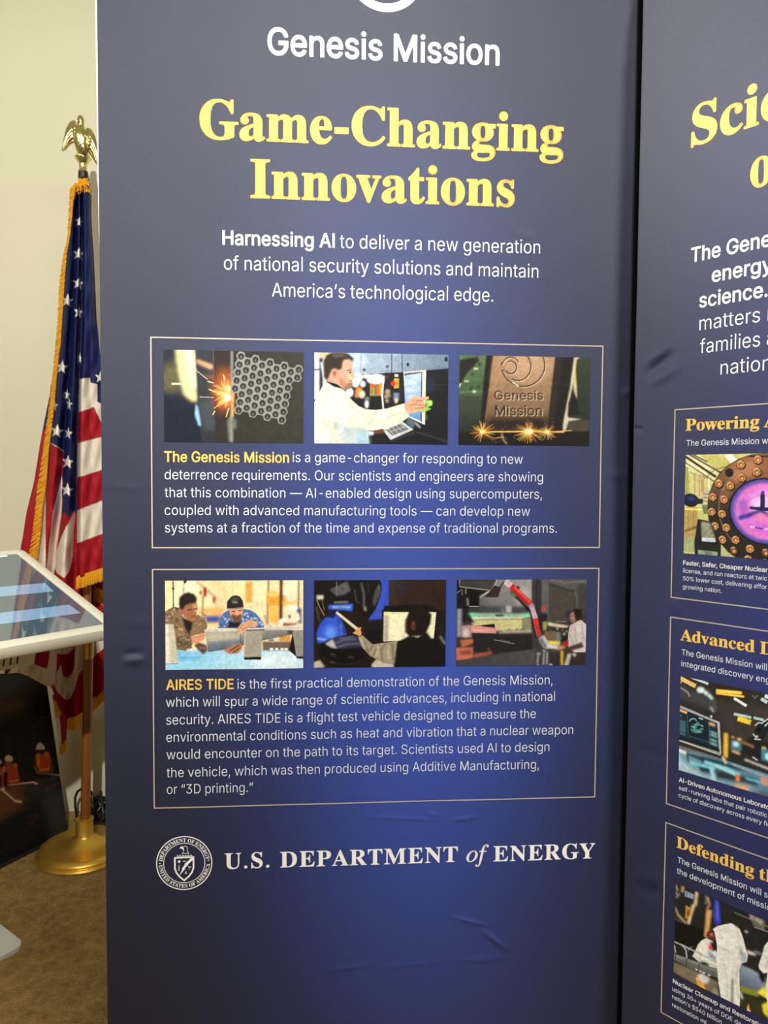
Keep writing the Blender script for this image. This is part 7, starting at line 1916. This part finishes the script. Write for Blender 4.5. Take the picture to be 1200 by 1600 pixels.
sheet('rear_cloth', [600, 615, 672, 700, 755, 800, 838, 900],
      [(80, 84, 88), (78.5, 82, 87), (67, 74, 82), (62, 70, 78), (53, 62, 74), (42, 55, 70), (36, 50, 66), (24, 40, 60)],
      (2.58, 2.55, 2.54), CF_, ny=200, nx=24, ripple=.002)
_lc = lower_print()
_lc.poly([(147, 916), (165, 924), (165, 952), (158, 944), (146, 938)], (214, 146, 30))
sheet('lower_cloth', [880, 930, 960, 985, 1120], [(-14, 14, 40, 62, 76, 88, 98, 108, 118, 130, 146, 156, 172)] * 5,
      (2.47, 2.46, 2.45, 2.46, 2.45, 2.55, 2.60, 2.625, 2.61, 2.645, 2.66, 2.63, 2.66), _lc, ny=260, nx=150, ripple=.004,
      bot=[(-14, 1053), (14, 1052.5), (29, 1051), (43, 1056), (58, 1064), (73, 1072), (78, 1072), (83, 1078), (90, 1100), (97, 1113), (105, 1124), (118, 1122), (128, 1115), (143, 1096), (163, 1077), (172, 1070)],
      top=[(-14, 1000), (60, 985), (100, 940), (118, 880), (172, 880)])
_tc = lower_print()
_tc.rect(-10, 1040, 190, 1215, (150, 24, 38))
_tc.poly([(80, 1100), (93, 1104), (97, 1165), (80, 1165)], (206, 188, 172))
_tc.poly([(80, 1095), (97, 1096), (99, 1112), (92, 1122), (80, 1122)], (216, 148, 34))
sheet('tail_cloth', [1085, 1110, 1140, 1162], [(82, 92, 108), (85, 95, 106), (90, 97, 104.5), (93.5, 98, 102.5)], (2.70, 2.665, 2.70), _tc, ny=60, nx=30, ripple=.002)

def fringe():
    mb = MB()
    def done():
        nonlocal mb
        mb_rel(flag, mb, 'fringe', M_fringe)
        mb = MB()
    g = random.Random(11)
    def strand(p, q, w, d0, d1=None):
        """a twisted tassel thread from photo pixel p to q"""
        a, b = PIX(*p, d0), PIX(*q, d0 if d1 is None else d1)
        m_ = (a + b) / 2 + Vector((g.uniform(-1, 1), g.uniform(-1, 0), 0)) * .0012
        mb.tube([a, m_, b], [w, w * 1.05, w * .7], 5)
    ys = [290, 300, 320, 340, 370, 400, 437, 500, 545, 575, 620, 670, 707, 762, 797, 830, 857, 900]
    L = [110, 109, 108, 107, 105.5, 98, 93, 90, 85.5, 83, 78.5, 71.5, 66.5, 58, 54.5, 51, 46.5, 40]
    Rr = [119, 117, 114, 112.5, 109, 104, 101, 97, 94, 89.5, 86, 81, 76, 72, 66, 64, 60, 54]
    y = 290.
    while y < 900:
        l, r = np.interp(y, ys, L), np.interp(y, ys, Rr)
        j = g.uniform(-.8, .8)
        strand((r, y - 4), (l + j, y + 4 + g.uniform(-1.5, 3)), .0019, 2.462 + g.uniform(-.004, .004), 2.478)
        y += 1.25
    for i in range(70):                                   # the tuft gathered round the top of the pole
        x = g.uniform(113, 142)
        strand((g.uniform(122, 138), g.uniform(276, 284)), (x + g.uniform(-2, 2), g.uniform(290, 304) if x > 118 else g.uniform(294, 312)), .0018, 2.52 + g.uniform(-.02, .01), 2.475 + g.uniform(-.01, .02))
    done()
    def hem(pts, ln, d, step=1.1):
        p = np.array(pts, float)
        x = p[0, 0]
        while x < p[-1, 0]:
            yy = np.interp(x, p[:, 0], p[:, 1])
            dd = np.interp(x, p[:, 0], d) if hasattr(d, '__len__') else d
            strand((x, yy - 2), (x + g.uniform(-1, .6), yy + ln + g.uniform(-1.5, 1.5)), .0021, dd, dd + .006)
            x += step
    hem([(120, 904), (124, 901), (140, 896), (168, 887)], 18, 2.462)
    hem([(120.5, 904), (140, 896), (168, 887)], 17, 2.47)
    done()
    hem([(107, 1124), (118, 1122), (128, 1115), (143, 1096), (168, 1073)], 17, [2.61, 2.605, 2.635, 2.65, 2.65], .8)
    done()
    hem([(94, 1162), (103, 1160)], 17, 2.672, .8)
    mb_rel(flag, mb, 'fringe', M_fringe)
fringe()

# --- touch screen kiosk
DB = 2.05
e1h = np.array([-.797, .604, 0])
e2 = np.array([.604, .797, 0])
TILT = math.radians(18.8)
e1s = e1h * math.cos(TILT) + np.array([0, 0, math.sin(TILT)])
kn = np.cross(e2, e1s)
if kn[2] < 0:
    kn = -kn
KB = np.array(PIX(163, 976, DB))
LS = .238 * DB / math.cos(TILT)
SW = .88
kroot = empty('touchscreen_kiosk', 'white touchscreen table kiosk with a glossy tilted screen in front of the flag', 'kiosk', tuple(on_floor(-60, 1450)))
def K(a_, b_, c_):
    return Vector(KB - e2 * a_ + e1s * b_ + kn * c_)
def kbox(mb, a0, a1, b0, b1, c0, c1):
    v = [K(a_, b_, c_) for c_ in (c0, c1) for b_ in (b0, b1) for a_ in (a0, a1)]
    return mb.add(v, [(0, 2, 3, 1), (4, 5, 7, 6), (0, 1, 5, 4), (2, 6, 7, 3), (0, 4, 6, 2), (1, 3, 7, 5)])
BZ = .034
def bezel():
    """rounded frame: lofted ring round the glass"""
    def rr(g, c_, rad):
        a0, a1, b0, b1 = -g, SW + g, -g, LS + g
        pts = []
        for (cx_, cy_, s) in ((a0 + rad, b0 + rad, 180), (a1 - rad, b0 + rad, 270), (a1 - rad, b1 - rad, 0), (a0 + rad, b1 - rad, 90)):
            for k in range(7):
                t = math.radians(s + 15 * k)
                pts.append(K(cx_ + rad * math.cos(t), cy_ + rad * math.sin(t), c_))
        return pts
    loops = [rr(.0, -.004, .002), rr(.0, .002, .002), rr(.003, .004, .005), rr(BZ - .008, .004, .012), rr(BZ - .002, .0015, .018), rr(BZ, -.006, .02), rr(BZ, -.024, .02), rr(BZ - .004, -.032, .018), rr(BZ - .02, -.036, .01)]
    v = [p for l in loops for p in l]
    n = 28
    f = []
    for i in range(len(loops) - 1):
        for k in range(n):
            k2 = (k + 1) % n
            f.append((i * n + k, i * n + k2, (i + 1) * n + k2, (i + 1) * n + k))
    f.append(tuple((len(loops) - 1) * n + k for k in range(n)))
    mb = MB().add(v, f)
    return mb_rel(kroot, mb, 'bezel', M_wplast, smooth=True)
bezel()
def screen_mat():
    m = bpy.data.materials.new('display_glass')
    m.use_nodes = True
    b = m.node_tree.nodes['Principled BSDF']
    b.inputs['Base Color'].default_value = (*lin((40, 54, 62)), 1)
    b.inputs['Roughness'].default_value = .04
    b.inputs['IOR'].default_value = 2.4
    b.inputs['Specular IOR Level'].default_value = .8
    b.inputs['Emission Color'].default_value = (*lin((112, 136, 146)), 1)
    b.inputs['Emission Strength'].default_value = .22
    return m
def lit_mat(col, e):
    m = mat('display_band', col, .04)
    b = m.node_tree.nodes['Principled BSDF']
    b.inputs['IOR'].default_value = 2.4
    b.inputs['Specular IOR Level'].default_value = .8
    b.inputs['Emission Color'].default_value = (*lin(col), 1)
    b.inputs['Emission Strength'].default_value = e
    return m
scr = mb_rel(kroot, kbox(MB(), .0005, SW - .0005, .0005, LS - .0005, -.012, 0), 'screen', screen_mat())
scr['label'] = 'dark glossy glass showing a dim picture'
band = lit_mat((130, 170, 205), .2)
def KP(x, y):
    """a point of the glass seen at a photo pixel"""
    p = on_plane(x, y, KB, kn)
    return Vector(np.array(p) + kn * .0004)
for q in (((0, 912), (70, 911), (84, 924), (0, 927)), ((0, 952), (108, 945), (126, 958), (0, 973))):
    q = [KP(x, y) - Vector(e2) * (.52 if x == 0 else 0) for x, y in q]
    build('screen_graphic', rel(kroot, q), [tuple(range(len(q)))], band, scr)
bar = build('screen_bar', rel(kroot, [K(.035, LS - .012, .0004), K(SW - .03, LS - .012, .0004), K(SW - .03, LS - .002, .0004), K(.035, LS - .002, .0004)]), [(0, 1, 2, 3)], lit_mat((215, 230, 238), .7), scr)
hous = mb_rel(kroot, kbox(MB(), .175, .70, .02, .40, -.098, -.030), 'housing', M_wsteel, bevel=.003)
for i in range(9):
    a_ = .222 + .0175 * i
    mb_rel(kroot, kbox(MB(), a_, a_ + .0034, .0185, .022, -.084, -.054), 'vent_slot', M_slot).parent = hous
_pc = np.array(on_floor(41, 1473, .016))
def plate():
    mb = MB()
    w, d, r = .56, .30, .035
    def loop(z, g):
        pts = []
        for (a_, b_, s) in ((r, r, 180), (w - r, r, 270), (w - r, d - r, 0), (r, d - r, 90)):
            for k in range(8):
                t = math.radians(s + 90 / 7 * k)
                aa, bb = a_ + (r - g) * math.cos(t), b_ + (r - g) * math.sin(t)
                q = _pc - e2 * aa + e1h * bb
                pts.append(Vector((q[0], q[1], z)))
        return pts
    ls = [loop(.001, 0), loop(.013, 0), loop(.016, .003)]
    v = [p for l in ls for p in l]
    n = 32
    f = [(i * n + k, i * n + (k + 1) % n, (i + 1) * n + (k + 1) % n, (i + 1) * n + k) for i in range(2) for k in range(n)]
    f += [tuple(range(n)), tuple(2 * n + k for k in range(n))]
    return mb.add(v, f)
mb_rel(kroot, plate(), 'base_plate', M_wsteel, smooth=True)
def column():
    mb = MB()
    q0 = _pc - e2 * .28 + e1h * .15
    q1 = np.array(K(.44, .23, -.05))
    v = []
    for q, z in ((q0, .014), (q1, q1[2])):
        for sa, sb in ((-1, -1), (1, -1), (1, 1), (-1, 1)):
            p = q + e2 * sa * .09 + e1h * sb * .045
            v.append((p[0], p[1], z))
    return mb.add(v, [(0, 1, 2, 3), (4, 5, 6, 7), (0, 1, 5, 4), (1, 2, 6, 5), (2, 3, 7, 6), (3, 0, 4, 7)])
mb_rel(kroot, column(), 'column', M_wsteel, bevel=.012)

# --- leaning board with a dark picture
q0 = np.array(on_floor(110, 1306))
q1 = np.array(on_floor(0, 1362))
bd_ = (q1 - q0) / np.linalg.norm(q1 - q0)
bn = np.array([bd_[1], -bd_[0], 0])
if bn @ (np.array([0, 0, 0]) - q0) < 0:
    bn = -bn                                             # towards the camera
q0, q1 = q0 - bn * .012, q1 - bn * .012
LEAN = math.radians(11)
bu = -bn * math.sin(LEAN) + np.array([0, 0, math.cos(LEAN)])
bf = bn * math.cos(LEAN) + np.array([0, 0, math.sin(LEAN)])
broot = empty('display_board', 'leaning dark board picturing workers in orange vests and white hard hats', 'poster board', tuple(q0 - np.array([0, 0, 0])))
BW, BH = .50, .635
def S_(u, v, w=0.):
    p = q0 + bd_ * u + bu * v + bf * w + np.array([0, 0, .004])
    return Vector(p)
mb = MB()
mb.prism([S_(0, 0, 0), S_(BW, 0, 0), S_(BW, BH, 0), S_(0, BH, 0)], Vector(bf) * -.018)
mb_rel(broot, mb, 'board', M_dark)
def board_print(c):
    c.rect(-60, 1000, 130, 1480, (12, 12, 13))
    c.poly([(-20, 1040), (60, 1050), (40, 1080), (0, 1110), (-20, 1110)], (84, 82, 82), 12, .8)
    c.poly([(-20, 1098), (20, 1082), (60, 1072), (40, 1110), (-20, 1130)], (64, 50, 38), 6, .6)
    c.poly([(-20, 1105), (30, 1092), (44, 1104), (0, 1128), (-20, 1130)], (92, 66, 42), 6, .8)
    c.poly([(-20, 1130), (40, 1105), (80, 1200), (60, 1250), (-20, 1260)], (44, 32, 26), 12, .8)
    for i in range(60):
        x, y = c.rg.uniform(-5, 85), c.rg.uniform(1120, 1290)
        c.line([(x, y), (x + c.rg.uniform(6, 20), y - c.rg.uniform(0, 5))], 2, (70, 52, 42), 1.5, .5)
    c.poly([(-20, 1225), (30, 1228), (34, 1262), (-20, 1290)], (86, 48, 26), 6, .8)
    c.poly([(64, 1240), (104, 1235), (112, 1310), (84, 1318)], (46, 48, 46), 8, .8)
    OR, OY = (206, 84, 36), (232, 140, 56)
    # figure at the right
    c.poly([(53, 1182), (58, 1176), (78, 1175), (82, 1190), (83, 1206), (74, 1208), (56, 1206), (52, 1196)], (70, 46, 40), .8)
    c.poly([(55, 1180), (60, 1177), (76, 1175), (79, 1190), (78, 1206), (60, 1206), (57, 1196)], OR, .6)
    c.poly([(57, 1179), (62, 1176), (62, 1200), (58, 1196)], OY, .8)
    c.line([(71, 1176), (72, 1184)], 1.4, OY, .4)
    c.line([(74, 1175), (75, 1183)], 1.4, OY, .4)
    c.line([(61, 1203), (77, 1201)], 2.2, (240, 160, 70), .5)
    c.ell(65, 1174, 4.5, 5, (60, 34, 26), .6)
    c.poly([(56, 1171), (57.5, 1164), (62, 1160), (66, 1163), (70, 1168), (69, 1171)], (226, 216, 206), .4)
    c.line([(54, 1198), (58, 1208), (76, 1209), (100, 1212)], 1.4, (170, 140, 120), .4)
    c.line([(82, 1198), (82, 1208)], 2, (120, 90, 80), .5)
    # figure in the middle
    c.poly([(3, 1200), (10, 1194), (26, 1193), (28, 1206), (31, 1221), (20, 1226), (12, 1224), (6, 1222), (2, 1212)], OR, .6)
    c.poly([(3, 1200), (9, 1196), (7, 1208), (2, 1210)], OY, .6)
    c.poly([(20, 1193), (26, 1193), (27, 1200), (23, 1199)], OY, .6)
    c.poly([(9, 1197), (18, 1198), (15, 1206), (11, 1203)], (150, 110, 96), .7)
    c.poly([(2, 1208), (7, 1206), (6, 1228), (2, 1230)], (196, 70, 84), .6)
    c.poly([(6, 1206), (12, 1208), (11, 1228), (6, 1230)], (46, 26, 24), .7)
    c.ell(13, 1191, 4.5, 5, (170, 90, 70), .6)
    c.poly([(7, 1188), (8.5, 1182), (13, 1179.5), (18, 1182), (20.5, 1187), (18, 1190)], (232, 222, 214), .4)
    c.line([(14, 1221), (28, 1219)], 2, (240, 160, 70), .5)
    c.line([(12, 1226.5), (35, 1224), (52, 1222), (58, 1225)], 1.5, (206, 170, 150), .4)
    c.line([(-10, 1226), (6, 1236), (22, 1250)], 1.6, (196, 160, 130), .4)
    c.ell(5, 1232, 2.5, 2.5, (200, 150, 130), .4)
    c.line([(22, 1251), (34, 1253)], 3, (170, 140, 110), .8)
    # figure cut by the edge of the frame
    c.poly([(-12, 1196), (-1, 1195), (3, 1202), (2, 1212), (-12, 1214)], (180, 70, 50), .6)
    c.poly([(-8, 1194), (-6, 1188), (0, 1187), (3, 1191), (1, 1194)], (222, 212, 204), .4)
    c.line([(-12, 1210), (4, 1208)], 3, (180, 130, 110), .6)
    for i in range(120):
        x, y = c.rg.uniform(-5, 60), c.rg.uniform(1275, 1345)
        c.ell(x, y, .8, .8, (70, 40, 40), 0, .5)
def make_board_print():
    u0, u1, v0, v1 = .0, .496, .012, BH - .004
    w, h = 420, 520
    # only the part near the frame needs the fine drawing; the print spans the board
    def fn(x, y):
        p = np.array(on_plane(x, y, np.array(S_(0, 0, .0008)), bf)) - np.array(S_(0, 0, .0008))
        return (p @ bd_ - u0) / (u1 - u0), (v1 - p @ bu) / (v1 - v0)
    c = Canvas(w, h, fn, (12, 12, 13))
    # perspective is strong here: refit the affine over the visible area
    P = np.array([(x, y) for x in (-10, 40, 105) for y in (1060, 1180, 1340)], float)
    Q = np.array([fn(*p) for p in P])
    # projective fit
    rows, rhs = [], []
    for (x, y), (a_, b_) in zip(P, Q):
        rows += [[x, y, 1, 0, 0, 0, -a_ * x, -a_ * y], [0, 0, 0, x, y, 1, -b_ * x, -b_ * y]]
        rhs += [a_, b_]
    H = np.append(np.linalg.lstsq(np.array(rows), np.array(rhs), rcond=None)[0], 1).reshape(3, 3)
    def T(pts):
        p = np.atleast_2d(np.array(pts, float))
        q = np.c_[p, np.ones(len(p))] @ H.T
        return q[:, :2] / q[:, 2:] * np.array([w, h])
    c.T = T
    d = T([(40, 1200), (41, 1200), (40, 1201)])
    c.sc = math.sqrt(abs(np.linalg.det(np.array([d[1] - d[0], d[2] - d[0]]))))
    board_print(c)
    V = []
    for v in np.linspace(v1, v0, h):
        for u in np.linspace(u0, u1, w):
            V.append(S_(u, v, .0008))
    m = mat('poster_ink', (255, 255, 255), .6, spec=.15, attr='print')
    return build('picture', rel(broot, V), grid_faces(w, h).tolist(), m, broot, cols=np.clip(c.img, 0, 1).reshape(-1, 3))
make_board_print()

# --- cables on the carpet behind the pole
DC = 2.74
croot = empty('cable_bundle', 'tangled bundle of black cables on the carpet behind the flagpole', 'cable', tuple(on_floor(152, 1296)))
g = random.Random(3)
ctr = PIX(156, 1268, DC)
for k in range(16):
    r0 = g.uniform(.03, .06)
    ax = Vector((g.uniform(-1, 1), g.uniform(-.5, .5), g.uniform(-.6, .6))).normalized()
    t1 = ax.orthogonal().normalized()
    t2 = ax.cross(t1)
    cc = ctr + Vector((g.uniform(-.012, .03), g.uniform(-.03, .02), g.uniform(-.03, .03)))
    pts = [cc + (t1 * math.cos(w) + t2 * math.sin(w)) * (r0 + .006 * math.sin(3 * w)) for w in np.linspace(0, 6.0, 30)]
    for p in pts:
        p.z = max(p.z, .008)
        p.y = min(p.y, WALL_Y - .01)
    mb_rel(croot, MB().tube(pts, .0052, 8), 'cable', M_cable, smooth=True)
lp = [(108, 1289), (113, 1287), (119, 1282), (119.5, 1272), (117.5, 1260), (117.5, 1246), (121, 1237), (128, 1232), (136, 1232), (142, 1237), (147, 1247)]
mb_rel(croot, MB().tube([PIX(x, y, DC) for x, y in lp], .0046, 8), 'cable', M_cable, smooth=True)
mb_rel(croot, MB().tube([PIX(141, 1262, DC - .03), PIX(144.5, 1250, DC - .03), PIX(145, 1241, DC - .02)], .0018, 6), 'tag_string', M_tag)
mb_rel(croot, MB().prism([PIX(139.5, 1268, DC - .03), PIX(145, 1256, DC - .035), PIX(151, 1267, DC - .03), PIX(147.5, 1272.5, DC - .03), PIX(141, 1273, DC - .03)], Vector((0, .0012, 0))), 'tag', M_tag)['label'] = 'white paper tag'
mb_rel(croot, MB().tube([PIX(145, 1280.5, DC - .05), PIX(149, 1280.5, DC - .05)], .006, 10).tube([PIX(149, 1280.5, DC - .05), PIX(172, 1281, DC - .05)], .0032, 10), 'plug', M_chrome, smooth=True)
brick = MB()
bp_ = on_floor(160, 1296)
brick.box(bp_.x - .035, bp_.x + .09, bp_.y - .02, bp_.y + .04, .001, .035)
mb_rel(croot, brick, 'adapter', M_cable, bevel=.005)
